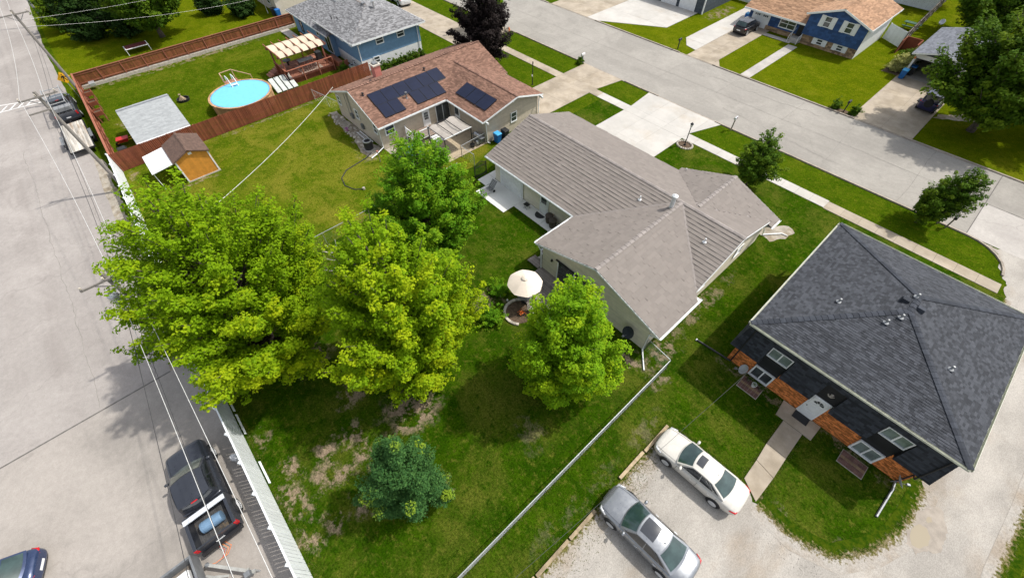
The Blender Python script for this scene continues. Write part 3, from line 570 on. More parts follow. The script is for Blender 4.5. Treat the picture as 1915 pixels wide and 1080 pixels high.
m = MB(); m.obox((-18.58,19.46,.05), X, Z3, NY, 0,1.0, 0,2.15, 0,.05); do = m.build('back_door', TRIM, h)
m = MB(); m.obox((-18.5,19.41,.1), X, Z3, NY, 0,.84, 0,2.0, 0,.03); m.build('door_leaf', WHITE, do); m = MB(); m.obox((-18.38,19.375,1.15), X, Z3, NY, 0,.6, 0,.85, 0,.008); m.build('pane', GLASS, do); m = MB(); m.lathe((-18.42,19.36,1.05), [(.03,0),(.03,.06)], 8, NY); m.build('handle', STEEL, do)
for x in (-24.0,-20.35,-19.15): m = MB(); m.box(x-.07,x+.07,19.33,19.46,1.92,2.12); m.lathe((x,19.36,1.86), [(.06,0),(.09,.08)], 8); m.build('wall_lamp', BLACKM, h)
window(h, (-15.0,19.45,1.2), X, NY, .9, .9)
m = MB(); m.obox((-12.3,15.06,.15), X, Z3, NY, 0,3.2, 0,2.1, 0,.06); so_ = m.build('sliding_door', TRIM, h)
for u in (.12, 1.68): m = MB(); m.obox((-12.3,14.995,.15), X, Z3, NY, u,u+1.4, .1,2.0, 0,.01); m.build('pane', GLASS, so_)
m = MB(); m.obox((-12.4,15.0,2.27), X, Z3, NY, 0,3.4, 0,.06, 0,.12); m.build('awning_rail', BLACKM, so_)
m = MB(); m.lathe((-12.85,15.0,1.75), [(.05,-.1),(.1,0),(.05,.14)], 8); m.build('wall_lamp', BLACKM, h)
window(h, (-4.42,20.6,1.3), Y, X, .9, .95); window(h, (-4.42,25.2,1.3), Y, X, .9, .95); m = MB(); m.box(-4.42,-4.1,18.9,19.7,.4,1.3); m.build('meter_box', GREYM, h)
m = MB(); m.lathe((-9.35,23.3,3.75), [(.15,0),(.15,1.25),(.22,1.26),(.22,1.38),(.05,1.47),(0,1.47)], 14); m.lathe((-9.35,23.3,3.75), [(.34,.05),(.15,.25)], 12); m.build('flue_pipe', M('flue_steel', (.66,.68,.68), .4, metal=.2), roof)
for x, y in ((-11.6,22.8),(-6.0,22.6)):
    z = fr(x, y); m = MB(); m.lathe((x,y,z), [(.16,.02),(.06,.12),(.05,.34),(0,.34)], 8); m.build('roof_vent', WHITE, roof)
m = MB(); m.lathe((-11.9,29.85,fr(0,24.3)-1.6), [(.06,0),(.05,.2)], 6); m.build('roof_vent', WHITE, roof)
# ---- dark mansard house
PAVR = M('paver_red', (.15,.085,.07), .9, var=.15, na=.2); PAVT = M('paver_tan', (.24,.165,.10), .9, var=.15)
h = thing('dark_house', 'black shingled mansard house with orange brick base and charcoal hip roof', 'house', (4.6,24,0))
e, a0, a1, b0, b1, kz = 4.45, -.56, 9.86, 18.12, 29.9, .315
rz = e+kz*5.21; P0, P1 = (4.65,23.33,rz), (4.65,24.69,rz)
polys = [[(a0,b0,e),(a1,b0,e),P0], [(a1,b0,e),(a1,b1,e),P1,P0], [(a1,b1,e),(a0,b1,e),P1], [(a0,b1,e),(a0,b0,e),P0,P1]]
roof = shingled(polys, CAP_D, SH_DARK, h, .135, .19, .016, 'shingle', 0, .4)
for c in ((a0,b0,e),(a1,b0,e)): caps(c, P0, CAP_D, roof, .15, .28, .02, .2)
for c in ((a0,b1,e),(a1,b1,e)): caps(c, P1, CAP_D, roof, .15, .28, .02, .2)
caps(P0, P1, CAP_D, roof, .15, .28)
drip = M('cream_drip_edge', (.50,.51,.42), .5, na=.15)
for pa, pb, o in (((a0,b0,e),(a1,b0,e),(0,-1,0)), ((a1,b0,e),(a1,b1,e),(1,0,0)), ((a0,b1,e),(a0,b0,e),(-1,0,0)), ((a1,b1,e),(a0,b1,e),(0,1,0))): gutter(h, pa, pb, o, drip, .09)
zb, mz = 1.78, 4.36; fx0, fx1, fy0, fy1 = -.35, 9.7, 18.63, 29.45
# storey walls behind everything, brick base, flared shingle skirt with recessed bays
mb = MB()
for q in ([(fx0,fy0,0),(fx1,fy0,0),(fx1,fy0,mz),(fx0,fy0,mz)], [(fx1,fy0,0),(fx1,fy1,0),(fx1,fy1,mz),(fx1,fy0,mz)], [(fx1,fy1,0),(fx0,fy1,0),(fx0,fy1,mz),(fx1,fy1,mz)], [(fx0,fy1,0),(fx0,fy0,0),(fx0,fy0,mz),(fx0,fy1,mz)]): mb.poly(q)
mb.poly([(a0+.02,b0+.02,mz),(a0+.02,b1-.02,mz),(a1-.02,b1-.02,mz),(a1-.02,b0+.02,mz)])
wall = mb.build('wall', MORTAR, h)
mb = MB(); courses([(fx0,fy0,0),(fx1,fy0,0),(fx1,fy0,zb),(fx0,fy0,zb)], Z3, .075, .215, .02, lambda t, r, a: (lambda c: mb.obox(c, X, Z3, NY, 0.006, max(.01,(t[1]-t[0]).length-.006), .004, .068, 0, .012+RNG.random()*.012))(r[0] if r[0].x < r[1].x else r[1]), .02, .5)
courses([(fx0,fy1,0),(fx0,fy0,0),(fx0,fy0,zb),(fx0,fy1,zb)], Z3, .075, .215, .02, lambda t, r, a: (lambda c: mb.obox(c, Y, Z3, NX, .006, max(.01,(t[1]-t[0]).length-.006), .004, .068, 0, .012+RNG.random()*.012))(r[0] if r[0].y < r[1].y else r[1]), .02, .5)
mb.build('bricks', BRICK, wall, kind='stuff')
fl = .36
bays = [(1.06,2.36), (4.12,5.14), (7.06,8.38)]
xs = [fx0]+[v for b in bays for v in b]+[fx1]
sk = MB(); bk = MB(); em = piece_emit(sk)
def skirt(q): bk.poly(q); courses(q, Z3, .142, .3, .014, em, .4, .5)
segs = [(fx0, 1.06), (2.36, 4.12), (5.14, 7.06), (8.38, fx1)]
for i, (s0, s1) in enumerate(segs):
    l = s0-(fl if i == 0 else 0); r = s1+(fl if i == 3 else 0)
    skirt([(l,fy0-fl,zb),(r,fy0-fl,zb),(s1,fy0-.03,mz),(s0,fy0-.03,mz)])
    bk.poly([(l,fy0-fl,zb),(s0,fy0,zb),(s1,fy0,zb),(r,fy0-fl,zb)])
    for xx, ex in ((s0, i == 0), (s1, i == 3)):
        if not ex: bk.poly([(xx,fy0-fl,zb),(xx,fy0,zb),(xx,fy0,mz),(xx,fy0-.03,mz)])
skirt([(fx0-fl,fy1+fl,zb),(fx0-fl,fy0-fl,zb),(fx0,fy0-.03,mz),(fx0,fy1+.03,mz)]); skirt([(fx1+fl,fy0-fl,zb),(fx1+fl,fy1+fl,zb),(fx1,fy1+.03,mz),(fx1,fy0-.03,mz)])
for b in bays: bk.poly([(b[0],fy0-.16,3.52),(b[1],fy0-.16,3.52),(b[1],fy0-.03,mz),(b[0],fy0-.03,mz)]); skirt([(b[0],fy0-.165,3.45),(b[1],fy0-.165,3.45),(b[1],fy0-.032,mz),(b[0],fy0-.032,mz)])
bk.build('skirt_backing', BLACKSID, h); sk.build('skirt_shingles', BLACKSH, h, kind='stuff')
for b in bays:
    mb = MB(); z0 = 1.2 if b[0] != 4.12 else 2.05
    courses([(b[0],fy0-.03,z0),(b[1],fy0-.03,z0),(b[1],fy0-.03,3.5),(b[0],fy0-.03,3.5)], Z3, .12, 3, .012, piece_emit(mb), 0, 0); mb.build('bay_siding', BLACKSID, wall)
for x in (1.08, 7.1):
    window(h, (x,fy0-.045,.15), X, NY, 1.22, 1.1, 1, False, .09, GLASSG if x > 5 else GLASS, WHITE, dep=.1); window(h, (x+.03,fy0-.045,2.53), X, NY, 1.2, .84, 1, False, .05, GLASSG, WHITE, dep=.09)
m = MB(); m.obox((4.17,fy0-.02,0), X, Z3, NY, 0,.95, 0,2.08, 0,.06); do = m.build('front_door', TRIM, h)
m = MB(); m.obox((4.24,fy0-.08,.04), X, Z3, NY, 0,.81, 0,1.97, 0,.03); m.build('door_leaf', WHITE, do)
for (u, v) in ((.1,.15),(.45,.15),(.1,.75),(.45,.75)): m = MB(); m.obox((4.24,fy0-.11,.04), X, Z3, NY, u,u+.27, v,v+.45, 0,.012); m.build('door_panel', WHITE, do)
for i in range(4):
    a, b = math.pi*(i/4+.02), math.pi*((i+1)/4-.02); c = Vector((4.645,fy0-.113,1.55)); m = MB(); q = lambda t, r: c+Vector((math.cos(t)*r*.9,0,math.sin(t)*r))
    m.poly((q(a,.09), q(b,.09), q(b,.30), q((a+b)/2,.31), q(a,.30))); m.build('fanlight_pane', GLASS, do)
m = MB(); m.lathe((4.32,fy0-.11,1.02), [(.035,0),(.035,.05),(0,.06)], 8, NY); m.build('handle', GREYM, do)
m = MB(); c = Vector((4.64,fy0-.02,2.72))                           # pale bracket lamp above the door
m.tube([c+Vector((-.16,-.03,.02)), c+Vector((-.08,-.07,-.06)), c+Vector((.05,-.08,-.06)), c+Vector((.16,-.05,.05))], [.03,.045,.045,.03], 8); m.tube([c+Vector((0,-.02,-.05)), c+Vector((0,-.05,.12))], .04, 8); m.lathe(c+Vector((.02,-.05,.13)), [(.07,-.04),(.08,.02),(0,.07)], 8); m.build('door_lamp', STONEW, h)
for x, px in ((-.1,-2.45), (9.55,9.55)):
    m = MB(); m.tube([(x,fy0-.5,4.33),(x,fy0-.14,4.15),(x,fy0-.46,1.6),(x,fy0-.10,1.42),(x,fy0-.10,.12)], .04, 6); m.build('downspout', BLACKM, h)
pipe(h, [(-.1,18.53,.1),(-.35,18.5,.08),(-2.4,18.3,.06)], BLACKM, .06); m = MB(); m.lathe((-2.4,18.3,.06), [(.08,-.02),(.08,.06)], 8, (-1,0,0)); m.build('pipe_end', WHITE, h)
pipe(h, [(9.55,18.53,.1),(9.62,18.05,.08),(9.55,16.05,.06)], GREYM, .06)
for x, y in ((2.0,22.2),(4.15,22.1),(4.5,22.75),(4.55,24.6),(7.4,22.1)):
    z = e+kz*min(x-a0, a1-x, y-b0, b1-y); m = MB(); m.lathe((x,y,z), [(.15,.0),(.15,.03),(.055,.08),(.05,.28),(0,.28)], 8); m.build('vent_pipe', GALV_D, roof); m = MB(); m.box(x-.13,x+.13,y-.16,y+.10,z-.05,z+.035); m.build('vent_flashing', CAP_D, roof)
for x, y in ((4.25,24.05),(4.98,23.95)):
    z = e+kz*min(x-a0, a1-x, y-b0, b1-y); m = MB(); m.hexa(((x-.2,y-.2,z-.1),(x+.2,y-.2,z-.1),(x+.2,y+.2,z-.1),(x-.2,y+.2,z-.1),(x-.17,y-.18,z+.2),(x+.17,y-.18,z+.2),(x+.17,y+.12,z+.16),(x-.17,y+.12,z+.16))); m.build('box_vent', CAP_D, roof)
for x0, x1 in ((1.05,2.28), (7.06,8.32)):                             # paver mats of the window wells
    q = thing('paver_bed', ('small paver bed with flower pots under the left lower window of the dark house' if x0 < 3 else 'small paver bed of striped bricks under the right lower window of the dark house'), 'paving', ((x0+x1)/2, 17.85, 0))
    m = MB(); m.box(x0-.03,x1+.03,17.33,18.27,0,.03); m.build('border', STONEW, q)
    for i in range(6):
        for j in range(5): m = MB(); w = (x1-x0)/6; m.box(x0+i*w+.006,x0+(i+1)*w-.006,17.37+j*.174,17.37+(j+1)*.174-.01,.0,.05); m.build('paver', PAVT if j == 2 else PAVR, q)
# ---- tan house with the solar panels
h = thing('solar_house', 'tan sided L-shaped house with brown shingle roof and solar panels', 'house', (-38,22,0))
mr = lambda x, y: 2.6+.37*(-34.95-x); ml = lambda x, y: 2.6+.37*(x+44.65); gn = lambda x, y: 2.6+.34*(y-22.0); gs = lambda x, y: 2.6+.34*(29.95-y)
RX = -39.8; gz = gn(0,25.975); vx = -34.95-(gz-2.6)/.37
polys = [rp([(-34.95,14.1),(-34.95,22.0),(vx,25.975),(RX,25.975),(RX,14.1)], mr), rp([(RX,25.975),(vx,25.975),(-34.95,29.95),(-34.95,30.3),(RX,30.3)], mr), rp([(-44.65,30.3),(-44.65,14.1),(RX,14.1),(RX,30.3)], ml),
  rp([(-34.95,22.0),(-29.05,22.0),(-28.5,25.975),(vx,25.975)], gn), rp([(-29.05,29.95),(-34.95,29.95),(vx,25.975),(-28.5,25.975)], gs)]
roof = shingled(polys, CAP_B, SH_BROWN, h, .142, .3, .014, 'shingle', 0, .4)
caps((RX,14.1,mr(RX,0)), (RX,30.3,mr(RX,0)), CAP_B, roof, .14, .3, .05); caps((vx,25.975,gz), (-28.5,25.975,gz), CAP_B, roof, .14, .3, .05)
wt = 2.62; wallset([[(-44.3,14.35,0),(-35.45,14.35,0),(-35.45,14.35,wt),(-39.85,14.35,4.25),(-44.3,14.35,wt)], [(-35.45,14.35,0),(-35.45,22.6,0),(-35.45,22.6,wt),(-35.45,14.35,wt)], [(-35.45,22.6,0),(-29.35,22.6,0),(-29.35,22.6,wt),(-35.45,22.6,wt)],
  [(-29.35,22.6,0),(-29.35,29.5,0),(-29.35,29.5,wt),(-29.35,25.975,3.8),(-29.35,22.6,wt)], [(-29.35,29.5,0),(-35.4,29.5,0),(-35.4,29.5,wt),(-29.35,29.5,wt)], [(-35.4,30.0,0),(-44.3,30.0,0),(-44.3,30.0,wt),(-39.85,30.0,4.25),(-35.4,30.0,wt)], [(-44.3,30,0),(-44.3,14.35,0),(-44.3,14.35,wt),(-44.3,30,wt)]], BEIGE, BEIGE, h, .12)
trim(h, [((-44.66,14.08,2.51),(RX,14.08,4.31)), ((RX,14.08,4.31),(-34.94,14.08,2.51)), ((-29.04,22.0,2.51),(-28.48,25.975,3.87)), ((-28.48,25.975,3.87),(-29.04,29.95,2.51)), ((-44.68,14.1,2.52),(-44.68,30.3,2.52)), ((-34.93,30.0,2.5),(-29.05,29.97,2.5))])
gutter(h, (-34.95,14.1,2.6), (-34.95,21.9,2.6), (1,0,0)); gutter(h, (-34.85,22.0,2.6), (-29.05,22.0,2.6), (0,-1,0))
for q in ([(-34.85,14.2,2.5),(-35.35,14.25,2.2),(-35.37,14.27,.35),(-35.1,13.3,.15),(-34.9,12.6,.12)], [(-29.1,22.0,2.5),(-29.28,22.5,2.2),(-29.25,22.55,.2),(-29.0,22.7,.1)], [(-29.1,29.9,2.5),(-29.25,29.6,2.2),(-29.25,29.55,.1)]): pipe(h, q, r=.05)
for y, z in ((25.6,3.55),(22.35,2.5),(29.6,2.5)): m = MB(); m.box(-29.3,-28.7,y-.06,y+.06,z-.14,z+.02); m.build('corbel', WHITE, h)
window(h, (-35.42,14.87,1.3), Y, X, 1.1, .95, 0, True, .1); window(h, (-29.32,25.72,.93), Y, X, .83, 1.06, 0, True, .09)
for x in (-43.9,-40.1,-36.55): window(h, (x,14.32,1.45), X, NY, .75, 1.0, 0, True, .08)
m = MB(); m.obox((-35.42,19.18,.25), Y, Z3, X, 0,.85, 0,1.95, 0,.06); do = m.build('back_door', TRIM, h); m = MB(); m.obox((-35.36,19.27,.3), Y, Z3, X, 0,.67, 0,1.83, 0,.02); m.build('door_leaf', WHITE, do)
for i in range(3):
    for j in range(3): m = MB(); m.obox((-35.335,19.37+i*.16,1.2+j*.26), Y, Z3, X, 0,.13, 0,.22, 0,.008); m.build('pane', GLASS, do)
m = MB(); m.obox((-35.42,20.8,.28), Y, Z3, X, 0,1.72, 0,1.88, 0,.06); do = m.build('sliding_door', TRIM, h)
for u in (.07,.9): m = MB(); m.obox((-35.355,20.8,.28), Y, Z3, X, u,u+.75, .08,1.8, 0,.01); m.build('pane', GLASS, do)
m = MB(); m.obox((-34.5,22.58,.2), X, Z3, NY, 0,.85, 0,1.95, 0,.05); do = m.build('side_door', TRIM, h); m = MB(); m.obox((-34.4,22.52,1.1), X, Z3, NY, 0,.6, 0,.9, 0,.01); m.build('pane', GLASS, do)
def panel(P, U, V, Nn, w, hh):
    m = MB(); m.obox(P, U, V, Nn, .015, w-.015, .015, hh-.015, .09, .125); o = m.build('solar_panel', SOLFR, roof)
    m = MB(); q = lambda u, v: Vector(P)+Vector(U)*u+Vector(V)*v+Vector(Nn)*.128
    for i in range(2):
        for j in range(3): m.poly((q(.04+(w-.08)*i/2, .04+(hh-.08)*j/3), q(.04+(w-.08)*(i+1)/2-.006, .04+(hh-.08)*j/3), q(.04+(w-.08)*(i+1)/2-.006, .04+(hh-.08)*(j+1)/3-.006), q(.04+(w-.08)*i/2, .04+(hh-.08)*(j+1)/3-.006)))
    m.build('cells', SOLAR, o)
ck = math.atan(.37); V = (-math.cos(ck),0,math.sin(ck)); Nn = (math.sin(ck),0,math.cos(ck)); pw = 1.16
for k, (x, ys) in enumerate(((-37.05, [15.37+i*pw*1.19 for i in range(6)]), (-35.55, [15.40, 15.40+pw, 19.05, 19.05+pw, 19.05+2*pw]))):
    for y in ys: panel((x,y,mr(x,y)), Y, V, Nn, pw*1.19 if k == 0 else pw, 1.62)
m = MB(); m.box(-37.06,-37.03,15.4,23.6,mr(-37.03,0)+.06,mr(-37.03,0)+.11); m.build('panel_rail', GALV_D, roof)
ck = math.atan(.34); V = (0,math.cos(ck),math.sin(ck)); Nn = (0,-math.sin(ck),math.cos(ck))
for i in range(3): panel((-34.62+i*1.58,23.0,gn(0,23.0)), X, V, Nn, 1.57, 1.68)
for x, y, hgt in ((-36.72,18.59,.62),(-38.85,22.3,.3),(-38.7,15.1,.3),(-40.5,17.0,.1)):
    z = (mr if x > RX else ml)(x, y); m = MB(); m.lathe((x,y,z-.03), [(.13,0),(.06,.1),(.06,hgt-.1),(.12,hgt-.09),(.12,hgt),(0,hgt+.04)], 8); m.build('roof_vent', BLACKM if hgt < .5 else GREYM, roof)
m = MB(); m.box(-42.3,-41.55,18.15,18.85,3.2,4.75); ch = m.build('chimney', PINKB, roof); m = MB(); m.box(-42.38,-41.47,18.07,18.93,4.75,4.87); m.build('cap', STONEW, ch); m = MB(); m.box(-42.2,-41.65,18.25,18.75,4.87,5.0); m.build('grate', GREYM, ch)
for x in (-41.6,-41.0,-40.8): pipe(h, [(x,14.27,4.0-.36*abs(x+39.85)),(x,14.27,1.0)], GALV_D, .025, 'conduit')
for x, z in ((-40.9,1.1),(-39.0,.75)): m = MB(); m.box(x-.18,x+.18,14.12,14.3,z,z+.5); m.build('meter_box', GREYM, h)
# ---- blue split-level house
h = thing('blue_house', 'blue split-level house with white lower level and mottled grey roof', 'house', (-58,25,0))
e2 = 3.55; A = (-55.6,25.35,5.3); B_ = (-60.4,25.35,5.3); c = [(-50.75,20.25,e2),(-50.75,30.45,e2),(-61.0,30.45,e2),(-61.0,20.25,e2)]
el = 2.75; C1, D1 = (-57.0,24.4,4.35), (-66.0,24.4,4.35)
polys = [[c[0],c[1],A], [c[1],c[2],B_,A], [c[3],c[0],A,B_], [c[2],c[3],B_], [(-69.3,19.9,el),(-57.0,19.9,el),C1,D1], [(-57.0,28.9,el),(-69.3,28.9,el),D1,C1], [(-69.3,28.9,el),(-69.3,19.9,el),D1]]
roof = shingled(polys, CAP_G, SH_SLATE, h, .15, .34, .02, 'shingle', 0, .4)
caps(C1, D1, GREYM, roof, .12, .4, .03); caps(A, B_, CAP_G, roof, .14, .4)
wallset([[(-51.3,20.95,1.28),(-51.3,29.75,1.28),(-51.3,29.75,3.5),(-51.3,20.95,3.5)]], BLUESID, BLUESID, h, .3, 9, .006, 0)
mb = MB()
for q in ([(-61,20.95,1.28),(-51.3,20.95,1.28),(-51.3,20.95,3.5),(-61,20.95,3.5)], [(-68.8,20.4,.2),(-57.2,20.4,.2),(-57.2,20.4,2.75),(-68.8,20.4,2.75)], [(-57.2,20.4,.2),(-57.2,21,.2),(-57.2,21,2.75),(-57.2,20.4,2.75)], [(-51.3,29.75,1.28),(-68,29.75,1.28),(-68,29.75,3.5),(-51.3,29.75,3.5)], [(-68.8,28.5,.0),(-68.8,20.4,0),(-68.8,20.4,2.75),(-68.8,28.5,2.75)]): mb.poly(q)
mb.build('side_wall', BLUESID, h); mb = MB()
for q in ([(-51.28,21.0,0),(-51.28,29.7,0),(-51.28,29.7,1.27),(-51.28,21.0,1.27)], [(-61,21.0,0),(-51.28,21.0,0),(-51.28,21.0,1.27),(-61,21.0,1.27)]): mb.poly(q)
mb.build('lower_wall', WHITE, h); trim(h, [((-50.72,20.25,3.47),(-50.72,30.45,3.47)), ((-61,20.22,3.47),(-50.75,20.22,3.47)), ((-50.75,30.48,3.47),(-61,30.48,3.47)), ((-69.3,19.88,2.67),(-57,19.88,2.67))], None, .18)
for y in (23.5,26.45): window(h, (-51.27,y,2.5), Y, X, 1.08, .84, 0, True, .1)
window(h, (-51.26,22.65,.55), Y, X, .9, .8, 0, True, .1); window(h, (-53.2,20.92,2.6), X, NY, .8, .6, 0, False, .08); window(h, (-55.5,20.92,2.6), X, NY, .8, .6, 0, False, .08); window(h, (-61.5,20.37,1.6), X, NY, .8, .6, 0, False, .08); window(h, (-53.6,20.97,.4), X, NY, .8, .6)
m = MB(); m.obox((-59.0,20.37,.5), X, Z3, NY, 0,1.6, 0,2.0, 0,.06); do = m.build('patio_door', TRIM, h)
for u in (.1,.85): m = MB(); m.obox((-59.0,20.30,.6), X, Z3, NY, u,u+.65, 0,1.8, 0,.01); m.build('pane', GLASS, do)
window(h, (-66.9,20.37,.6), X, NY, .8, 1.5, 0, True, .08, None, BLACKM)
for q in ([(-50.7,21.3,3.4),(-51.2,21.1,3.1),(-51.2,21.05,.1)], [(-50.7,29.3,3.4),(-51.2,29.4,3.1),(-51.2,29.4,.1)]): pipe(h, q, r=.06)
for x, y, z in ((-57.2,24.3,4.45),(-56.0,25.3,5.3)): m = MB(); m.box(x-.22,x+.22,y-.2,y+.2,z-.1,z+.16); m.build('box_vent', GREYM, roof)
m = MB(); m.lathe((-54.8,26.0,5.0), [(.1,0),(.1,.6),(.2,.62),(.2,.74),(0,.8)], 10); m.build('flue_pipe', STEEL, roof)
for x, y in ((-57.2,22.0),(-58.0,21.6)): m = MB(); m.lathe((x,y,3.9), [(.05,0),(.05,.5)], 6); m.build('vent_pipe', BLACKM, roof)
# ---- navy house across the street
h = thing('navy_house', 'navy shake sided split-level house with tan roof and white shutters across the street', 'house', (-18,72,0))
nl = lambda x, y: 3.45+.34*(x+19.5); nr = lambda x, y: 3.45+.34*(-11.75-x); nf = lambda x, y: 2.15+.33*(y-67.7); nb = lambda x, y: 2.15+.33*(77.7-y)
polys = [rp([(-19.5,67.3),(-15.62,67.3),(-15.62,77.3),(-19.5,77.3)], nl), rp([(-11.75,77.3),(-15.62,77.3),(-15.62,67.3),(-11.75,67.3)], nr), rp([(-27.6,67.7),(-18.6,67.7),(-18.6,72.7),(-27.6,72.7)], nf), rp([(-18.6,77.7),(-27.6,77.7),(-27.6,72.7),(-18.6,72.7)], nb)]
roof = shingled(polys, CAP_B, SH_TAN, h, .2, .6, .02, 'shingle', 0, .35); caps((-15.62,67.3,4.77), (-15.62,77.3,4.77), SH_TAN, roof, .15, .4); caps((-27.6,72.7,3.8), (-18.6,72.7,3.8), SH_TAN, roof, .15, .4)
wallset([[(-19.1,67.6,1.2),(-12.2,67.6,1.2),(-12.2,67.6,3.4),(-15.62,67.6,4.6),(-19.1,67.6,3.4)], [(-27.0,68.6,.5),(-18.9,68.6,.5),(-18.9,68.6,2.3),(-27.0,68.6,2.3)]], NAVYSID, NAVYSID, h, .24, .5, .02, .4)
mb = MB()
for q in ([(-12.2,67.75,0),(-12.2,77,0),(-12.2,77,3.45),(-12.2,67.75,3.45)], [(-27,77,0),(-27,68.6,0),(-27,68.6,2.3),(-27,72.7,3.6),(-27,77,2.3)], [(-18.9,68.6,0),(-18.9,67.6,0),(-18.9,67.6,3.4),(-18.9,68.6,3.4)]): mb = MB(); mb.poly(q); mb.build('side_wall', WHITE, h)
mb = MB(); courses([(-18.9,67.8,0),(-12.25,67.8,0),(-12.25,67.8,1.2),(-18.9,67.8,1.2)], Z3, .2, .45, .04, piece_emit(mb), .4); courses([(-24.2,68.5,0),(-20.0,68.5,0),(-20.0,68.5,.55),(-24.2,68.5,.55)], Z3, .18, .4, .04, piece_emit(mb), .4); mb.build('stone_base', STONE, h, kind='stuff')
mb = MB(); mb.box(-19.1,-12.2,67.6,67.79,1.12,1.2); mb.build('overhang', NAVYSID, h)
trim(h, [((-19.52,67.28,3.37),(-15.62,67.28,4.68)), ((-15.62,67.28,4.68),(-11.73,67.28,3.37)), ((-27.6,67.68,2.07),(-18.7,67.68,2.07)), ((-11.73,67.3,3.37),(-11.73,77.3,3.37))], None, .2)
for x, z, w_, hh in ((-17.25,2.45,.85,1.15), (-14.65,2.45,.85,1.15), (-17.0,.42,.75,.65), (-14.5,.42,.75,.65)):
    yy = 67.57 if z > 2 else 67.74; wo = window(h, (x,yy,z), X, NY, w_, hh, 0, True, .07)
    for s in (-.5, w_+.02): m = MB(); m.obox((x+s,yy,z), X, Z3, NY, 0,.48, -.05,hh+.05, 0,.05); m.build('shutter', WHITE, wo)
wo = window(h, (-22.6,68.55,.75), X, NY, 2.2, 1.2, 1, True, .1)
m = MB(); m.obox((-26.5,68.56,.0), X, Z3, NY, 0,2.5, 0,1.85, 0,.06); do = m.build('garage_door', WHITE, h)
for u in (.35,.6,.85,1.5,1.75,2.0): m = MB(); m.obox((-26.5,68.49,.0), X, Z3, NY, u,u+.18, 1.4,1.6, 0,.01); m.build('pane', GLASS, do)
m = MB(); m.obox((-20.0,68.56,.4), X, Z3, NY, 0,.85, 0,1.6, 0,.05); m.build('front_door', BLACKM, h)
m = MB(); m.box(-20.2,-18.95,67.4,68.55,0,.4); m.box(-20.2,-18.95,67.05,67.4,0,.2); st = m.build('stoop', CONCG, h)
for x in (-20.2,-18.98): m = MB(); m.beam((x,66.9,.75), (x,68.5,1.25), .05, .07); m.beam((x,66.9,.0), (x,66.9,.8), .06, .06); m.beam((x,67.7,.3), (x,67.7,1.0), .05, .05); m.build('handrail', WHITE, st)
# ---- slate garage house, cream house, detached garage
h = thing('slate_garage', 'slate sided garage with two white doors above the new white driveway', 'garage', (-37,70,0))
wallset([[(-42,66.95,0),(-33.1,66.95,0),(-33.1,66.95,3),(-42,66.95,3)], [(-33.1,66.95,0),(-33.1,76,0),(-33.1,76,3),(-33.1,66.95,3)]], DARKSID, DARKSID, h, .15, 4, .015, 0)
for x in (-40.3,-37.1): m = MB(); m.obox((x,66.9,0), X, Z3, NY, 0,2.7, 0,2.2, 0,.05); m.build('garage_door', WHITE, h)
m = MB(); m.box(-33.16,-33.0,66.85,67.0,0,3); m.build('corner_board', WHITE, h); shingled([[(-42.4,66.5,2.95),(-32.7,66.5,2.95),(-32.7,71.5,4.4),(-42.4,71.5,4.4)], [(-32.7,76.4,2.95),(-42.4,76.4,2.95),(-42.4,71.5,4.4),(-32.7,71.5,4.4)]], CAP_D, SH_BLUEG, h, .2, .6, .02)
h = thing('cream_house', 'cream stucco house beyond the far fence beside the blue house', 'house', (-82,26,0)); m = MB(); m.box(-90,-76.3,20.8,34,0,3.0); m.build('wall', CREAMST, h); shingled([[(-90.5,20.3,2.95),(-75.8,20.3,2.95),(-75.8,27.4,5.0),(-90.5,27.4,5.0)], [(-75.8,34.4,2.95),(-90.5,34.4,2.95),(-90.5,27.4,5.0),(-75.8,27.4,5.0)]], CAP_B, SH_TAN, h, .25, .8, .02); window(h, (-79.5,20.75,1.0), X, NY, 1.2, 1.1)
h = thing('detached_garage', 'small white garage with blue-grey roof half hidden by the big street-side tree', 'garage', (-5,72,0)); m = MB()
for q in ((-6.5,-6.3,67.6,77), (-1.9,-1.7,67.6,77), (-6.3,-1.9,76.8,77)): m.box(*q, 0, 2.55)
m.box(-6.3,-1.9,67.6,67.75,2.1,2.55); m.build('wall', WHITE, h); m = MB(); m.poly([(-6.3,67.6,.02),(-1.9,67.6,.02),(-1.9,76.8,.02),(-6.3,76.8,.02)]); m.build('floor', CONCG, h)
shingled([[(-6.9,67.1,2.6),(-4.1,67.1,3.3),(-4.1,77.4,3.3),(-6.9,77.4,2.6)], [(-1.3,77.4,2.6),(-4.1,77.4,3.3),(-4.1,67.1,3.3),(-1.3,67.1,2.6)]], CAP_D, SH_BLUEG, h, .2, .5, .02); trim(h, [((-6.9,67.08,2.52),(-4.1,67.08,3.22)), ((-4.1,67.08,3.22),(-1.3,67.08,2.52))]); m = MB(); m.lathe((-6.4,67.45,2.0), [(.05,0),(.1,.1),(.05,.25)], 8); m.build('wall_lamp', AMBER, h)
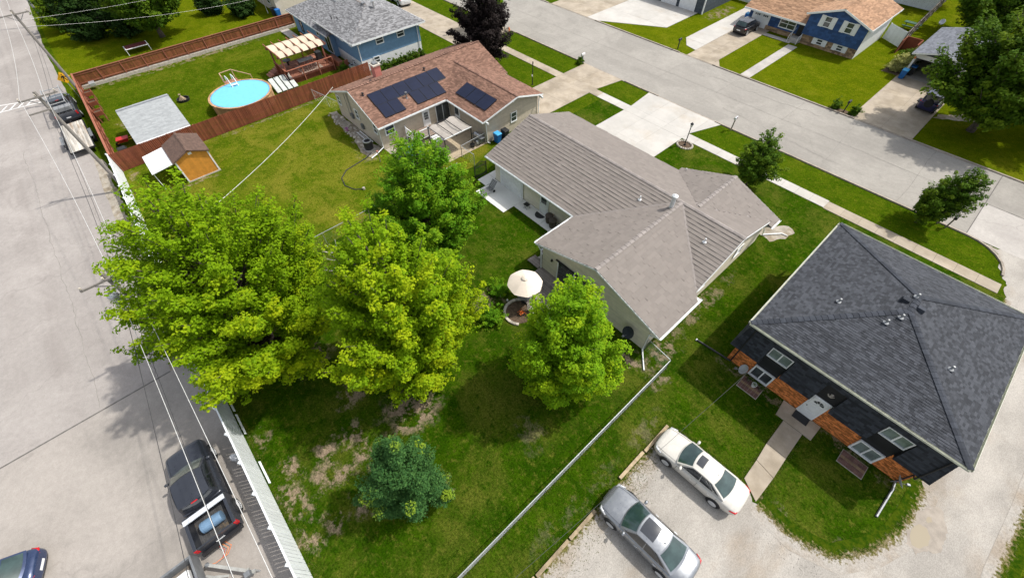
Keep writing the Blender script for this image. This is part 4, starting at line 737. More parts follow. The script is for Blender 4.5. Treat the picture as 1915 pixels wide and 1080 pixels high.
# ---- sheds
h = thing('orange_shed', 'orange garden shed with brown gable roof and white lean-to awning', 'shed', (-45,-.4,0))
shl = lambda x, y: 2.2+.42*(y+1.9); shr = lambda x, y: 2.2+.42*(1.2-y)
shingled([rp([(-46.8,-1.9),(-43.1,-1.9),(-43.1,-.35),(-46.8,-.35)], shl), rp([(-43.1,1.2),(-46.8,1.2),(-46.8,-.35),(-43.1,-.35)], shr)], SH_SHED, SH_SHED, h, .14, .3, .014); caps((-46.8,-.35,2.85), (-43.1,-.35,2.85), SH_SHED, h, .12, .4)
mb = MB(); bk = MB()
for q in ([(-43.3,-1.7,.1),(-43.3,1.0,.1),(-43.3,1.0,2.25),(-43.3,-.35,2.8),(-43.3,-1.7,2.25)], [(-46.6,-1.7,.1),(-43.3,-1.7,.1),(-43.3,-1.7,2.25),(-46.6,-1.7,2.25)], [(-43.3,1,.1),(-46.6,1,.1),(-46.6,1,2.25),(-43.3,1,2.25)], [(-46.6,1,.1),(-46.6,-1.7,.1),(-46.6,-1.7,2.25),(-46.6,-.35,2.8),(-46.6,1,2.25)]): bk.poly(q)
w_ = bk.build('wall', ORANGE, h)
for i in range(14): x = -1.7+i*.2; hz = 2.2+.42*min(x+.1+1.9, 1.2-x-.1); m = MB(); m.obox((-43.3,x,.12), Y, Z3, X, .008,.192, 0,hz-.22, 0,.015); m.build('board', ORANGE, w_)
for y in (-1.7,1.0): m = MB(); m.box(-43.33,-43.24,y-.06,y+.06,.1,2.15); m.build('corner_board', WHITE, h)
m = MB(); m.box(-43.29,-43.26,-.45,-.15,2.35,2.55); m.build('gable_vent', WHITE, h); m = MB(); m.box(-46.7,-43.2,-1.8,1.1,0,.1); m.build('base', STONEW, h)
m = MB(); slab(m, [(-47.1,-3.75,1.72),(-43.6,-3.75,1.72),(-43.25,-1.85,2.12),(-46.75,-1.85,2.12)], .05); m.build('awning', M('white_sheet', (.82,.82,.81), .6), h)
for x in (-46.9,-43.75): m = MB(); m.tube([(x,-3.65,0),(x,-3.65,1.68)], .03); m.build('awning_post', TRIM, h)
window(h, (-44.6,-1.73,1.2), X, NY, .55, .5, 0, False, .05)
h = thing('grey_roofed_shed', 'low shed with a single light grey shingle slope against the brown fence', 'shed', (-53,-1.2,0))
sg = lambda x, y: 1.72+.155*(-49.8-x)
shingled([rp([(-49.8,-3.6),(-49.8,1.22),(-55.5,1.22),(-55.5,-3.6)], sg), [(-55.5,-3.6,sg(-55.5,0)),(-55.5,1.22,sg(-55.5,0)),(-56.5,1.22,sg(-55.5,0)-.25),(-56.5,-3.6,sg(-55.5,0)-.25)]], SH_LGREY, SH_LGREY, h, .19, .5, .012)
m = MB(); m.box(-49.78,-49.62,-3.6,1.22,1.62,1.74); m.build('gutter', WHITE, h); m = MB(); m.box(-56.2,-50.0,-3.4,1.05,0,1.6); m.build('wall', BEIGE, h); caps((-55.5,-3.6,sg(-55.5,0)), (-55.5,1.22,sg(-55.5,0)), GREYM, h, .12, .4)
# ------------------------------------------------------------------ fences
def fence(name, label, p0, p1, h, side, board=.14, gap=.012, span=2.4, mat=None, pmat=None, z0=0.0, top=0.0, group=None, each=False, rails=3, thick=.02):
    """boards on posts; side = +1/-1 the side the rails stand on (left/right of p0->p1)"""
    mat = mat or FENCEB; pmat = pmat or FENCEB2; a, b = Vector((*p0, z0)), Vector((*p1, z0)); d = b-a; L = d.length; d.normalize(); n = Vector((-d.y, d.x, 0))*side
    o = thing(name, label, 'fence', ((a+b)/2)[:], 0, group); k = max(1, round(L/span)); s = L/k; Zv = Vector(Z3); one = None
    for i in range(k+1):
        m = MB(); m.obox(a, d, n, Zv, i*s-.05, i*s+.05, .0, .10, 0, h+top); m.build('post', pmat, o)
    for i in range(k):
        for j in range(rails):
            z = .18+(h-.4)*j/max(1, rails-1); m = MB(); m.obox(a, d, n, Zv, i*s+.05, (i+1)*s-.05, .0, .045, z, z+.09); m.build('rail', pmat, o)
        pn = MB(); u = i*s; nb = int(round(s/(board+gap))); w = s/nb
        for q in range(nb):
            hh = h+RNG.uniform(-.012,.012)
            if each:
                m = MB(); m.obox(a, d, n, Zv, u+q*w+gap/2, u+(q+1)*w-gap/2, -thick, -.003, .05, h-.04); m.build('board', mat, o)
            else: pn.obox(a, d, n, Zv, u+q*w+gap/2, u+(q+1)*w-gap/2, -thick, -.003, .03, hh)
        if not each: pn.build('panel', mat, o)
    return o, a, d, n, L, k, s
fence('board_fence', 'red-brown board fence between the pool yard and the solar house yard', (-49.4,-5.9), (-49.5,21.0), 1.83, 1)
o, a, d, n, L, k, s = fence('board_fence', 'red-brown board fence with visible rails along the far side of the pool yard', (-70.8,-5.7), (-70.9,20.9), 1.30, -1, z0=.38, span=2.5, rails=2); m = MB(); m.obox(a+Vector((0,0,-.38)), d, n, Z3, 0, L, -.3, .16, 0, .34); m.build('retaining_border', STONEW, o); m = MB(); m.obox(a, d, n, Z3, 0, L, -.06, .1, 1.31, 1.36); m.build('cap_rail', FENCEB2, o)
o, a, d, n, L, k, s = fence('board_fence', 'red-brown board fence with planter boxes along the alley by the parked trailer', (-70.8,-5.75), (-49.4,-5.95), 1.75, 1, span=2.4); m = MB(); m.obox(a, d, n, Z3, 0, L, -.05, .13, 1.76, 1.80); m.build('cap_rail', FENCEB2, o)
for i, (x, lb) in enumerate(((-66.6,'red-brown planter box on the alley fence, farthest of three'), (-63.8,'red-brown planter box on the alley fence, middle of three'), (-61.0,'red-brown planter box on the alley fence, nearest of three'))):
    q = thing('planter_box', lb, 'planter', (x,-5.3,0), 0, 'planter boxes on the alley fence'); m = MB()
    for bx in ((-.45,.45,-.38,-.32), (-.45,.45,.32,.38), (-.45,-.39,-.32,.32), (.39,.45,-.32,.32)): m.box(x+bx[0],x+bx[1],-5.3+bx[2],-5.3+bx[3],.75,1.15)
    m.build('box', FENCEB, q); m = MB(); m.box(x-.39,x+.39,-5.62,-4.98,.8,1.0); m.build('soil', MULCH, q); m = MB(); [m.box(x+sx-.04,x+sx+.04,-5.3+sy-.04,-5.3+sy+.04,0,.78) for sx in (-.38,.38) for sy in (-.3,.3)]; m.build('legs', FENCEB2, q)
o, a, d, n, L, k, s = fence('vinyl_fence', 'white vinyl board fence along the alley below the maples', (-27.2,-6.62), (-4.0,-6.62), 2.12, -1, .19, .032, 1.93, VINYL, VINYL, each=True, rails=2, top=.1); m = MB(); m.obox(a, d, n, Z3, 0, L, -.05, .03, 2.09, 2.15); m.build('cap_rail', VINYL, o)
for i in range(k+1): m = MB(); c = a+d*(i*s)+n*.05+Vector((0,0,2.22)); m.lathe(c, [(.09,0),(.09,.03),(0,.1)], 4); m.build('post_cap', VINYL, o)
o, a, d, n, L, k, s = fence('vinyl_fence', 'white vinyl board fence section behind the big maple, ending at the brown fence', (-49.3,-6.0), (-27.3,-6.6), 1.95, -1, .19, .022, 2.0, VINYL, VINYL, each=False, rails=2, top=.1); m = MB(); m.obox(a, d, n, Z3, 0, L, -.05, .03, 1.95, 2.0); m.build('cap_rail', VINYL, o)
fence('vinyl_fence', 'white vinyl fence beside the navy house far across the street', (-12.0,77.2), (-9.6,75.6), 1.8, 1, .15, .01, 2.4, VINYL, VINYL); fence('wood_fence', 'weathered grey wood fence running back beside the detached garage', (-9.5,75.5), (-10.6,100), 1.9, -1, .15, .02, 2.4, WOODG, WOODG); fence('vinyl_fence', 'white vinyl fence at the back of the navy house yard', (-17,92), (-10.5,92), 1.8, 1, .15, .01, 2.4, VINYL, VINYL); fence('vinyl_fence', 'white vinyl fence between the slate garage and the navy house', (-33.0,76), (-27.6,76), 1.8, 1, .15, .01, 2.4, VINYL, VINYL)
def chain(label, pts, h=1.2, span=2.6, mesh_step=.075, name='chain_link_fence', wt=.006):
    o = thing(name, label, 'fence', (*pts[0], 0))
    for (p, q) in zip(pts[:-1], pts[1:]):
        a, b = Vector((*p, 0)), Vector((*q, 0)); d = b-a; L = d.length; d.normalize(); n = Vector((-d.y, d.x, 0)); k = max(1, round(L/span)); s = L/k
        for i in range(k+1): m = MB(); m.tube([a+d*(i*s), a+d*(i*s)+Vector((0,0,h+.03))], .032 if i in (0, k) else .025, 6); m.build('post', GALV, o)
        m = MB(); m.tube([a+Vector((0,0,h)), b+Vector((0,0,h))], .026, 6); m.build('top_rail', GALV, o)
        m = MB(); u = -h
        while u < L:
            for sg in (1, -1):
                u0, u1 = max(u, 0), min(u+h, L)
                if u1 > u0:
                    z0_, z1_ = u0-u, u1-u
                    if sg < 0: z0_, z1_ = h-z0_, h-z1_
                    p0_ = a+d*u0+Vector((0,0,z0_+.03)); p1_ = a+d*u1+Vector((0,0,z1_)); w = Vector((0,0,wt)); m.poly((p0_-w, p1_-w, p1_+w, p0_+w)); w = n*wt*.66; m.poly((p0_-w, p1_-w, p1_+w, p0_+w))
            u += mesh_step*1.414
        m.build('fabric', GALV, o, kind='stuff')
    return o
chain('chain link fence with steel rail between the gray house yard and the parking', [(-2.55,-6.4),(-2.55,15.0),(-4.35,15.2)], wt=.0032)
chain('low chain link fence behind the dead sapling, between the two back yards', [(-27.3,-6.5),(-27.35,17.4)], mesh_step=.12, wt=.0022)
chain('chain link fence corner by the solar house patio and iron gate', [(-27.35,19.35),(-29.25,19.3),(-29.4,22.4)], mesh_step=.14, wt=.0013)
chain('chain link fence from the brown fence to the solar house corner', [(-49.3,13.6),(-44.4,14.6)], mesh_step=.16, wt=.0012)
g = thing('iron_gate', 'black iron gate with arched top between the two houses', 'gate', (-26.1,18.75,0)); a, b = Vector((-25.75,18.15,0)), Vector((-25.65,19.4,0)); d = (b-a); L = d.length; d.normalize()
for i in range(11):
    t = i/10; hh = 1.25+.3*math.sin(math.pi*t); m = MB(); w = .035 if i in (0,10) else .014; c = a+d*(L*t); m.box(c.x-w,c.x+w,c.y-w,c.y+w,.05,hh+(.1 if i in (0,10) else 0)); m.build('bar', BLACKM, g)
m = MB(); m.tube([a+d*(L*i/10)+Vector((0,0,1.25+.3*math.sin(math.pi*i/10))) for i in range(11)], .025, 6); m.beam(a+Vector((0,0,.15)), b+Vector((0,0,.15)), .04, .04); m.beam(a+Vector((0,0,1.1)), b+Vector((0,0,1.1)), .04, .04); m.build('gate_frame', BLACKM, g)
# ------------------------------------------------------------------ trees and plants
def leaves(P, Nrm, size, tone, name, mat, parent=None, aspect=.62):
    """one mesh of small rhombic leaves at points P with normals Nrm"""
    n = len(P); t = NP.normal(size=(n,3)); U = np.cross(Nrm, t); U /= np.linalg.norm(U,axis=1)[:,None]+1e-9; V = np.cross(Nrm, U)
    s = (size*(.7+.6*NP.random(n)))[:,None]; bend = Nrm*s*.18
    v = np.stack([P-U*s, P+V*s*aspect+bend, P+U*s, P-V*s*aspect+bend],1).reshape(-1,3)
    me = bpy.data.meshes.new(name); me.vertices.add(4*n); me.vertices.foreach_set('co', v.astype(np.float32).ravel())
    me.loops.add(4*n); me.loops.foreach_set('vertex_index', np.arange(4*n, dtype=np.int32)); me.polygons.add(n); me.polygons.foreach_set('loop_start', np.arange(0,4*n,4, dtype=np.int32)); me.polygons.foreach_set('loop_total', np.full(n,4,np.int32))
    me.update(calc_edges=True)
    for nm, arr in (('var', NP.random(n)), ('tone', tone)):
        at = me.attributes.new(nm, 'FLOAT', 'FACE'); at.data.foreach_set('value', arr.astype(np.float32))
    me.materials.append(mat); return link(name, me, parent)
def nrm(a): return a/(np.linalg.norm(a,axis=1)[:,None]+1e-9)
def crown_pts(x, y, r, zb, zt, nb, per, cl, shape='egg', seed=1, lean=(0,0), inner=.42, lobes=.16, step=.5, flat=.62, rise=.42, side=.5, up=.8, nz=.42):
    """limbs run from the trunk to an uneven egg-shaped envelope; sprays of leaves sit along their outer part"""
    rg = np.random.default_rng(seed)
    if shape == 'egg': prof = lambda t: np.sin(np.pi*np.clip(t,0,1)**.72)**.7
    elif shape == 'cone': prof = lambda t: np.clip(1-t,0,1)**.85*np.clip(t/.08,0,1)**.5
    elif shape == 'ball': prof = lambda t: np.sqrt(np.clip(1-(2*t-1)**2,0,1))
    else: prof = lambda t: np.sin(np.pi*np.clip(t,0,1)**.5)**.5
    H_ = zt-zb; ph = rg.random(6)*6.28; C = []; A = []; S = []; B = []; BR = []
    tt = np.linspace(0,1,200); cdf = np.cumsum(prof(tt)+.10); cdf /= cdf[-1]
    for i in range(nb):
        t = float(np.interp((i+rg.random())/nb, cdf, tt)); th = i*2.39996+rg.normal()*.25; tb = rg.random()
        lob = 1+lobes*(math.sin(3*th+ph[0]+4*t)+.7*math.sin(5*th+ph[1]-9*t)+.5*math.sin(2*th+ph[2]+7*t))+.09*rg.normal()
        R_ = r*float(prof(t))*lob; e = np.array([x+lean[0]*t+R_*math.cos(th), y+lean[1]*t+R_*math.sin(th), zb+H_*t+.04*H_*rg.normal()*(1-t)])
        s0 = np.array([x+lean[0]*max(0,t-rise)*.8, y+lean[1]*max(0,t-rise)*.8, zb+H_*max(-.08, t*.92-rise*(.35+.65*float(prof(t))))])
        mid = (s0+e)/2+np.array([0,0,-.06*R_]); L = np.linalg.norm(e-s0); BR.append((s0,mid,e))
        k = max(2, int(L*(1-inner)/step)); d = (e-s0)/max(L,1e-6); pr = np.cross(d, [0,0,1.]); pr /= np.linalg.norm(pr)+1e-9
        for j in range(k+1):
            s = inner+(1-inner)*j/k; p = (1-s)**2*s0+2*s*(1-s)*mid+s*s*e
            for q in range(1 if j == k else 3):
                off = 0 if q == 0 else side*(.45+.75*rg.random())*(1.15-.55*s)*(1 if q == 1 else -1)
                c = p+pr*off+np.array([0,0,.24*rg.normal()+.08*abs(off)]) + d*rg.normal()*.12
                C.append(c); a_ = d*.8+pr*np.sign(off)*.5+np.array([0,0,.25]); A.append(a_/np.linalg.norm(a_)); S.append(s); B.append(tb)
    C = np.array(C); A = np.array(A); S = np.array(S); B = np.array(B); n = len(C)
    k = np.maximum(6,(per*(.55+.9*rg.random(n))*(1.15-.35*S)).astype(int)); idx = np.repeat(np.arange(n),k); m = len(idx)
    sz = cl*(.7+.6*rg.random(n))*(1.2-.35*S); a = A[idx]; g = rg.normal(size=(m,3)); g *= (.35+.65*rg.random(m)**.5)[:,None]/(np.linalg.norm(g,axis=1)[:,None]+1e-9)
    al = (g*a).sum(1)[:,None]*a; g = al*1.35+(g-al)*.85; g[:,2] *= flat
    P = C[idx]+g*sz[idx][:,None]
    Nn = nrm(a*.25+g*.5+np.array([0,0,up])+rg.normal(size=(m,3))*nz)
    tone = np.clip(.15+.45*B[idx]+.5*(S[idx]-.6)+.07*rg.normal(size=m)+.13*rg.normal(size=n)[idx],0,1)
    return C, P, Nn, tone, BR, S[idx], B[idx], g
def tree(name, label, x, y, r, zb, zt, mat, nb, per=48, cl=.45, leaf=.075, shape='egg', seed=1, lean=(0,0), cat='tree', bark=None, trunk=.2, tonef=None, group=None, **kw):
    o = thing(name, label, cat, (x,y,0), 0, group); C, P, Nn, tone, BR, S, B, g = crown_pts(x, y, r, zb, zt, nb, per, cl, shape, seed, lean, **kw)
    if tonef is not None: tone = np.clip(tonef(P, tone, S, B, g),0,1)
    keep = P[:,2] > .04; P, Nn, tone = P[keep], Nn[keep], tone[keep]
    m = MB(); H_ = zt-zb; pts = [(x+lean[0]*i/8, y+lean[1]*i/8, (zb+H_*.8)*i/8) for i in range(9)]
    m.tube(pts, [trunk*(1.25 if i == 0 else 1-.11*i) for i in range(9)], 9)
    for s0, mid, e_ in BR: m.tube([s0, mid, e_], [trunk*.30, trunk*.2, trunk*.05], 5, cap=False)
    m.build('trunk', bark or BARK, o, smooth=True); leaves(P, Nn, leaf, tone, 'crown', mat, o); return o
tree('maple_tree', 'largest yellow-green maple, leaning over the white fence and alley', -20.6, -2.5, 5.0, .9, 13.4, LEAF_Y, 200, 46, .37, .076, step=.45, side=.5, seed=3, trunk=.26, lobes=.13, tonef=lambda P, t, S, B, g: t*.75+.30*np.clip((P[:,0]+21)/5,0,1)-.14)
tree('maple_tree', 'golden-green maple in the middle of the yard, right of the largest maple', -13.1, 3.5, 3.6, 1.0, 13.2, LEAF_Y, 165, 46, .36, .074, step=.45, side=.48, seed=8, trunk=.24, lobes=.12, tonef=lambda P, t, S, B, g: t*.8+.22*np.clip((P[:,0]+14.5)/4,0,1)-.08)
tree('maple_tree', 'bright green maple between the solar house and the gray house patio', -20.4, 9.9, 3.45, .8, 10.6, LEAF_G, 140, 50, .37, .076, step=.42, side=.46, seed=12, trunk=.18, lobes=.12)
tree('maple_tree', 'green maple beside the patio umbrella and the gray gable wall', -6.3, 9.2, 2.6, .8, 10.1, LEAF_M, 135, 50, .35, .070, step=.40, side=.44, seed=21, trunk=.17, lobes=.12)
tree('young_evergreen_tree', 'dark blue-green tree with yellow tips in the lower yard', -7.15, -.75, 1.62, .5, 6.9, LEAF_B, 38, 240, .46, .05, 'broad', seed=31, trunk=.11, lobes=.12, inner=.6, step=.7, side=.22, flat=1.0, rise=.3, up=.5, nz=.6, tonef=lambda P, t, S, B, g: np.where(S > .97, np.clip(1.5*(B-.45)+g[:,2]*.5,0,.95), 0.0))
tree('street_tree', 'small green street tree beside the white sidewalk', -8.45, 35.4, 1.65, 1.1, 5.4, LEAF_D, 44, 55, .30, .075, seed=41, trunk=.08, lobes=.2, step=.4)
tree('street_tree', 'small rounded street tree by the twin mailboxes, leaning right', 3.35, 41.3, 1.5, 1.0, 5.2, LEAF_D, 60, 60, .28, .07, 'egg', seed=44, lean=(.9,.8), trunk=.08, lobes=.1, step=.35, side=.35)
tree('purple_tree', 'dark purple-leaved tree behind the solar house', -43.0, 33.6, 3.2, 1.4, 9.8, LEAF_P, 70, 46, .48, .12, seed=51, trunk=.2)
tree('shade_tree', 'large deep green tree overhanging the street and blue jeep', 2.4, 60.0, 5.6, 2.2, 12.0, LEAF_D, 115, 46, .60, .14, seed=61, trunk=.3, lobes=.14, step=.65, side=.7)
tree('shade_tree', 'big leafy tree over the red bench beyond the far brown fence', -80.5, 5.5, 4.9, 2.0, 12.0, LEAF_D, 85, 46, .6, .15, seed=71, trunk=.3, step=.65, side=.7)
for i, (x, y, r, zt, lb) in enumerate(((-86.5,-1.6,3.0,9.5,'dark spruce nearest the alley beyond the far fence'), (-91.5,1.2,3.2,11,'dark spruce behind the one nearest the alley'), (-84.5,2.4,2.4,7.0,'shorter dark spruce against the big leafy tree'))): tree('spruce_tree', lb, x, y, r, .3, zt, LEAF_C, 70, 40, .42, .13, 'cone', seed=80+i, group='spruces beyond the far fence', rise=.02, inner=.2, up=.6)
bush = dict(shape='ball', cat='bush', trunk=.06, inner=.3, step=.35, side=.3, rise=.5)
tree('round_bush', 'round dark bush on the lawn beyond the far fence', -80.5, 17.0, 1.8, .1, 2.9, LEAF_C, 70, 50, .35, .10, seed=91, **bush); tree('round_bush', 'smaller dark bush at the top edge beside the round bush', -84.5, 13.8, 1.6, .1, 2.6, LEAF_C, 60, 50, .35, .10, seed=92, **bush)
tree('shade_tree', 'green tree at the top left corner along the alley', -93, -3.5, 2.6, .5, 6, LEAF_D, 40, 50, .5, .13, seed=95, trunk=.12)
tree('shade_tree', 'dark tree behind the detached garage at the top edge', -3.5, 86, 5, 1.5, 9.5, LEAF_D, 70, 50, .7, .16, seed=96, trunk=.25, step=.7); tree('shade_tree', 'dark tree at the top edge beyond the navy house yard', -13.5, 95, 4.5, 1.5, 9, LEAF_D, 60, 50, .7, .16, seed=97, trunk=.25, step=.7); tree('street_tree', 'yellow-green tree at the top edge by the street', -50.5, 40.8, 2.4, 3.4, 7.0, LEAF_M, 40, 50, .42, .11, seed=98, trunk=.12)
tree('shade_tree', 'tall tree at the right edge behind the shade tree', 10.5, 66, 5.5, 2, 11, LEAF_D, 70, 50, .7, .16, seed=99, trunk=.25, step=.7)
bush['cat'] = 'shrub'
tree('pale_shrub', 'pale yellow shrub beside the blue bin at the detached garage', -7.4, 68.6, 1.0, .1, 1.8, LEAF_L, 45, 40, .25, .07, seed=101, **bush); tree('round_bush', 'dark green bush behind the pale yellow shrub', -7.2, 71.2, 1.1, .1, 1.6, LEAF_D, 45, 40, .25, .07, seed=102, **bush)
lowp = dict(shape='ball', cat='plant', trunk=.015, inner=.3, step=.25, side=.12, rise=.5)
for i, (x, y, lb) in enumerate(((-8.7,54.5,'tufted plant left of the black mailbox across the street'), (-6.8,54.6,'tufted plant right of the black mailbox across the street'), (-34.7,42.2,'small green plant at the foot of the white mailbox'))): tree('low_plant', lb, x, y, .42, .02, .7, LEAF_D, 20, 30, .14, .06, seed=110+i, **lowp)
for i in range(9):
    tree('low_plant', 'low leafy perennial by the blue house, '+('nearest the brown fence','second from the brown fence','third from the brown fence','fourth from the brown fence','middle of the row','fourth from the front lawn','third from the front lawn','second from the front lawn','nearest the front lawn')[i], -50.4, 22.6+i*.8, .38, .02, .55, LEAF_D, 14, 30, .14, .06, seed=120+i, group='perennials by the blue house', **lowp)
tree('low_plant', 'leafy weeds beside the umbrella terrace', -14.3, 11.2, .7, .02, .7, LEAF_G, 40, 30, .16, .05, seed=140, **lowp); tree('low_plant', 'leafy shrubs below the umbrella, edging the fire bed', -12.9, 9.2, .8, .02, .8, LEAF_G, 40, 30, .16, .05, seed=141, **lowp); tree('low_plant', 'green plants beside the blue house stair', -53.0, 19.4, .6, .02, .6, LEAF_D, 30, 30, .18, .07, seed=142, **lowp)
o = thing('dead_sapling', 'bare grey dead sapling standing at the low chain link fence', 'tree', (-23.0,3.6,0)); m = MB(); rg = random.Random(5); base = Vector((-23.0,3.6,0))
top = [base+Vector((.0,.0,i*.6)) for i in range(6)]; m.tube(top, [.07,.06,.05,.04,.03,.015], 6)
for i in range(34):
    z = rg.uniform(.5,2.9); a = rg.random()*6.28; L = rg.uniform(.5,1.3)*(1.25-z/4); p = base+Vector((0,0,z)); q = p+Vector((math.cos(a)*L*.6, math.sin(a)*L*.6, L*.55)); e_ = q+Vector((math.cos(a+.4)*L*.4, math.sin(a+.4)*L*.4, L*.5)); m.tube([p,q,e_], [.028,.018,.008], 4)
    e2_ = q+Vector((math.cos(a-.9)*L*.4, math.sin(a-.9)*L*.4, L*.3)); m.tube([q,e2_], [.016,.006], 4)
m.build('trunk', BARKG, o)
# grass tufts along fence lines and paving edges
def tufts(name, lines, n, hgt=.10):
    P = []; 
    for (x0, y0, x1, y1, sp, k) in lines:
        t = NP.random(k); P.append(np.stack([x0+(x1-x0)*t+NP.normal(size=k)*sp, y0+(y1-y0)*t+NP.normal(size=k)*sp, np.full(k,hgt*.4)],1))
    P = np.concatenate(P); Nn = nrm(NP.normal(size=P.shape)*np.array([.6,.6,.2])+np.array([0,0,.55])); o = leaves(P, Nn, hgt*.5, NP.random(len(P))*.9, name, GRASSB, None, .35); o['kind'] = 'stuff'; o['label'] = 'rough grass tufts along fences and paving edges'; return o
tufts('grass_tufts', [(-2.55,-6,-2.55,15,.07,2600), (-.35,1,-.35,12,.22,750), (.5,1,.6,8.5,.35,500), (.35,7.5,.35,10,.25,350), (0,12.3,4.2,12.55,.10,700), (5.6,12.1,7.2,12.05,.10,220), (7.2,12.05,8.9,12.7,.1,200), (8.9,12.7,10,14.4,.1,200), (10,14.4,10.7,17.6,.09,220), (4.05,12.8,3.95,17.4,.06,300), (5.2,12.3,5.25,17.4,.06,300), (14.5,8,14.6,24,.1,450), (-27,-6.4,-4,-6.45,.08,1500), (-49,-7.0,-28,-7.1,.2,1200), (-70,-6.6,-52,-6.6,.2,900)], 0, .07)
# ------------------------------------------------------------------ vehicles (local x: 0 at the nose, L at the tail)
def lerp(a, b, t): return a+(b-a)*t
def prof(keys, x):
    for (x0, *a), (x1, *b) in zip(keys[:-1], keys[1:]):
        if x0 <= x <= x1:
            t = (x-x0)/max(1e-6, x1-x0); return [lerp(p, q, t) for p, q in zip(a, b)]
    return list(keys[-1][1:])
def wheel(root, x, y, r, w, s, rimm=None):
    m = MB(); m.lathe((x,y,r), [(r*.62,-w/2),(r*.93,-w/2),(r,-w*.35),(r,w*.35),(r*.93,w/2),(r*.62,w/2)], 22, (0,1,0)); o = m.build('tyre', RUBBER, root, local=True, smooth=False)
    m = MB(); yo = s*(w/2-.012); m.lathe((x,y+yo,r), [(r*.64,-.03),(r*.64,.03),(r*.56,.032),(r*.54,.0)], 20, (0,1,0)); m.lathe((x,y+yo,r), [(r*.16,-.03),(r*.16,.03),(0,.035)] if s > 0 else [(0,-.035),(r*.16,-.03),(r*.16,.03)], 10, (0,1,0))
    for k in range(5):
        t = 2*math.pi*k/5+.3; d = Vector((math.cos(t),0,math.sin(t))); p = Vector((x,y+yo+s*.012,r)); m.beam(p+d*r*.1, p+d*r*.6, .05, .03, (0,1,0))
    m.build('rim', rimm or RIM, o, local=True); m = MB(); m.lathe((x,y+yo-s*.035,r), [(r*.6,-.01),(r*.6,.01)], 16, (0,1,0)); m.build('hub', GREYM, o, local=True)
def grid_patch(fn, u0, u1, v0, v1, nu, nv, off=0.0):
    P = [[fn(lerp(u0,u1,i/nu), lerp(v0,v1,j/nv)) for i in range(nu+1)] for j in range(nv+1)]
    return P
def offset_patch(fn, u0, u1, v0, v1, nu, nv, off, c):
    e = 1e-3; out = []
    for j in range(nv+1):
        row = []
        for i in range(nu+1):
            u, v = lerp(u0,u1,i/nu), lerp(v0,v1,j/nv); p = fn(u, v); n = (fn(u+e,v)-fn(u-e,v)).cross(fn(u,v+e)-fn(u,v-e))
            if n.length < 1e-12: n = Vector(Z3)
            n.normalize()
            if n.dot(p-c) < 0: n = -n
            row.append(p+n*off)
        out.append(row)
    return out
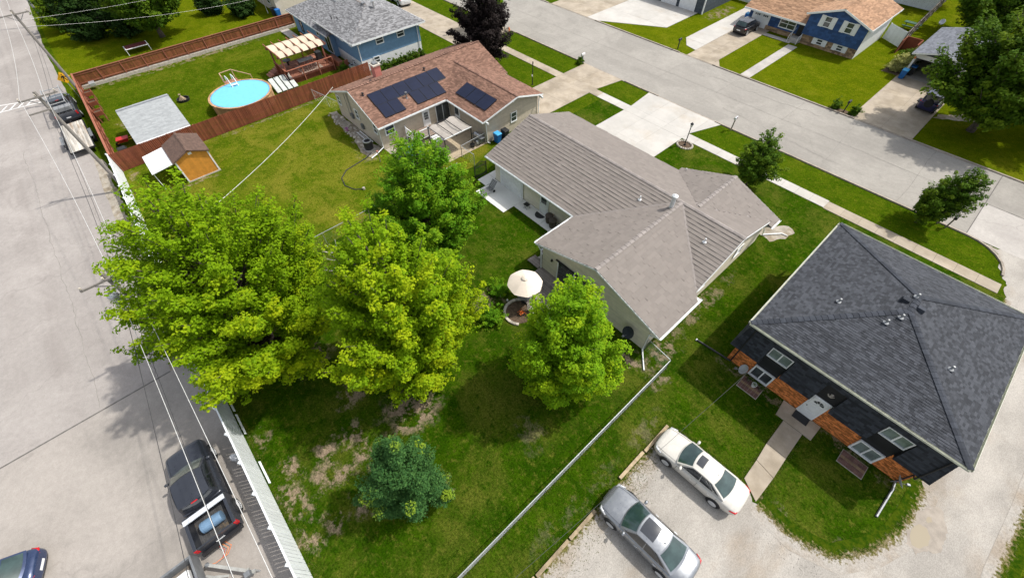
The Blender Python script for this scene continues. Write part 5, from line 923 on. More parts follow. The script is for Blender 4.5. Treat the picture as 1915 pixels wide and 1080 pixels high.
def car(name, label, cat, loc, rz, L, Wd, pm, keys, wheels, wr, gh, sunroof=None, glass=None, sglass=None, win=((.08,.47),(.49,.79),(.81,.92)), shell='body', tail=None, head=None, mirror=True, group=None, rack=False, rear_v=(.12,.92), handles=True, trunkline=None):
    """keys: (x, half width, z shoulder, z centre, z bottom) along the body; gh: greenhouse numbers"""
    o = thing(name, label, cat, (loc[0],loc[1],0), rz, group); hw = Wd/2
    xs = sorted(set([k[0] for k in keys]+[L*i/22 for i in range(23)])); b = MB(); rows = []
    for x in xs:
        w, zs, zc, zb = prof(keys, x)
        half = [(0,zb),(w*.80,zb),(w*.965,zb+.10),(w,lerp(zb,zs,.45)),(w*.985,lerp(zb,zs,.72)),(w*.93,zs-.02),(w*.86,zs+.012),(w*.60,lerp(zs,zc,.75)+.008),(w*.3,zc-.002),(0,zc)]
        rows.append([Vector((x,-y,z)) for y, z in half]+[Vector((x,y,z)) for y, z in half[-2:0:-1]])
    n = len(rows[0]); st = len(b.v)
    for r in rows: b.v += [tuple(p) for p in r]
    for i in range(len(rows)-1):
        for j in range(n): b.f.append((st+i*n+j, st+(i+1)*n+j, st+(i+1)*n+(j+1)%n, st+i*n+(j+1)%n)); b.a.append(.5)
    b.f.append(tuple(st+j for j in range(n))); b.f.append(tuple(st+(len(rows)-1)*n+j for j in range(n-1,-1,-1))); b.a += [.5,.5]
    body = b.build('body', pm, o, smooth=True, local=True, sub=1)
    a0, a1, a2, a3, gb, gt, zb0, zt, zb3 = gh; c = Vector(((a0+a3)/2, 0, zb0-.2))
    ws = lambda u, v: Vector((lerp(a0,a1,v)+.17*u*u*(1-.45*v), u*lerp(gb,gt,v), lerp(zb0,zt,v**.9)-.05*u*u*v+.01))
    rw = lambda u, v: Vector((lerp(a3,a2,v)-.13*u*u*(1-.35*v), u*lerp(gb*.97,gt,v), lerp(zb3,zt,v**.9)-.05*u*u*v+.01))
    rf = lambda u, v: ws(u,1).lerp(rw(u,1), v)+Vector((0,0,.055*math.sin(math.pi*min(1,max(0,v)))*(1-.4*u*u)))
    sd = lambda sg: (lambda s, v: ws(sg,v).lerp(rw(sg,v), s)+Vector((0,sg*.02*math.sin(math.pi*min(1,max(0,s))),.055*.6*math.sin(math.pi*min(1,max(0,s)))*v)))
    g = MB(); g.grid(grid_patch(ws,-1,1,0,1,8,5), .5); g.grid(grid_patch(rw,-1,1,0,1,8,5), .5); g.grid(grid_patch(rf,-1,1,0,1,8,8), .5)
    for sg in (-1,1): g.grid(grid_patch(sd(sg),0,1,0,1,8,5), .5)
    g.build('cabin', pm, o, smooth=True, local=True)
    gm = glass or CARGLASS
    for nm, fn, rg_ in (('windshield', ws, (-.90,.90,.06,.95)), ('rear_window', rw, (-.88,.88,*rear_v))):
        m = MB(); m.grid(offset_patch(fn,*rg_,8,5,.010,c)); m.build(nm, CARGLASS2 if (nm == 'rear_window' and rear_v[0] > .4) else gm, o, smooth=True, local=True)
    for sg in (-1,1):
        for (s0, s1) in win: m = MB(); m.grid(offset_patch(sd(sg), s0, s1, .10, .93, 6, 3, .010, c)); m.build('side_window', sglass or CARGLASS2, o, smooth=True, local=True)
    if sunroof: m = MB(); m.grid(offset_patch(rf, -sunroof[2], sunroof[2], sunroof[0], sunroof[1], 4, 4, .008, c)); m.build('sunroof', M('sunroof_glass', (.05,.055,.065), .2) if not bpy.data.materials.get('sunroof_glass') else bpy.data.materials['sunroof_glass'], o, smooth=True, local=True)
    for x in wheels:
        for sg in (-1,1):
            w = prof(keys, x)[0]; m = MB(); m.lathe((x, sg*(w-.03), wr+.02), [(wr*1.13,-.045),(wr*1.13,.036)], 22, (0,1,0)); m.build('wheel_arch', PLASTB, o, local=True); wheel(o, x, sg*(w-.07), wr, .22, sg)
    if mirror:
        for sg in (-1,1):
            p = ws(sg,.12); m = MB(); q = p+Vector((.18,sg*.16,.02)); m.lathe(q, [(0,-.12),(.06,-.10),(.085,0),(.06,.09),(0,.11)], 8, (0,1,0)); m.beam(p+Vector((.14,0,-.02)), q, .04, .05); m.build('mirror', pm, o, smooth=True, local=True)
    w0, zs0, zc0, zb_0 = prof(keys, .28); wL, zsL, zcL, zbL = prof(keys, L-.2)
    for sg in (-1,1):
        m = MB(); x0 = .06; pts = [Vector((.10, sg*prof(keys,.10)[0]*.62, prof(keys,.10)[1]-.06)), Vector((.20, sg*prof(keys,.20)[0]*.93, prof(keys,.20)[1]-.05)), Vector((.52, sg*prof(keys,.52)[0]*.97, prof(keys,.52)[1]-.03))]
        m.tube(pts, [.05,.085,.03], 7); m.build('headlight', LAMPL, o, smooth=True, local=True)
        m = MB(); pts = [Vector((L-.05, sg*prof(keys,L-.05)[0]*.68, zsL-.10)), Vector((L-.14, sg*prof(keys,L-.14)[0]*.93, zsL-.09)), Vector((L-.4, sg*prof(keys,L-.4)[0]*.985, zsL-.07))]
        m.tube(pts, [.045,.07,.02], 7); m.build('tail_light', REDL, o, smooth=True, local=True)
        if handles:
            for s in (.36,.70):
                x = lerp(a0,a3,s); w, zs, zc, zb = prof(keys, x); m = MB(); m.beam((x, sg*(w*.985), lerp(zb,zs,.78)), (x+.16, sg*(w*.985), lerp(zb,zs,.78)), .05, .03); m.build('door_handle', pm, o, local=True)
    # shut lines on hood, doors and trunk, grille, bumper, plate
    def line(pts, r=.007): m = MB(); m.tube([Vector(p) for p in pts], r, 4); m.build('shut_line', PLASTB, o, local=True)
    for sg in (-1,1):
        for s in (.06,.50,.90):
            x = lerp(a0+.1,a3-.15,s); w, zs, zc, zb = prof(keys, x); line([(x, sg*w*.967, zb+.12), (x, sg*w*1.0, lerp(zb,zs,.45)), (x, sg*w*.987, lerp(zb,zs,.72)), (x, sg*w*.93, zs-.02)])
        line([(x, sg*prof(keys,x)[0]*.80, lerp(prof(keys,x)[1],prof(keys,x)[2],.32)+.012) for x in (.22,.5,.8,a0+.1)], .006)
    w, zs, zc, zb = prof(keys, .06); m = MB(); m.box(-.015,.09,-w*.42,w*.42,zs-.26,zs-.07); m.build('grille', PLASTB, o, local=True); m = MB(); m.box(.0,.1,-w*.7,w*.7,zb+.04,zb+.14); m.build('lower_grille', PLASTB, o, local=True)
    w, zs, zc, zb = prof(keys, L-.03); m = MB(); m.box(L-.06,L+.012,-.26,.26,zs-.32,zs-.20); m.build('number_plate', WHITE, o, local=True)
    m = MB(); m.box(.3,L-.3,-hw*.7,hw*.7,.14,.24); m.build('underbody', PLASTB, o, local=True)
    p = rf(0,.92); m = MB(); m.lathe(p, [(.05,-.01),(.03,.03),(.008,.05)], 6); m.build('antenna', pm, o, local=True)
    return o, body, (ws, rw, rf)
SEDAN = lambda L, hw: [(0,hw*.55,.56,.60,.32),(.06,hw*.74,.63,.68,.22),(.22,hw*.90,.70,.76,.18),(.5,hw*.96,.76,.83,.17),(.95,hw*.99,.82,.91,.17),(1.45,hw,.87,.98,.17),(1.9,hw,.90,1.0,.17),(3.3,hw,.95,1.02,.17),(L-.9,hw*.995,.96,1.06,.18),(L-.45,hw*.97,.95,1.07,.22),(L-.16,hw*.90,.91,1.03,.28),(L-.03,hw*.76,.84,.95,.36),(L,hw*.66,.78,.86,.42)]
WHITEC = paint('pearl_white_paint', (.60,.575,.52), 0, .3); SILVER = paint('silver_grey_paint', (.27,.285,.305), .6, .34); NAVYC = paint('navy_paint', (.03,.05,.12), .3, .3); BLACKC = paint('black_paint', (.040,.045,.058), .35, .33); BLACKS = paint('gloss_black_paint', (.012,.013,.016), .2, .3); JEEPC = paint('blue_jeep_paint', (.012,.014,.075), .2, .35); WHITEV = paint('white_van_paint', (.75,.76,.76), 0, .35); GREYC = paint('dark_grey_paint', (.07,.08,.10), .4, .35)
car('white_sedan', 'pearl white sedan parked nearest the dark house walkway', 'car', (-.22,11.05), R(2.2), 4.85, 1.84, WHITEC, SEDAN(4.85,.92), (.98,3.78), .335, (1.22,1.98,3.25,4.15,.80,.575,.97,1.43,1.05), (.06,.36,.55))
car('silver_sedan', 'silver grey sedan with large dark sunroof parked by the timbers', 'car', (-.30,6.52), R(2.6), 4.95, 1.88, SILVER, SEDAN(4.95,.94), (.98,3.86), .34, (1.18,1.95,3.30,4.25,.83,.60,.97,1.45,1.06), (.06,.62,.66), win=((.08,.45),(.47,.78),(.80,.91)))
car('navy_hatchback', 'dark blue car with an orange item inside, cut off at the lower left corner', 'car', (-17.7,-20.1), R(72), 4.4, 1.8, NAVYC, SEDAN(4.4,.9), (.9,3.5), .33, (1.15,1.85,3.4,4.1,.80,.60,.97,1.55,1.05), win=((.09,.45),(.49,.88)))
SUVK = lambda L, hw, z: [(0,hw*.70,.70*z,.76*z,.35),(.08,hw*.88,.86*z,.92*z,.28),(.3,hw*.96,.92*z,1.0*z,.26),(1.2,hw,1.0*z,1.08*z,.25),(L-.3,hw,1.03*z,1.1*z,.27),(L-.06,hw*.93,1.0*z,1.05*z,.33),(L,hw*.85,.9*z,.95*z,.4)]
car('black_suv', 'small black SUV parked on the navy house driveway', 'car', (-25.55,68.0), R(-92), 4.2, 1.85, BLACKS, SUVK(4.2,.92,1.0), (.85,3.35), .36, (1.0,1.6,3.75,4.1,.80,.66,1.06,1.62,1.1), win=((.06,.40),(.43,.68),(.71,.92)))
o, _, _ = car('blue_jeep', 'dark blue off-road vehicle with rear spare wheel under the big shade tree', 'car', (-1.95,64.2), R(-92), 4.0, 1.85, JEEPC, SUVK(4.0,.85,1.1), (.7,3.2), .42, (1.3,1.5,3.85,3.95,.74,.70,1.15,1.85,1.15), glass=CARGLASS2, win=((.05,.36),(.40,.66),(.70,.95)))
m = MB(); m.lathe((4.08,0,1.05), [(.12,-.1),(.36,-.1),(.4,0),(.36,.1),(.12,.1)], 18, (1,0,0)); m.build('spare_wheel', RUBBER, o, local=True)
for y in (-.92,.92): m = MB(); m.box(.4,1.2,y-.12,y+.12,.75,.86); m.box(2.8,3.7,y-.12,y+.12,.75,.86); m.build('fender', PLASTB, o, local=True)
car('white_van', 'white vehicle on the driveway behind the blue house at the top edge', 'car', (-70.6,37.4), R(-8), 4.8, 1.9, WHITEV, SUVK(4.8,.95,1.05), (.95,3.8), .37, (1.1,1.8,4.3,4.7,.82,.68,1.1,1.75,1.15), win=((.06,.36),(.40,.64),(.68,.92)))
TRUCKG = glassmat('truck_windshield', (.07,.085,.07), .1)
def pickup(name, label, loc, rz, pm, L=5.75, Wd=2.0, bar=None, cargo=True):
    hw = Wd/2; K = [(0,hw*.72,.82,.90,.42),(.07,hw*.88,.98,1.05,.34),(.25,hw*.96,1.06,1.13,.32),(.9,hw,1.12,1.21,.32),(1.55,hw,1.16,1.24,.32),(3.88,hw,1.18,1.22,.32)]
    o, body, f = car(name, label, 'pickup truck', loc, rz, 3.88, Wd, pm, K, (.95,), .40, (1.28,2.2,3.76,3.86,.88,.73,1.19,1.86,1.22), win=((.05,.46),(.50,.92)), rear_v=(.45,.88), glass=TRUCKG)
    for ch in list(o.children):
        if ch.name.split('.')[0] in ('tail_light','number_plate','headlight'): bpy.data.objects.remove(ch, do_unlink=True)
    bx = MB()
    for sg in (-1,1): bx.box(3.92,L-.05, min(sg*hw*.99,sg*(hw-.17)), max(sg*hw*.99,sg*(hw-.17)), .42,1.24)
    bx.box(3.92,4.0,-hw+.17,hw-.17,.5,1.22); bx.build('bed', pm, o, local=True, bevel=.03)
    m = MB(); m.box(L-.10,L-.03,-hw+.17,hw-.17,.6,1.22); m.build('tailgate', pm, o, local=True, bevel=.015)
    m = MB(); m.box(4.0,L-.1,-hw+.17,hw-.17,.55,.62)
    for i in range(9): y = -hw+.25+i*.18; m.box(4.0,L-.1,y,y+.09,.62,.645)
    m.build('bed_floor', M('bed_liner', (.06,.06,.062), .7, na=.3, ns=3, col2=(.13,.10,.07), cs=2.2, clo=.55, chi=.65) if not bpy.data.materials.get('bed_liner') else bpy.data.materials['bed_liner'], o, local=True); m = MB(); m.box(L-.02,L+.16,-hw*.95,hw*.95,.48,.68); m.build('bumper', BLACKM, o, local=True, bevel=.03)
    for sg in (-1,1):
        m = MB(); m.box(L-.16,L-.02,min(sg*hw*1.0,sg*(hw-.16)),max(sg*hw*1.0,sg*(hw-.16)),.85,1.2); m.build('tail_light', REDL, o, local=True, bevel=.02); w = hw
        m = MB(); m.lathe((4.62, sg*(w-.03), .42), [(.46,-.05),(.46,.05)], 22, (0,1,0)); m.build('wheel_arch', PLASTB, o, local=True); wheel(o, 4.62, sg*(hw-.03), .40, .25, sg); m = MB(); m.box(1.6,3.9,min(sg*(hw+.02),sg*(hw-.12)),max(sg*(hw+.02),sg*(hw-.12)),.36,.42); m.build('running_board', BLACKM, o, local=True)
    m = MB(); m.box(L,L+.01,-.2,.2,.72,.82); m.build('number_plate', WHITE, o, local=True); m = MB(); m.box(3.78,3.83,-.14,.14,1.83,1.87); m.build('brake_light', REDL, o, local=True)
    if bar:
        m = MB(); m.box(4.06,4.31,-hw*.97,hw*.97,1.25,1.33); m.build('tool_box', bar, o, local=True, bevel=.01)
    return o
pickup('black_pickup', 'black pickup with white tool box across its bed, parked along the white fence', (-17.35,-9.12), R(0.5), BLACKC, bar=M('white_toolbox', (.62,.65,.69), .4))
m = MB(); m.lathe((-12.55,-9.55,.95), [(.0,0),(.26,.01),(.28,.04),(.275,.08),(.29,.12),(.285,.5),(.29,.54),(.275,.9),(.26,.96),(0,.97)], 18, (.06,1,0)); tag(m.build('plastic_drum', M('blue_drum', (.13,.22,.33), .45), smooth=False), 'blue plastic drum lying in the bed of the black pickup', 'drum')
pickup('grey_pickup', 'dark grey work pickup with ladder rack hitched to the flatbed trailer', (-68.3,-7.95), R(0.5), GREYC, 5.9, 2.0)
o = thing('ladder_rack', 'steel ladder rack on the work pickup by the brown fence', 'rack', (-64,-7.95,0)); m = MB()
for x in (-66.6,-64.3,-62.6):
    for y in (-8.75,-7.15): m.beam((x,y,1.2), (x,y,2.25), .05, .05)
    m.beam((x,-8.8,2.25), (x,-7.1,2.25), .06, .06)
for y in (-8.75,-7.15): m.beam((-67,y,2.3), (-62.4,y,2.3), .06, .06)
m.build('frame', GALV, o); m = MB(); m.box(-63.9,-63.1,-8.8,-7.1,1.2,1.55); m.build('tool_chest', GALV_D, o)
def flatbed(name, label, x0, x1, y0, y1, z=.62):
    o = thing(name, label, 'trailer', ((x0+x1)/2,(y0+y1)/2,0)); n = 11; w = (y1-y0)/n
    for i in range(n): m = MB(); m.box(x0,x1,y0+i*w+.006,y0+(i+1)*w-.006,z-.05,z+RNG.uniform(-.006,.004)); m.build('plank', M('worn_plank', (.46,.43,.38), .9, var=.22, na=.25, ns=1.2, col2=(.30,.24,.18), cs=.9, clo=.5, chi=.65, bump=.3, stretch=(.4,3,1)) if not bpy.data.materials.get('worn_plank') else bpy.data.materials['worn_plank'], o)
    m = MB(); [m.box(*q) for q in ((x0-.06,x1+.06,y0-.08,y0,z-.16,z+.02),(x0-.06,x1+.06,y1,y1+.08,z-.16,z+.02),(x0-.06,x0,y0,y1,z-.16,z+.02),(x1,x1+.06,y0,y1,z-.16,z+.02))]; m.beam((x0,(y0+y1)/2,.5), (x0-1.1,(y0+y1)/2,.5), .1, .1); m.build('frame', BLACKM, o)
    for y, s in ((y0-.24,-1),(y1+.24,1)):
        for dx in (-.45,.4):
            xx = (x0+x1)/2+.6+dx; q = MB(); q.lathe((xx,y,.36), [(.2,-.1),(.34,-.1),(.36,0),(.34,.1),(.2,.1)], 18, (0,1,0)); q.lathe((xx,y,.36), [(.21,-.06),(.21,.06)], 12, (0,1,0)); q.build('wheel', RUBBER, o)
        m = MB(); xx = (x0+x1)/2+.6; m.box(xx-.95,xx+.9,y-.13,y+.13,.76,.80); m.build('fender', GREYM, o)
    return o
flatbed('flatbed_trailer', 'flatbed trailer with worn plank deck behind the grey work pickup', -61.4, -54.9, -8.95, -7.0)
o = thing('cargo_trailer', 'boxy trailer with grey rim and white load at the bottom edge behind the black pickup', 'trailer', (-10,-11.5,0)); o.rotation_euler = (0,0,0); m = MB()
for q in ((-11.7,-7.5,-12.3,-12.2), (-11.7,-7.5,-10.35,-10.25), (-11.7,-11.6,-12.2,-10.35), (-7.6,-7.5,-12.2,-10.35)): m.box(*q, .45, 1.15)
m.build('side_panel', GREYM, o, bevel=.01); m = MB(); m.box(-11.6,-7.6,-12.2,-10.35,.45,.55); m.build('bed', WOODG, o); m = MB(); m.box(-11.3,-8,-12.05,-10.6,.55,.95); m.build('load', WHITE, o, bevel=.06)
for y in (-12.45,-10.1): m = MB(); m.lathe((-9.4,y,.34), [(.2,-.1),(.32,-.1),(.34,0),(.32,.1),(.2,.1)], 18, (0,1,0)); m.build('wheel', RUBBER, o)
o = thing('hitch_frame', 'grey steel drawbar frame with winch lying beside the boxy trailer', 'drawbar', (-10,-9.2,0)); m = MB(); m.beam((-11.0,-10.0,.55), (-9.2,-8.4,.55), .14, .12); m.beam((-10.6,-10.2,.5), (-8.6,-8.5,.5), .10, .10); m.beam((-10.3,-9.9,.5), (-9.9,-9.4,.5), .08, .08); m.beam((-9.6,-8.6,.5), (-8.3,-9.6,.5), .10, .1); m.build('frame', M('primer_grey', (.34,.34,.32), .6, na=.15), o); m = MB(); m.lathe((-11.0,-10.0,.6), [(.08,-.05),(.11,.02),(.05,.12)], 10); m.build('coupler', GREYM, o); m = MB(); m.box(-9.4,-9.15,-8.75,-8.5,.6,.85); m.build('winch', GREYM, o); m = MB(); m.tube([(-9.3,-8.4,0),(-9.3,-8.4,.6)], .04); m.build('jack', GALV, o)
for i, (c, dx, lb) in enumerate(((ORANGEP,0,'orange looped cable between the black pickup and trailer, outer loop'), (AMBER,.15,'orange looped cable between the black pickup and trailer, inner loop'), (REDP,.3,'red looped cable between the black pickup and trailer'))):
    m = MB(); m.tube([(-11.6+.4*dx,-9.4+dx*.4,.55),(-11.5,-9.1-dx,.35),(-11.2,-8.95-dx,.3),(-10.9,-9.2-dx*.8,.35),(-10.85,-9.7,.5),(-10.95,-9.95,.6)], .014, 6); tag(m.build('trailer_cable', c), lb, 'cable')
# ------------------------------------------------------------------ poles, wires and street things
def pole(label, x, y, h, arm=2.4, lower=False, transformer=False):
    o = thing('utility_pole', label, 'utility pole', (x,y,0), 0, 'utility poles along the alley'); m = MB(); m.tube([(x,y,-.1),(x,y,h*.5),(x,y,h)], [.16,.135,.11], 10); m.build('pole', POLEW, o)
    m = MB(); m.beam((x+.16,y-arm/2,h-.35), (x+.16,y+arm/2,h-.35), .09, .11); ca = m.build('crossarm', POLEW, o)
    for dy in (-arm/2+.1,-.1,arm/2-.1): m = MB(); m.lathe((x+.16,y+dy,h-.28), [(.03,0),(.06,.05),(.04,.1),(.07,.14),(0,.2)], 8); m.build('insulator', STONEW, ca)
    for s in (-1,1): m = MB(); m.beam((x+.1,y+s*arm*.3,h-.38), (x+.06,y,h-1.0), .03, .04); m.build('brace', GREYM, o)
    if lower: m = MB(); m.beam((x+.16,y-1.3,h-1.3), (x+.16,y+.2,h-1.3), .09, .1); m.build('lower_arm', POLEW, o)
    if transformer: m = MB(); m.lathe((x+.1,y-.45,h-2.2), [(.0,0),(.25,.02),(.26,.85),(.2,.95),(0,.97)], 14); m.lathe((x+.1,y-.45,h-1.2), [(.05,0),(.05,.25),(0,.27)], 8); m.build('transformer', GALV, o)
    return o
PO = [(-67.4,-5.9,9.1), (-46.1,-6.4,9.1), (-24.3,-6.86,7.9)]
pole('wooden utility pole behind the yellow crossing sign, farthest along the alley', *PO[0]); pole('wooden utility pole beside the flatbed trailer, with two crossarms', *PO[1], lower=True); pole('wooden utility pole with transformer, mostly hidden by the largest maple', *PO[2], transformer=True)
m = MB(); m.tube([(-97,-6.0,0),(-97,-6.0,9)], [.16,.12], 8); tag(m.build('utility_pole', GALV_D), 'grey pole at the top left corner along the alley', 'utility pole', 'utility poles along the alley')
def wire(label, pts, r=.016, mat=None, sag=.35, name='overhead_wire', group='overhead wires along the alley'):
    P = []
    for a, b in zip(pts[:-1], pts[1:]):
        a, b = Vector(a), Vector(b); k = 14
        for i in range(k): t = i/k; p = a.lerp(b, t); p.z -= sag*4*t*(1-t); P.append(p)
    P.append(Vector(pts[-1])); m = MB(); m.tube(P, r, 5); tag(m.build(name, mat or WIREM), label, 'wire', group)
wire('bright bare wire on the street side of the alley poles', [(-110,-7.2,9.0),(-67.24,-6.7,8.95),(-45.94,-7.4,8.95),(-24.1,-6.5,7.9),(5.5,-6.25,8.5)], .0115); wire('bright bare wire on the yard side of the alley poles', [(-110,-6.2,9.0),(-67.24,-6.0,8.95),(-45.94,-5.95,8.95),(-24.1,-5.9,7.9),(5.5,-5.1,8.5)], .0115)
wire('dark insulated cable strung below the bare alley wires', [(-67.4,-6.0,6.6),(-46.1,-6.9,6.6),(-24.3,-7.0,6.4),(6,-9.6,6.2)], .013, WIRED); wire('thin dark cable hanging lowest along the alley poles', [(-67.4,-6.0,6.0),(-46.1,-6.85,6.0),(-24.3,-7.0,5.9),(6,-7.6,5.8)], .011, WIRED)
wire('pale service cable dropping over the lawn to the solar house', [(-24.3,-6.7,7.0),(-43.7,14.2,3.3)], .018, DROPW, .7, 'service_cable', 'service cables'); wire('thin pale service wire over the spruces to the cream house', [(-67.4,-5.8,8.2),(-82,21,4.2)], .007, WIREM, .5, 'service_cable', 'service cables'); wire('thin service wire from the far pole over the lawn to the blue house', [(-67.4,-5.8,7.6),(-72,24,4.0)], .007, WIREM, .8, 'service_cable', 'service cables'); wire('thin dark wire from the dark house dish over the parked sedans', [(1.1,18.1,2.6),(-1.5,-8.0,7.0)], .008, WIRED, .3, 'service_cable', 'service cables')
s = thing('crossing_sign', 'yellow diamond pedestrian crossing sign at the alley corner of the brown fence', 'sign', (-67.9,-6.35,0)); m = MB(); m.tube([(-67.9,-6.35,0),(-67.9,-6.35,2.9)], .035); m.build('post', GALV, s)
Cn = Vector((-67.84,-6.30,2.55)); Nv = Vector((.97,.24,0)).normalized(); Uv = Vector((-.24,.97,0)).normalized(); m = MB(); q = lambda u, v, n=0: Cn+Uv*u+Vector(Z3)*v+Nv*n; dd = .62; pts = [(-dd,0),(-dd+.06,-.06),(-.06,-dd+.06),(0,-dd),(.06,-dd+.06),(dd-.06,-.06),(dd,0),(dd-.06,.06),(.06,dd-.06),(0,dd),(-.06,dd-.06),(-dd+.06,.06)]
m.poly([q(*p) for p in pts]); m.poly([q(p[0],p[1],-.012) for p in pts[::-1]]); m.build('panel', YELLOW, s)
m = MB(); f = lambda *ps: m.poly([q(u, v, .008) for u, v in ps]); f((-.05,.27),(.0,.24),(.06,.28),(.05,.36),(-.03,.37)); f((-.09,.21),(.09,.21),(.07,-.02),(-.08,-.02)); f((-.08,-.02),(.02,-.02),(-.12,-.36),(-.21,-.34)); f((.0,-.02),(.08,-.02),(.2,-.36),(.12,-.38)); f((.08,.2),(.24,.02),(.2,-.02),(.06,.12)); f((-.08,.2),(-.22,.02),(-.19,-.03),(-.06,.1)); m.build('walking_figure', BLACKM, s)
def mailbox(label, x, y, rz, boxm, postm, h=1.05):
    o = thing('mailbox', label, 'mailbox', (x,y,0), 0, 'mailboxes along the street'); m = MB(); m.box(x-.05,x+.05,y-.05,y+.05,0,h); m.build('post', postm, o); m = MB(); L = .26; P = [[(x+.11*math.cos(t), y+sg*L+.0, h+.12+.11*math.sin(t)) for t in [math.pi*i/8 for i in range(9)]] for sg in (-1,1)]
    m.grid(P); m.poly(P[0]+[(x-.11,y-L,h),(x+.11,y-L,h)]); m.poly(P[1][::-1]+[(x+.11,y+L,h),(x-.11,y+L,h)]); m.poly([(x+.11,y-L,h),(x+.11,y+L,h),(x+.11,y+L,h+.12),(x+.11,y-L,h+.12)]); m.poly([(x-.11,y+L,h),(x-.11,y-L,h),(x-.11,y-L,h+.12),(x-.11,y+L,h+.12)]); m.poly([(x-.11,y-L,h),(x+.11,y-L,h),(x+.11,y+L,h),(x-.11,y+L,h)]); m.build('box', boxm, o); m = MB(); m.box(x+.11,x+.125,y-.02,y+.03,h+.1,h+.3); m.build('flag', REDP if boxm is not BLACKM else BLACKM, o); return o
mailbox('white mailbox on a post at the solar house driveway', -34.5, 42.35, 0, WHITE, GREYM); mailbox('grey mailbox on a wooden post at the new white driveway', -14.05, 42.45, 0, GALV, WOODG, 1.25); mailbox('left of the two dark mailboxes by the leaning street tree', 4.6, 42.45, 0, BLACKM, WOODG, 1.0); mailbox('right of the two dark mailboxes by the leaning street tree', 5.2, 42.4, 0, BLACKM, WOODG, 1.0); mailbox('black mailbox beside the navy house driveway', -28.8, 54.6, 0, BLACKM, BLACKM); mailbox('black mailbox in a planted bed at the garage driveway', -7.75, 54.4, 0, BLACKM, BLACKM)
o = thing('lamp_post', 'black lantern lamp post in a stone ring beside the white driveway', 'lamp post', (-15.74,36.75,0)); m = MB(); m.lathe((-15.74,36.75,0), [(.12,0),(.1,.1),(.05,.2),(.04,1.95)], 10); m.build('post', BLACKM, o); m = MB(); m.lathe((-15.74,36.75,1.95), [(.05,0),(.10,.03),(.14,.3)], 6); m.build('lantern', M('lamp_glass', (.5,.5,.46), .2), o); m = MB(); m.lathe((-15.74,36.75,2.25), [(.18,0),(.12,.08),(.02,.16),(.02,.24)], 6); m.build('lantern_cap', BLACKM, o)
o = thing('lamp_post', 'slim black post beside the solar house driveway', 'lamp post', (-34.9,34.1,0)); m = MB(); m.lathe((-34.9,34.1,0), [(.1,0),(.06,.1),(.045,2.3),(.07,2.35),(.07,2.6),(0,2.66)], 8); m.build('post', BLACKM, o); m = MB(); m.box(-34.97,-34.83,34.0,34.06,1.0,1.2); m.build('number_tag', WHITE, o)
m = MB(); m.lathe((-47.8,41.9,0), [(.13,0),(.13,.06),(.09,.08),(.09,.5),(.12,.52),(.1,.62),(.03,.7),(0,.74)], 10); m.lathe((-47.8,41.9,.38), [(.05,-.16),(.05,.16)], 8, (0,1,0)); tag(m.build('fire_hydrant', ORANGEP), 'orange fire hydrant on the verge by the purple tree', 'hydrant')
def bin_(label, x, y, body, lid, rz=0):
    o = thing('wheeled_bin', label, 'bin', (x,y,0), rz, 'wheeled bins'); m = MB(); m.hexa(((-.24,-.26,.08),(.24,-.26,.08),(.24,.26,.08),(-.24,.26,.08),(-.30,-.34,.98),(.30,-.34,.98),(.30,.34,.98),(-.30,.34,.98))); m.build('body', body, o, local=True, bevel=.02); m = MB(); m.hexa(((-.32,-.38,.98),(.32,-.38,.98),(.32,.36,.98),(-.32,.36,.98),(-.28,-.33,1.06),(.28,-.33,1.06),(.28,.31,1.08),(-.28,.31,1.08))); m.build('lid', lid, o, local=True, bevel=.02); m = MB(); m.lathe((0,.3,.1), [(.1,-.3),(.1,-.22),(.02,-.22),(.02,.22),(.1,.22),(.1,.3)], 10, (1,0,0)); m.build('wheels', RUBBER, o, local=True); m = MB(); m.beam((-.25,.4,.95), (.25,.4,.95), .04, .04); m.build('handle', body, o, local=True)
    return o
bin_('blue wheeled bin with bright lid at the solar garage wall', -28.75, 23.45, BLUEB, BLUEL, R(90)); bin_('black wheeled bin next to the blue one at the solar garage wall', -28.7, 24.4, PLASTB, PLASTB, R(90)); bin_('blue wheeled bin at the detached garage by the pale shrub', -6.35, 66.8, BLUEB, BLUEL); bin_('dark wheeled bin behind the blue bin at the detached garage', -6.0, 68.4, PLASTB, BLUEB); bin_('blue wheeled bin beside the black SUV at the navy house', -27.4, 69.3, BLUEB, BLUEL)
def dish(label, x, y, z, az, wall=None, col=None, r=.34, tilt=.6):
    o = thing('satellite_dish', label, 'satellite dish', (x,y,z), az, 'satellite dishes'); m = MB(); ax = Vector((math.cos(tilt),0,math.sin(tilt))); m.lathe(Vector((.22,0,.12))-ax*.0, [(0,-.07),(r*.55,-.045),(r,.02),(r*.97,.03),(r*.5,-.03),(0,-.05)], 18, ax); m.build('reflector', col or M('dish_grey', (.40,.42,.44), .5) if not bpy.data.materials.get('dish_grey') or col else bpy.data.materials['dish_grey'], o, smooth=False, local=True)
    m = MB(); m.tube([(.0,0,-.25),(.05,0,-.05),(.18,0,.08)], .025, 6); m.tube([(.15,0,-.15),(.62,0,.0)], .015, 6); m.box(.56,.7,-.05,.05,-.05,.07); m.build('arm', GREYM, o, local=True); return o
dish('black satellite dish on the gray house gable wall', -5.5, 14.85, 1.1, R(-100), col=M('dish_black', (.03,.035,.045), .4), r=.42); dish('grey satellite dish on the brick wall left of the lower window', .95, 18.25, .55, R(-150), r=.33); dish('grey satellite dish on the brick wall at the right downspout', 9.3, 18.15, .6, R(28), r=.34); dish('satellite dish above the detached garage roof', -7.1, 76.5, 3.3, R(-100), r=.30)
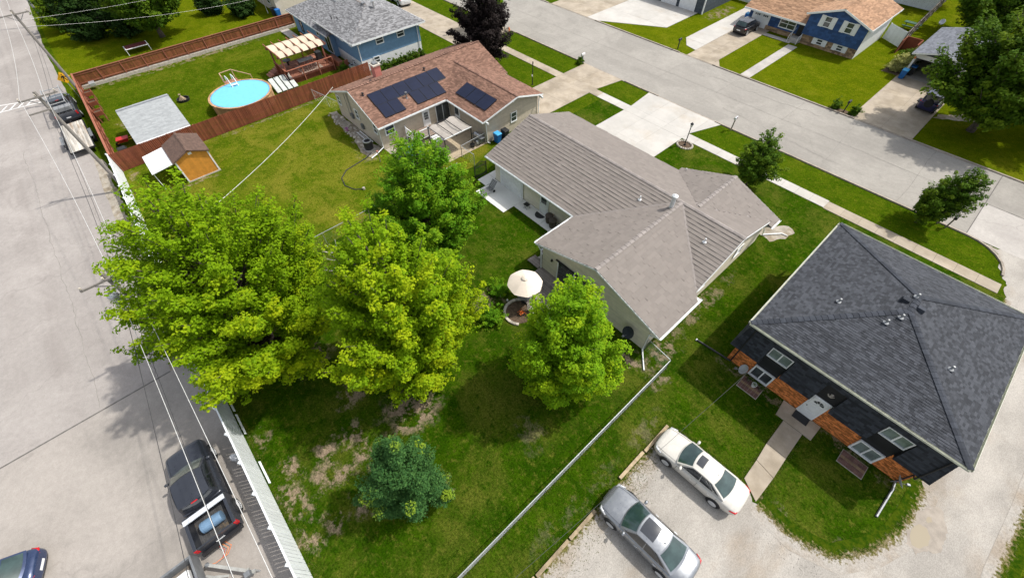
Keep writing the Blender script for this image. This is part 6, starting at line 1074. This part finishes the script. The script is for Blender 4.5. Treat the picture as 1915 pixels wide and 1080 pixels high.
def acunit(label, x, y, w=.85, h=.8, mat=None):
    o = thing('air_conditioner', label, 'air conditioner', (x,y,0), 0, 'air conditioners'); m = MB(); m.box(x-w/2-.08,x+w/2+.08,y-w/2-.08,y+w/2+.08,0,.08); m.build('pad', CONCG, o); m = MB(); m.lathe((x,y,.08), [(w/2,0),(w/2,h),(w*.48,h+.03)], 16); m.build('body', mat or PLASTB, o); m = MB(); m.lathe((x,y,.11+h), [(w/2,-.04),(w/2,.03),(w*.36,.035),(w*.34,-.02)], 18); m.build('top_ring', GALV, o); m = MB(); m.lathe((x,y,.10+h), [(w*.35,.0),(0,.02)], 12); [m.beam((x,y,h+.14), (x+math.cos(t)*w*.42,y+math.sin(t)*w*.42,h+.14), .02, .02) for t in [k*.785 for k in range(8)]]; m.build('fan_grille', BLACKM, o)
acunit('round black air conditioner beside the solar house wall', -36.6, 13.3); acunit('grey air conditioner at the gray house corner behind the umbrella', -14.35, 15.9, .75, .75, GREYM); acunit('pale air conditioner beside the blue house stair', -52.4, 20.2, .75, .7, GALV)
# ------------------------------------------------------------------ gray house terrace
u = thing('patio_umbrella', 'open cream patio umbrella over the terrace by the sliding door', 'umbrella', (-12.5,12.05,0)); cx_, cy_ = -12.5, 12.05
for i in range(8):
    t0, t1 = math.pi/4*i+.2, math.pi/4*(i+1)+.2; q = lambda t, f, dz=0: (cx_+math.cos(t)*1.22*f, cy_+math.sin(t)*1.22*f, 2.62-.62*f**1.25-dz); m = MB(); rows = []
    for f in (.02,.35,.7,1.0): rows.append([q(lerp(t0,t1,k/4), f*(1-.05*math.sin(math.pi*k/4)*f), .02*math.sin(math.pi*k/4)*f) for k in range(5)])
    m.grid(rows); m.build('canopy_panel', CANVAS, u, smooth=True); m = MB(); m.tube([q(t0,.05,.03), q(t0,.5,.03), q(t0,1,.02)], .012, 5); m.build('rib', GREYM, u)
m = MB(); m.lathe((cx_,cy_,2.6), [(.25,.0),(.12,.07),(.0,.1)], 8); m.build('vent_cap', CANVAS, u); m = MB(); m.tube([(cx_,cy_,0),(cx_,cy_,2.65)], .028); m.build('pole', GREYM, u); m = MB(); m.lathe((cx_,cy_,0), [(.3,0),(.3,.06),(.06,.1)], 12); m.build('base', BLACKM, u)
o = thing('terrace_deck', 'weathered wooden deck under and beside the patio umbrella', 'deck', (-11.6,13.4,0))
for i in range(16): m = MB(); y = 11.9+i*.2; m.box(-13.9 if y > 14.2 else -12.9,-9.3,y,y+.185,.12,.16); m.build('deck_board', GREYW, o)
m = MB(); m.box(-12.8,-9.4,12.0,15.0,0,.12); m.build('joists', WOODG, o)
o = thing('wooden_step', 'grey wooden platform beside the air conditioner at the house corner', 'deck', (-14.6,15.1,0))
for i in range(4): m = MB(); m.box(-15.1+i*.01,-13.95,14.75+i*.2,14.93+i*.2,.1,.2); m.build('deck_board', GREYW, o)
o = thing('fire_bed', 'curved mulch bed edged with pale blocks beside the umbrella', 'garden bed', (-12.0,10.9,0)); m = MB(); m.poly([(-12.0+.95*math.cos(t),11.1+.95*math.sin(t),.03) for t in [k*.3 for k in range(21)]]); m.build('mulch', MULCH, o)
for k in range(17): t = 2.2+k*.2; m = MB(); c = Vector((-12.0+1.05*math.cos(t),11.1+1.05*math.sin(t),0)); m.obox(c, (-math.sin(t),math.cos(t),0), (math.cos(t),math.sin(t),0), Z3, -.098,.098, -.09,.09, 0,.13); m.build('edging_block', STONEW, o)
for i, (x, y, lb) in enumerate(((-11.9,12.7,'slatted patio chair under the right side of the umbrella'), (-11.3,11.7,'slatted patio chair below the umbrella by the fire bed'))):
    o = thing('patio_chair', lb, 'chair', (x,y,.16), R(40+60*i), 'patio chairs'); m = MB(); [m.box(-.28,.28,-.28+k*.14,-.18+k*.14,.38,.41) for k in range(4)]; m.build('seat', CANVAST, o, local=True); m = MB(); [m.box(-.28+k*.14,-.18+k*.14,.26,.30,.42,.9) for k in range(4)]; m.build('backrest', CANVAST, o, local=True); 
    for sx in (-.26,.26):
        for sy in (-.26,.26): m = MB(); m.tube([(sx,sy,0),(sx,sy,.4)], .02); m.build('leg', BLACKM, o, local=True)
o = thing('patio_table', 'round metal table under the cream umbrella', 'table', (cx_,cy_,0)); m = MB(); m.lathe((cx_,cy_,.72), [(.55,0),(.55,.03),(0,.03)], 18); m.build('top', GREYM, o); [MB.build((lambda mm: (mm.tube([(cx_+.4*math.cos(t),cy_+.4*math.sin(t),0),(cx_+.15*math.cos(t),cy_+.15*math.sin(t),.72)], .02), mm)[1])(MB()), 'leg', BLACKM, o) for t in (0.3,1.87,3.44,5.0)]
o = thing('flower_pot', 'pot of orange flowers in the mulch bed by the umbrella', 'plant', (-11.75,11.05,0)); m = MB(); m.lathe((-11.75,11.05,.03), [(.12,0),(.17,.25),(.15,.25),(.14,.2),(0,.2)], 12); m.build('pot', BARK, o); leaves(np.array([-11.75,11.05,.33])+NP.normal(size=(120,3))*np.array([.1,.1,.05]), nrm(NP.normal(size=(120,3))+np.array([0,0,1.])), .035, NP.random(120), 'flowers', ORANGEP, o)
for x, y, lb in ((-13.9,11.0,'small white ball light on the lawn left of the umbrella'), (-13.3,11.1,'small white ball light at the edge of the fire bed')): m = MB(); m.lathe((x,y,0), [(.03,0),(.07,.06),(.08,.12),(.05,.18),(0,.2)], 10); tag(m.build('garden_light', WHITE), lb, 'garden light', 'garden lights')
def lounger(label, x, y, rz):
    o = thing('lounge_chair', label, 'lounge chair', (x,y,.05), rz); m = MB(); [m.box(-.28,.28,k*.11,k*.11+.08,.34,.365) for k in range(10)]; m.build('seat', M('grey_mesh', (.13,.135,.135), .6), o, local=True); m = MB(); [m.obox((-.28,-.02,.35), X, (0,-.62,.78), (0,.78,.62), 0,.56, k*.11,k*.11+.08, 0,.025) for k in range(7)]; m.build('backrest', bpy.data.materials['grey_mesh'], o, local=True); m = MB()
    for sx in (-.3,.3): m.tube([(sx,1.12,.35),(sx,0,.35),(sx,-.5,.95)], .018); m.tube([(sx,-.15,.55),(sx,.35,.6)], .018)
    m.build('frame', GREYM, o, local=True)
    for sx in (-.28,.28): m = MB(); m.tube([(sx,1.02,0),(sx,1.02,.35)], .018); m.build('leg', GREYM, o, local=True); m = MB(); m.lathe((sx*1.1,-.1,.12), [(.12,-.03),(.12,.03)], 12, (1,0,0)); m.build('wheel', RUBBER, o, local=True); m = MB(); m.tube([(sx,-.1,.12),(sx,0,.35)], .018); m.build('leg', GREYM, o, local=True)
lounger('grey metal lounge chair on the white patio', -23.35, 18.05, R(180))
o = thing('side_table', 'small black folding side table on the white patio', 'table', (-19.55,18.85,.05)); m = MB(); m.box(-.24,.24,-.2,.2,.40,.43); m.build('top', BLACKM, o, local=True)
for sy in (-.18,.18):
    for sx in (-.22,.22): m = MB(); m.tube([(sx,sy,0),(-sx*.8,sy,.4)], .014); m.build('leg', BLACKM, o, local=True)
m = MB(); m.prism([(-18.15+.5*math.cos(t),19.2-.55*math.sin(t)) for t in [math.pi*k/12 for k in range(13)]], .05, .065); tag(m.build('door_mat', PLASTB), 'black half-round mat at the gray house back door', 'door mat', 'door mats'); m = MB(); m.box(4.2,5.05,17.95,18.5,.052,.07); tag(m.build('door_mat', PLASTB), 'black door mat at the white front door of the dark house', 'door mat', 'door mats')
for x, y, lb in ((-17.05,19.05,'brown wicker barrel planter nearest the back door'), (-16.45,18.85,'brown wicker barrel planter, right one of the pair')): m = MB(); m.lathe((x,y,.045), [(.26,0),(.32,.35),(.29,.62),(.34,.66),(.35,.72),(.1,.80),(0,.8)], 16); tag(m.build('wicker_barrel', M('wicker', (.085,.068,.055), .8, na=.3, ns=14, bump=.6) if not bpy.data.materials.get('wicker') else bpy.data.materials['wicker']), lb, 'planter', 'wicker barrels on the patio')
for x, y, r, lb in ((1.35,18.15,.14,'dark flower pot at the left end of the paver bed'), (1.75,18.0,.16,'white flower pot on the paver bed under the window'), (2.15,18.1,.14,'dark flower pot at the right end of the paver bed')):
    o = thing('flower_pot', lb, 'plant pot', (x,y,.05)); m = MB(); m.lathe((x,y,.05), [(r*.7,0),(r,.25),(r*.85,.25),(r*.8,.2),(0,.2)], 14); m.build('pot', WHITE if 'white' in lb else BARK, o); leaves(np.array([x,y,.32])+NP.normal(size=(60,3))*np.array([.07,.07,.05]), nrm(NP.normal(size=(60,3))+np.array([0,0,1.])), .03, NP.random(60)*.3, 'leaves', LEAF_D, o)
for i, (y0, y1) in enumerate(((9.9,12.05),(7.75,9.8),(3.7,5.6),(1.4,3.6),(-.9,1.3))): m = MB(); dx = (-.30,-.34,-.2,-.21,-.24)[i]; m.obox((dx,y0,0), Y, NX, Z3, 0,y1-y0, -.09,.09, 0,.15); tag(m.build('landscape_timber', WOODT, bevel=.015), ('timber at the nose of the white sedan','timber between the two parked sedans','timber at the nose of the silver sedan','timber below the silver sedan','timber at the bottom edge of the parking')[i], 'timber', 'parking timbers')
for x0, x1, lb in ((-19.7,-18.15,'white board at the inside foot of the fence, nearest the big maple'), (-17.9,-16.35,'white board at the inside foot of the fence, middle one'), (-14.3,-12.8,'white board at the inside foot of the fence by the bare patches')): m = MB(); m.obox((x0,-6.46,.1), X, (0,.35,-.5), (0,.5,.35), 0,x1-x0, -.10,.10, 0,.03); tag(m.build('white_board', VINYL), lb, 'board', 'white boards inside the fence')
m = MB(); m.lathe((-14.9,-7.15,.9), [(.05,-.3),(.16,-.2),(.2,.1),(.12,.3),(0,.34)], 8); tag(m.build('hanging_bag', M('white_bag', (.62,.62,.62), .7, na=.2, ns=5)), 'crumpled white bag hanging on the alley side of the fence', 'bag')
# ------------------------------------------------------------------ solar house yard
o = thing('patio_canopy', 'taupe canvas canopy on black frame over the solar house patio', 'canopy', (-31.2,19.5,0)); m = MB(); rows = [[(-32.5+2.7*i/8, 18.0+3.1*j/6, 2.2+.10*math.sin(math.pi*j/6*3)-.12*math.sin(math.pi*i/8)) for i in range(9)] for j in range(7)]; m.grid(rows); m.build('canopy', CANVAST, o, smooth=True)
for y in (17.95,18.95,19.95,21.05): m = MB(); m.beam((-32.5,y,2.28), (-29.75,y,2.28), .05, .05); m.build('rafter', BLACKM, o)
for x in (-32.5,-29.75): m = MB(); m.beam((x,17.9,2.22), (x,21.1,2.22), .06, .08); m.build('beam', WHITE if x > -30 else BLACKM, o)
for x in (-32.45,-29.8):
    for y in (17.95,21.05): m = MB(); m.tube([(x,y,.04),(x,y,2.2)], .05); m.build('post', BLACKM, o)
m = MB(); m.lathe((-29.8,21.05,.045), [(.2,0),(.26,.32),(.2,.34),(0,.34)], 12); tag(m.build('post_planter', PLASTB), 'black tub at the foot of the canopy post', 'planter')
o = thing('grill', 'steel barbecue grill with grey cart by the solar garage wall', 'grill', (-30.0,22.0,.04)); m = MB(); m.box(-.5,.5,-.28,.28,.15,.75); m.build('cart', GREYM, o, local=True, bevel=.02); m = MB(); P = [[(sx*.38, .27*math.cos(t), .82+.25*math.sin(t)) for t in [math.pi*k/8 for k in range(9)]] for sx in (-1,1)]; m.grid(P, flip=True); m.poly(P[0]); m.poly(P[1][::-1]); m.box(-.38,.38,-.27,.27,.75,.82); m.build('lid', STEEL, o, local=True); m = MB(); m.box(-.75,-.5,-.25,.25,.74,.78); m.box(.5,.75,-.25,.25,.74,.78); m.build('side_shelf', GREYM, o, local=True); m = MB(); m.lathe((.25,-.33,.1), [(.0,0),(.13,.02),(.14,.3),(0,.36)], 12); m.build('gas_bottle', WHITE, o, local=True); m = MB(); [m.lathe((sx,-.2,.08), [(.08,-.03),(.08,.03)], 10, (1,0,0)) for sx in (-.42,.42)]; m.build('wheels', RUBBER, o, local=True)
o = thing('porch_deck', 'small brown porch deck with white railing at the solar house back door', 'deck', (-34,17.6,0))
for i in range(9): m = MB(); m.box(-35.4+i*.2,-35.22+i*.2,17.0,19.9,.5,.54); m.build('deck_board', M('brown_deck', (.26,.20,.16), .85, var=.15) if not bpy.data.materials.get('brown_deck') else bpy.data.materials['brown_deck'], o)
m = MB(); m.box(-35.4,-33.65,17.05,19.85,0,.5); m.build('skirt', WOODG, o)
def railing(o, p, q, h=.95, z=.5, n=12, mat=WHITE):
    p, q = Vector((*p, z)), Vector((*q, z)); m = MB(); [m.beam(p.lerp(q,k/n)+Vector((0,0,.1)), p.lerp(q,k/n)+Vector((0,0,h)), .03, .03) for k in range(1,n)]; m.build('balusters', mat, o); m = MB(); m.beam(p+Vector((0,0,h)), q+Vector((0,0,h)), .08, .06); m.beam(p+Vector((0,0,.1)), q+Vector((0,0,.1)), .06, .05); m.build('rail', mat, o)
    for c in (p, q): m = MB(); m.box(c.x-.06,c.x+.06,c.y-.06,c.y+.06,z-.4,z+h+.15); m.build('post', mat, o)
railing(o, (-35.2,16.95), (-33.6,16.95)); railing(o, (-33.6,16.95), (-33.6,18.6), n=14)
for i in range(3): m = MB(); m.box(-33.6+i*.28,-33.3+i*.28,18.7,19.8,0,.42-.14*i); m.build('step', WHITE, o)
o = thing('hot_tub_cover', 'dark blue covered tub below the white porch railing', 'tub', (-32.4,15.5,0)); m = MB(); m.lathe((-32.6,15.6,0), [(1.1,0),(1.15,.6),(1.15,.68)], 20); m.build('tub', M('navy_vinyl', (.02,.04,.09), .4, na=.3, ns=3), o); m = MB(); m.lathe((-32.6,15.6,.68), [(1.18,0),(1.1,.08),(0,.14)], 20); m.build('cover', M('blue_vinyl', (.03,.075,.17), .35, na=.3, ns=3), o)
m = MB(); m.lathe((-41.0,13.2,0), [(.14,0),(.18,.36),(.16,.36),(.14,.1),(0,.1)], 12); tag(m.build('bucket', M('pink_plastic', (.48,.24,.42), .5)), 'pink bucket by the stones along the solar house wall', 'bucket')
o = thing('ladder', 'white ladder lying along the solar house wall', 'ladder', (-38.6,13.9,.1)); m = MB(); [m.beam((-39.9,13.75+s*.35,.15), (-37.2,13.75+s*.35,.15), .05, .08) for s in (0,1)]; m.build('rails', WHITE, o); m = MB(); [m.beam((-39.7+k*.27,13.75,.15), (-39.7+k*.27,14.1,.15), .03, .03) for k in range(10)]; m.build('rungs', WHITE, o)
m = MB(); rg = random.Random(9)
for i in range(60): x, y = rg.uniform(-45.2,-36.5), 13.0+rg.random()*1.1; r = rg.uniform(.08,.2); m.lathe((x,y,0), [(r,0),(r*.9,r*.5),(r*.4,r*.8),(0,r*.85)], 6)
m.build('rubble_stones', STONEW)['kind'] = 'stuff'
m = MB(); m.tube([(-35.6,13.0,.2),(-35.4,12.2,.05),(-35.2,11.0,.03),(-35.0,9.9,.03),(-34.2,9.0,.03),(-33.0,8.7,.03),(-31.9,9.1,.03),(-31.5,9.6,.05)], .045, 8); tag(m.build('drain_hose', PLASTB), 'black corrugated drain hose curving over the dry lawn', 'hose'); m = MB(); m.lathe((-31.4,9.75,.0), [(.12,0),(.12,.2),(0,.24)], 8); tag(m.build('hose_end', STONEW), 'pale fitting at the end of the black hose on the lawn', 'fitting')
o = thing('post_sign', 'thin post by the corner of the covered tub', 'post', (-34.0,13.0,0)); m = MB(); m.tube([(-34.0,13.0,0),(-34.0,13.0,1.1)], .04); m.build('post', WOODG, o); m = MB(); m.box(-34.08,-33.92,12.92,13.08,1.1,1.2); m.build('cap', PINKB, o)
# ------------------------------------------------------------------ pool yard
pl = thing('swimming_pool', 'round above-ground pool with turquoise water and wooden staves', 'pool', (-53.9,7.4,0)); pc = Vector((-53.9,7.4,0)); PR = 3.15
m = MB(); m.lathe(pc, [(PR-.06,.05),(PR-.06,1.22)], 48); m.build('wall', M('pool_liner', (.16,.52,.72), .4, na=.05), pl); m = MB(); m.poly([(pc.x+(PR-.07)*math.cos(t), pc.y+(PR-.07)*math.sin(t), .06) for t in [k*math.pi/24 for k in range(48)]]); m.build('floor', M('pool_floor', (.17,.58,.86), .5, na=.12, ns=.9), pl)
wm, t, p = _nodes('pool_water'); p.inputs['Base Color'].default_value = (.05,.40,.70,1); p.inputs['Roughness'].default_value = .04; p.inputs['IOR'].default_value = 1.33; p.inputs['Specular IOR Level'].default_value = .6
bn = N(t, 'ShaderNodeBump'); bn.inputs['Strength'].default_value = .5; bn.inputs['Distance'].default_value = .05; t.links.new(noise(t, N(t, 'ShaderNodeTexCoord').outputs['Object'], 3.2, 4, .6, .8), bn.inputs['Height']); t.links.new(bn.outputs[0], p.inputs['Normal'])
tr = N(t, 'ShaderNodeBsdfTransparent'); tr.inputs[0].default_value = (.62,.90,.98,1); mx = N(t, 'ShaderNodeMixShader'); mx.inputs[0].default_value = .30; t.links.new(tr.outputs[0], mx.inputs[1]); t.links.new(p.outputs[0], mx.inputs[2]); t.links.new(mx.outputs[0], t.nodes['Material Output'].inputs[0])
m = MB(); m.poly([(pc.x+(PR-.065)*math.cos(t_), pc.y+(PR-.065)*math.sin(t_), .98) for t_ in [k*math.pi/24 for k in range(48)]]); m.build('water', wm, pl)
for k in range(48):
    t_ = k*math.pi/24; m = MB(); c = pc+Vector((math.cos(t_),math.sin(t_),0))*PR; m.obox(c, (-math.sin(t_),math.cos(t_),0), (math.cos(t_),math.sin(t_),0), Z3, -.19,.19, -.03,.05, 0,1.2); m.build('stave', M('pool_stave', (.40,.24,.12), .75, var=.25, na=.15) if not bpy.data.materials.get('pool_stave') else bpy.data.materials['pool_stave'], pl)
for k in range(24):
    t_ = k*math.pi/12; m = MB(); c = pc+Vector((math.cos(t_),math.sin(t_),0))*(PR+.02); m.obox(c+Vector((0,0,1.2)), (-math.sin(t_),math.cos(t_),0), (math.cos(t_),math.sin(t_),0), Z3, -.40,.40, -.10,.12, 0,.045); m.build('rim_board', bpy.data.materials['pool_stave'], pl)
m = MB(); m.lathe(pc+Vector((0,0,1.22)), [(PR-.05,-.06),(PR-.1,.01),(PR-.16,.0),(PR-.07,-.1)], 48); m.build('liner_edge', M('liner_blue', (.05,.26,.60), .4), pl)
o = thing('pool_ladder', 'white ladder hanging into the round pool', 'ladder', (-56.4,7.6,0)); m = MB()
for dy in (-.32,.32): m.tube([(-57.4,7.5+dy,1.3),(-57.0,7.5+dy,2.1),(-56.5,7.55+dy,2.05),(-55.7,7.6+dy,1.0),(-55.3,7.6+dy,.3)], .045)
m.build('rails', WHITE, o); m = MB(); [m.box(-56.2+k*.24,-55.9+k*.24,7.28,7.92,1.35-.32*k,1.40-.32*k) for k in range(4)]; m.build('treads', WHITE, o)
o = thing('pool_steps', 'stained wooden entry steps with handrail beside the pool', 'steps', (-57.5,8,0))
for i, (x0, x1, y0, y1, z) in enumerate(((-58.1,-57.0,7.0,8.4,1.15),(-58.0,-57.0,8.4,8.75,.9),(-58.0,-57.0,8.75,9.1,.65),(-58.0,-57.0,9.1,9.45,.4))): m = MB(); m.box(x0,x1,y0,y1,0,z); m.build('step', DECKW, o)
m = MB(); 
for a, b in (((-58.05,6.95,1.1),(-58.05,6.95,2.1)), ((-58.05,8.3,1.1),(-58.05,8.3,2.1)), ((-58.05,6.95,2.1),(-58.05,8.3,2.15)), ((-58.05,8.3,2.1),(-57.6,9.9,1.2)), ((-57.6,9.9,0),(-57.6,9.9,1.2)), ((-58.05,6.95,2.1),(-57.2,6.9,2.05)), ((-57.2,6.9,1.1),(-57.2,6.9,2.05))): m.beam(a, b, .08, .06)
m.build('handrail', M('pale_timber', (.50,.32,.20), .8), o)
o = thing('leaning_panels', 'row of pale sheets leaning beside the pool and deck', 'panels', (-54.8,12,0)); 
for i in range(4): m = MB(); y = 11.0+i*.56; m.obox((-55.5,y+.1*i,.95), Y, (.93,0,-.37), (.37,0,.93), 0.01,.53, 0,2.2, 0,.03); m.build('sheet', M('pale_sheet', (.50,.53,.50), .4, na=.1) if not bpy.data.materials.get('pale_sheet') else bpy.data.materials['pale_sheet'], o); m = MB(); m.tube([(-53.5,y+.1*i,0),(-55.4,y+.1*i,.95)], .02); m.build('strut', GALV, o)
o = thing('pool_deck_terrace', 'raised red-stained deck with railings under the pergola', 'deck', (-57,16,0)); n = 30
for i in range(n): m = MB(); x = -59.2+i*4.75/n; m.box(x,x+4.75/n-.012,13.05,18.9,.55,.60); m.build('deck_board', DECKW, o)
m = MB(); m.box(-59.15,-54.5,13.1,18.85,0,.55); m.build('skirt', FENCEB, o)
def deckrail(p, q, z=.6, h=.95):
    p, q = Vector((*p, z)), Vector((*q, z)); L = (q-p).length; n = max(2, int(L/.14)); m = MB(); [m.beam(p.lerp(q,k/n)+Vector((0,0,-.3)), p.lerp(q,k/n)+Vector((0,0,h)), .09, .03, (q-p)) for k in range(n+1)]; m.build('balusters', FENCEB, o); m = MB(); m.beam(p+Vector((0,0,h+.03)), q+Vector((0,0,h+.03)), .16, .05); m.build('rail', FENCEB2, o)
    k = max(1, round(L/1.9)); [MB.build((lambda mm, c: (mm.box(c.x-.06,c.x+.06,c.y-.06,c.y+.06,0,z+h), mm)[1])(MB(), p.lerp(q,i/k)), 'post', FENCEB2, o) for i in range(k+1)]
deckrail((-54.45,13.05), (-54.45,18.8)); deckrail((-57.9,13.05), (-54.45,13.05)); deckrail((-59.2,15.0), (-59.2,18.9))
for i in range(4): m = MB(); m.box(-59.15+0*i,-58.0,12.75-.3*i,13.05-.3*i,0,.48-.13*i); m.build('step', DECKW, o)
pg = thing('pergola', 'red-stained pergola with cream canvas strips above the deck', 'pergola', (-57.2,15.8,0))
for x in (-58.7,-55.4):
    for y in (13.3,18.4): m = MB(); m.box(x-.08,x+.08,y-.08,y+.08,.6,2.85); m.build('post', FENCEB2, pg)
for x in (-58.7,-58.55,-55.4,-55.25): m = MB(); m.box(x-.03,x+.03,12.9,18.9,2.7,2.9); m.build('beam', FENCEB2, pg)
RF = [13.05+i*.94 for i in range(7)]
for y in RF: m = MB(); m.box(-59.6,-54.7,y-.03,y+.03,2.9,3.08); m.build('rafter', FENCEB2, pg)
for i in range(6):
    for j, (xa, xb) in enumerate(((-59.3,-57.1),(-57.1,-54.95))): m = MB(); rows = [[(lerp(xa,xb,k/8), RF[i]+.06, 2.84+.22*abs(math.sin(math.pi*k/8))), (lerp(xa,xb,k/8), RF[i+1]-.06, 2.84+.22*abs(math.sin(math.pi*k/8)))] for k in range(9)]; m.grid(rows); m.build('canvas_strip', CANVASW, pg, smooth=True)
o = thing('dining_set', 'bar height table with pale top on the red deck', 'table', (-55.9,16.1,.6)); m = MB(); m.box(-.4,.4,-.9,.9,.98,1.03); m.build('top', GALV_D, o, local=True)
for sx in (-.32,.32):
    for sy in (-.8,.8): m = MB(); m.tube([(sx,sy,0),(sx,sy,.98)], .03); m.build('leg', BLACKM, o, local=True)
for i in range(4):
    c = thing('bar_chair', ('dark bar chair at the left end of the deck table','dark bar chair second along the deck table','dark bar chair third along the deck table','dark bar chair at the right end of the deck table')[i], 'chair', (-55.2,15.3+i*.55,.6), 0, 'bar chairs on the deck'); m = MB(); m.box(-.2,.2,-.2,.2,.7,.74); m.build('seat', FENCEB, c, local=True); m = MB(); [m.beam((.2,-.18+k*.12,.74), (.25,-.18+k*.12,1.2), .03, .03) for k in range(4)]; m.build('backrest', BLACKM, c, local=True)
    for sx in (-.18,.18):
        for sy in (-.18,.18): m = MB(); m.tube([(sx,sy,0),(sx,sy,.7)], .018); m.build('leg', BLACKM, c, local=True)
m = MB(); m.box(-57.2,-54.9,14.9,17.6,.602,.612); tag(m.build('rug', M('pale_rug', (.50,.40,.33), .95, na=.3, ns=2.5)), 'pale patterned rug under the deck table', 'rug'); m = MB(); m.box(-57.6,-56.9,17.9,18.6,.6,1.5); tag(m.build('covered_grill', PLASTB, bevel=.08), 'black covered grill in the corner of the deck', 'grill'); m = MB(); m.lathe((-58.3,14.6,.6), [(.1,0),(.12,.5),(.5,.55),(.5,.6),(0,.62)], 14); tag(m.build('fire_table', BLACKM), 'round dark fire table on the deck near the stairs', 'table')
o = thing('side_stair', 'red-brown railed landing between the deck and the blue house', 'stair', (-55,20,0)); m = MB(); m.box(-57.8,-53.6,19.0,19.15,.0,1.1); m.build('railing', FENCEB, o); m = MB(); m.box(-57.9,-53.6,19.15,20.3,0,.4); m.build('landing', DECKW, o); m = MB(); m.box(-53.6,-53.5,19.0,20.3,.2,1.1); m.build('gate', FENCEB2, o)
o = thing('wood_pile', 'split logs heaped in a round fire ring on the pool lawn', 'fire ring', (-59.6,2.2,0)); m = MB(); m.lathe((-59.6,2.4,0), [(.62,0),(.66,.25),(.58,.25),(.56,.05)], 18); m.build('ring', BLACKM, o)
for i in range(9): a = i*.7; m = MB(); m.tube([(-59.6+.35*math.cos(a),2.3+.35*math.sin(a),.1),(-59.6-.1*math.cos(a),2.3-.1*math.sin(a),.75)], .06, 6); m.build('log', WOODT, o)
o = thing('wheelbarrow', 'red wheelbarrow with yellow handles tipped by the brown fence corner', 'wheelbarrow', (-54.3,-4.6,0)); m = MB(); m.hexa(((-.35,-.25,.35),(.35,-.25,.35),(.35,.25,.35),(-.35,.25,.35),(-.55,-.4,.7),(.5,-.35,.7),(.5,.35,.7),(-.55,.4,.7))); m.build('tray', REDP, o, local=True); m = MB(); [m.beam((-.6,s*.18,.33), (1.1,s*.3,.6), .05, .04) for s in (-1,1)]; m.build('handles', YELLOW, o, local=True); m = MB(); m.lathe((-.65,0,.2), [(.12,-.05),(.2,-.04),(.2,.04),(.12,.05)], 12, (0,1,0)); m.build('wheel', RUBBER, o, local=True); o.rotation_euler = (0,0,R(80))
bin_('black bin at the corner of the brown fences behind the orange shed', -51.6, -5.0, PLASTB, PLASTB); bin_('second black bin in the brown fence corner, nearer the grey shed', -50.7, -4.6, PLASTB, PLASTB)
m = MB(); m.box(-70.3,-69.6,-4.9,-4.3,.4,.75); tag(m.build('storage_tub', GALV, bevel=.05), 'small grey tub in the far corner of the pool yard', 'tub')
o = thing('red_bench', 'dark red slab on white legs under the big tree beyond the fence', 'bench', (-77.8,1.9,0)); m = MB(); m.box(-78.6,-77.0,.6,3.2,.62,.70); m.build('top', M('dark_red', (.10,.02,.02), .6), o); m = MB(); m.tube([(-78.5,.55,0),(-78.5,.55,.7),(-77.0,.55,.7),(-77.0,.55,0)], .05); m.tube([(-77.0,.55,.7),(-77.0,3.2,.7)], .05); m.tube([(-78.5,3.2,0),(-78.5,3.2,.7),(-77.0,3.2,.7),(-77.0,3.2,0)], .05); m.build('frame', WHITE, o)
o = thing('basketball_hoop', 'white basketball hoop at the cream house wall', 'basketball hoop', (-78.6,19.8,0)); m = MB(); m.tube([(-78.6,19.9,0),(-78.6,19.9,2.2),(-78.5,19.6,2.5)], .06); m.build('post', WHITE, o); m = MB(); m.box(-79.1,-78.1,19.55,19.6,2.2,2.9); m.build('backboard', GALV, o); m = MB(); m.tube([(-78.6+.25*math.cos(k*.4),19.25+.25*math.sin(k*.4),2.35) for k in range(17)], .02); m.build('ring', WHITE, o)
bin_('black bin against the cream house wall beyond the far fence', -76.9, 20.3, PLASTB, PLASTB); bin_('dark blue bin against the cream house wall beyond the far fence', -75.9, 20.6, BLUEB, BLUEB)
o = thing('picnic_table', 'green picnic table on the lawn behind the navy house', 'table', (-10.6,83,0)); m = MB(); m.box(-1.0,1.0,-.38,.38,.70,.75); m.build('top', M('green_paint', (.03,.09,.06), .6), o, local=True); m = MB(); m.box(-1.0,1.0,-.8,-.55,.42,.46); m.box(-1.0,1.0,.55,.8,.42,.46); m.build('benches', bpy.data.materials['green_paint'], o, local=True); m = MB(); [m.beam((sx,-.7,0), (sx,.3,.7), .06, .06) or m.beam((sx,.7,0), (sx,-.3,.7), .06, .06) for sx in (-.7,.7)]; m.build('legs', bpy.data.materials['green_paint'], o, local=True)
o = thing('wood_crate', 'red-brown wooden enclosure beside the detached garage', 'enclosure', (-8.6,74.5,0)); m = MB(); m.box(-9.3,-9.2,73.4,75.4,0,1.5); m.box(-9.2,-7.6,75.3,75.4,0,1.5); m.box(-7.6,-7.5,73.4,75.4,0,1.5); m.build('boards', FENCEB, o)
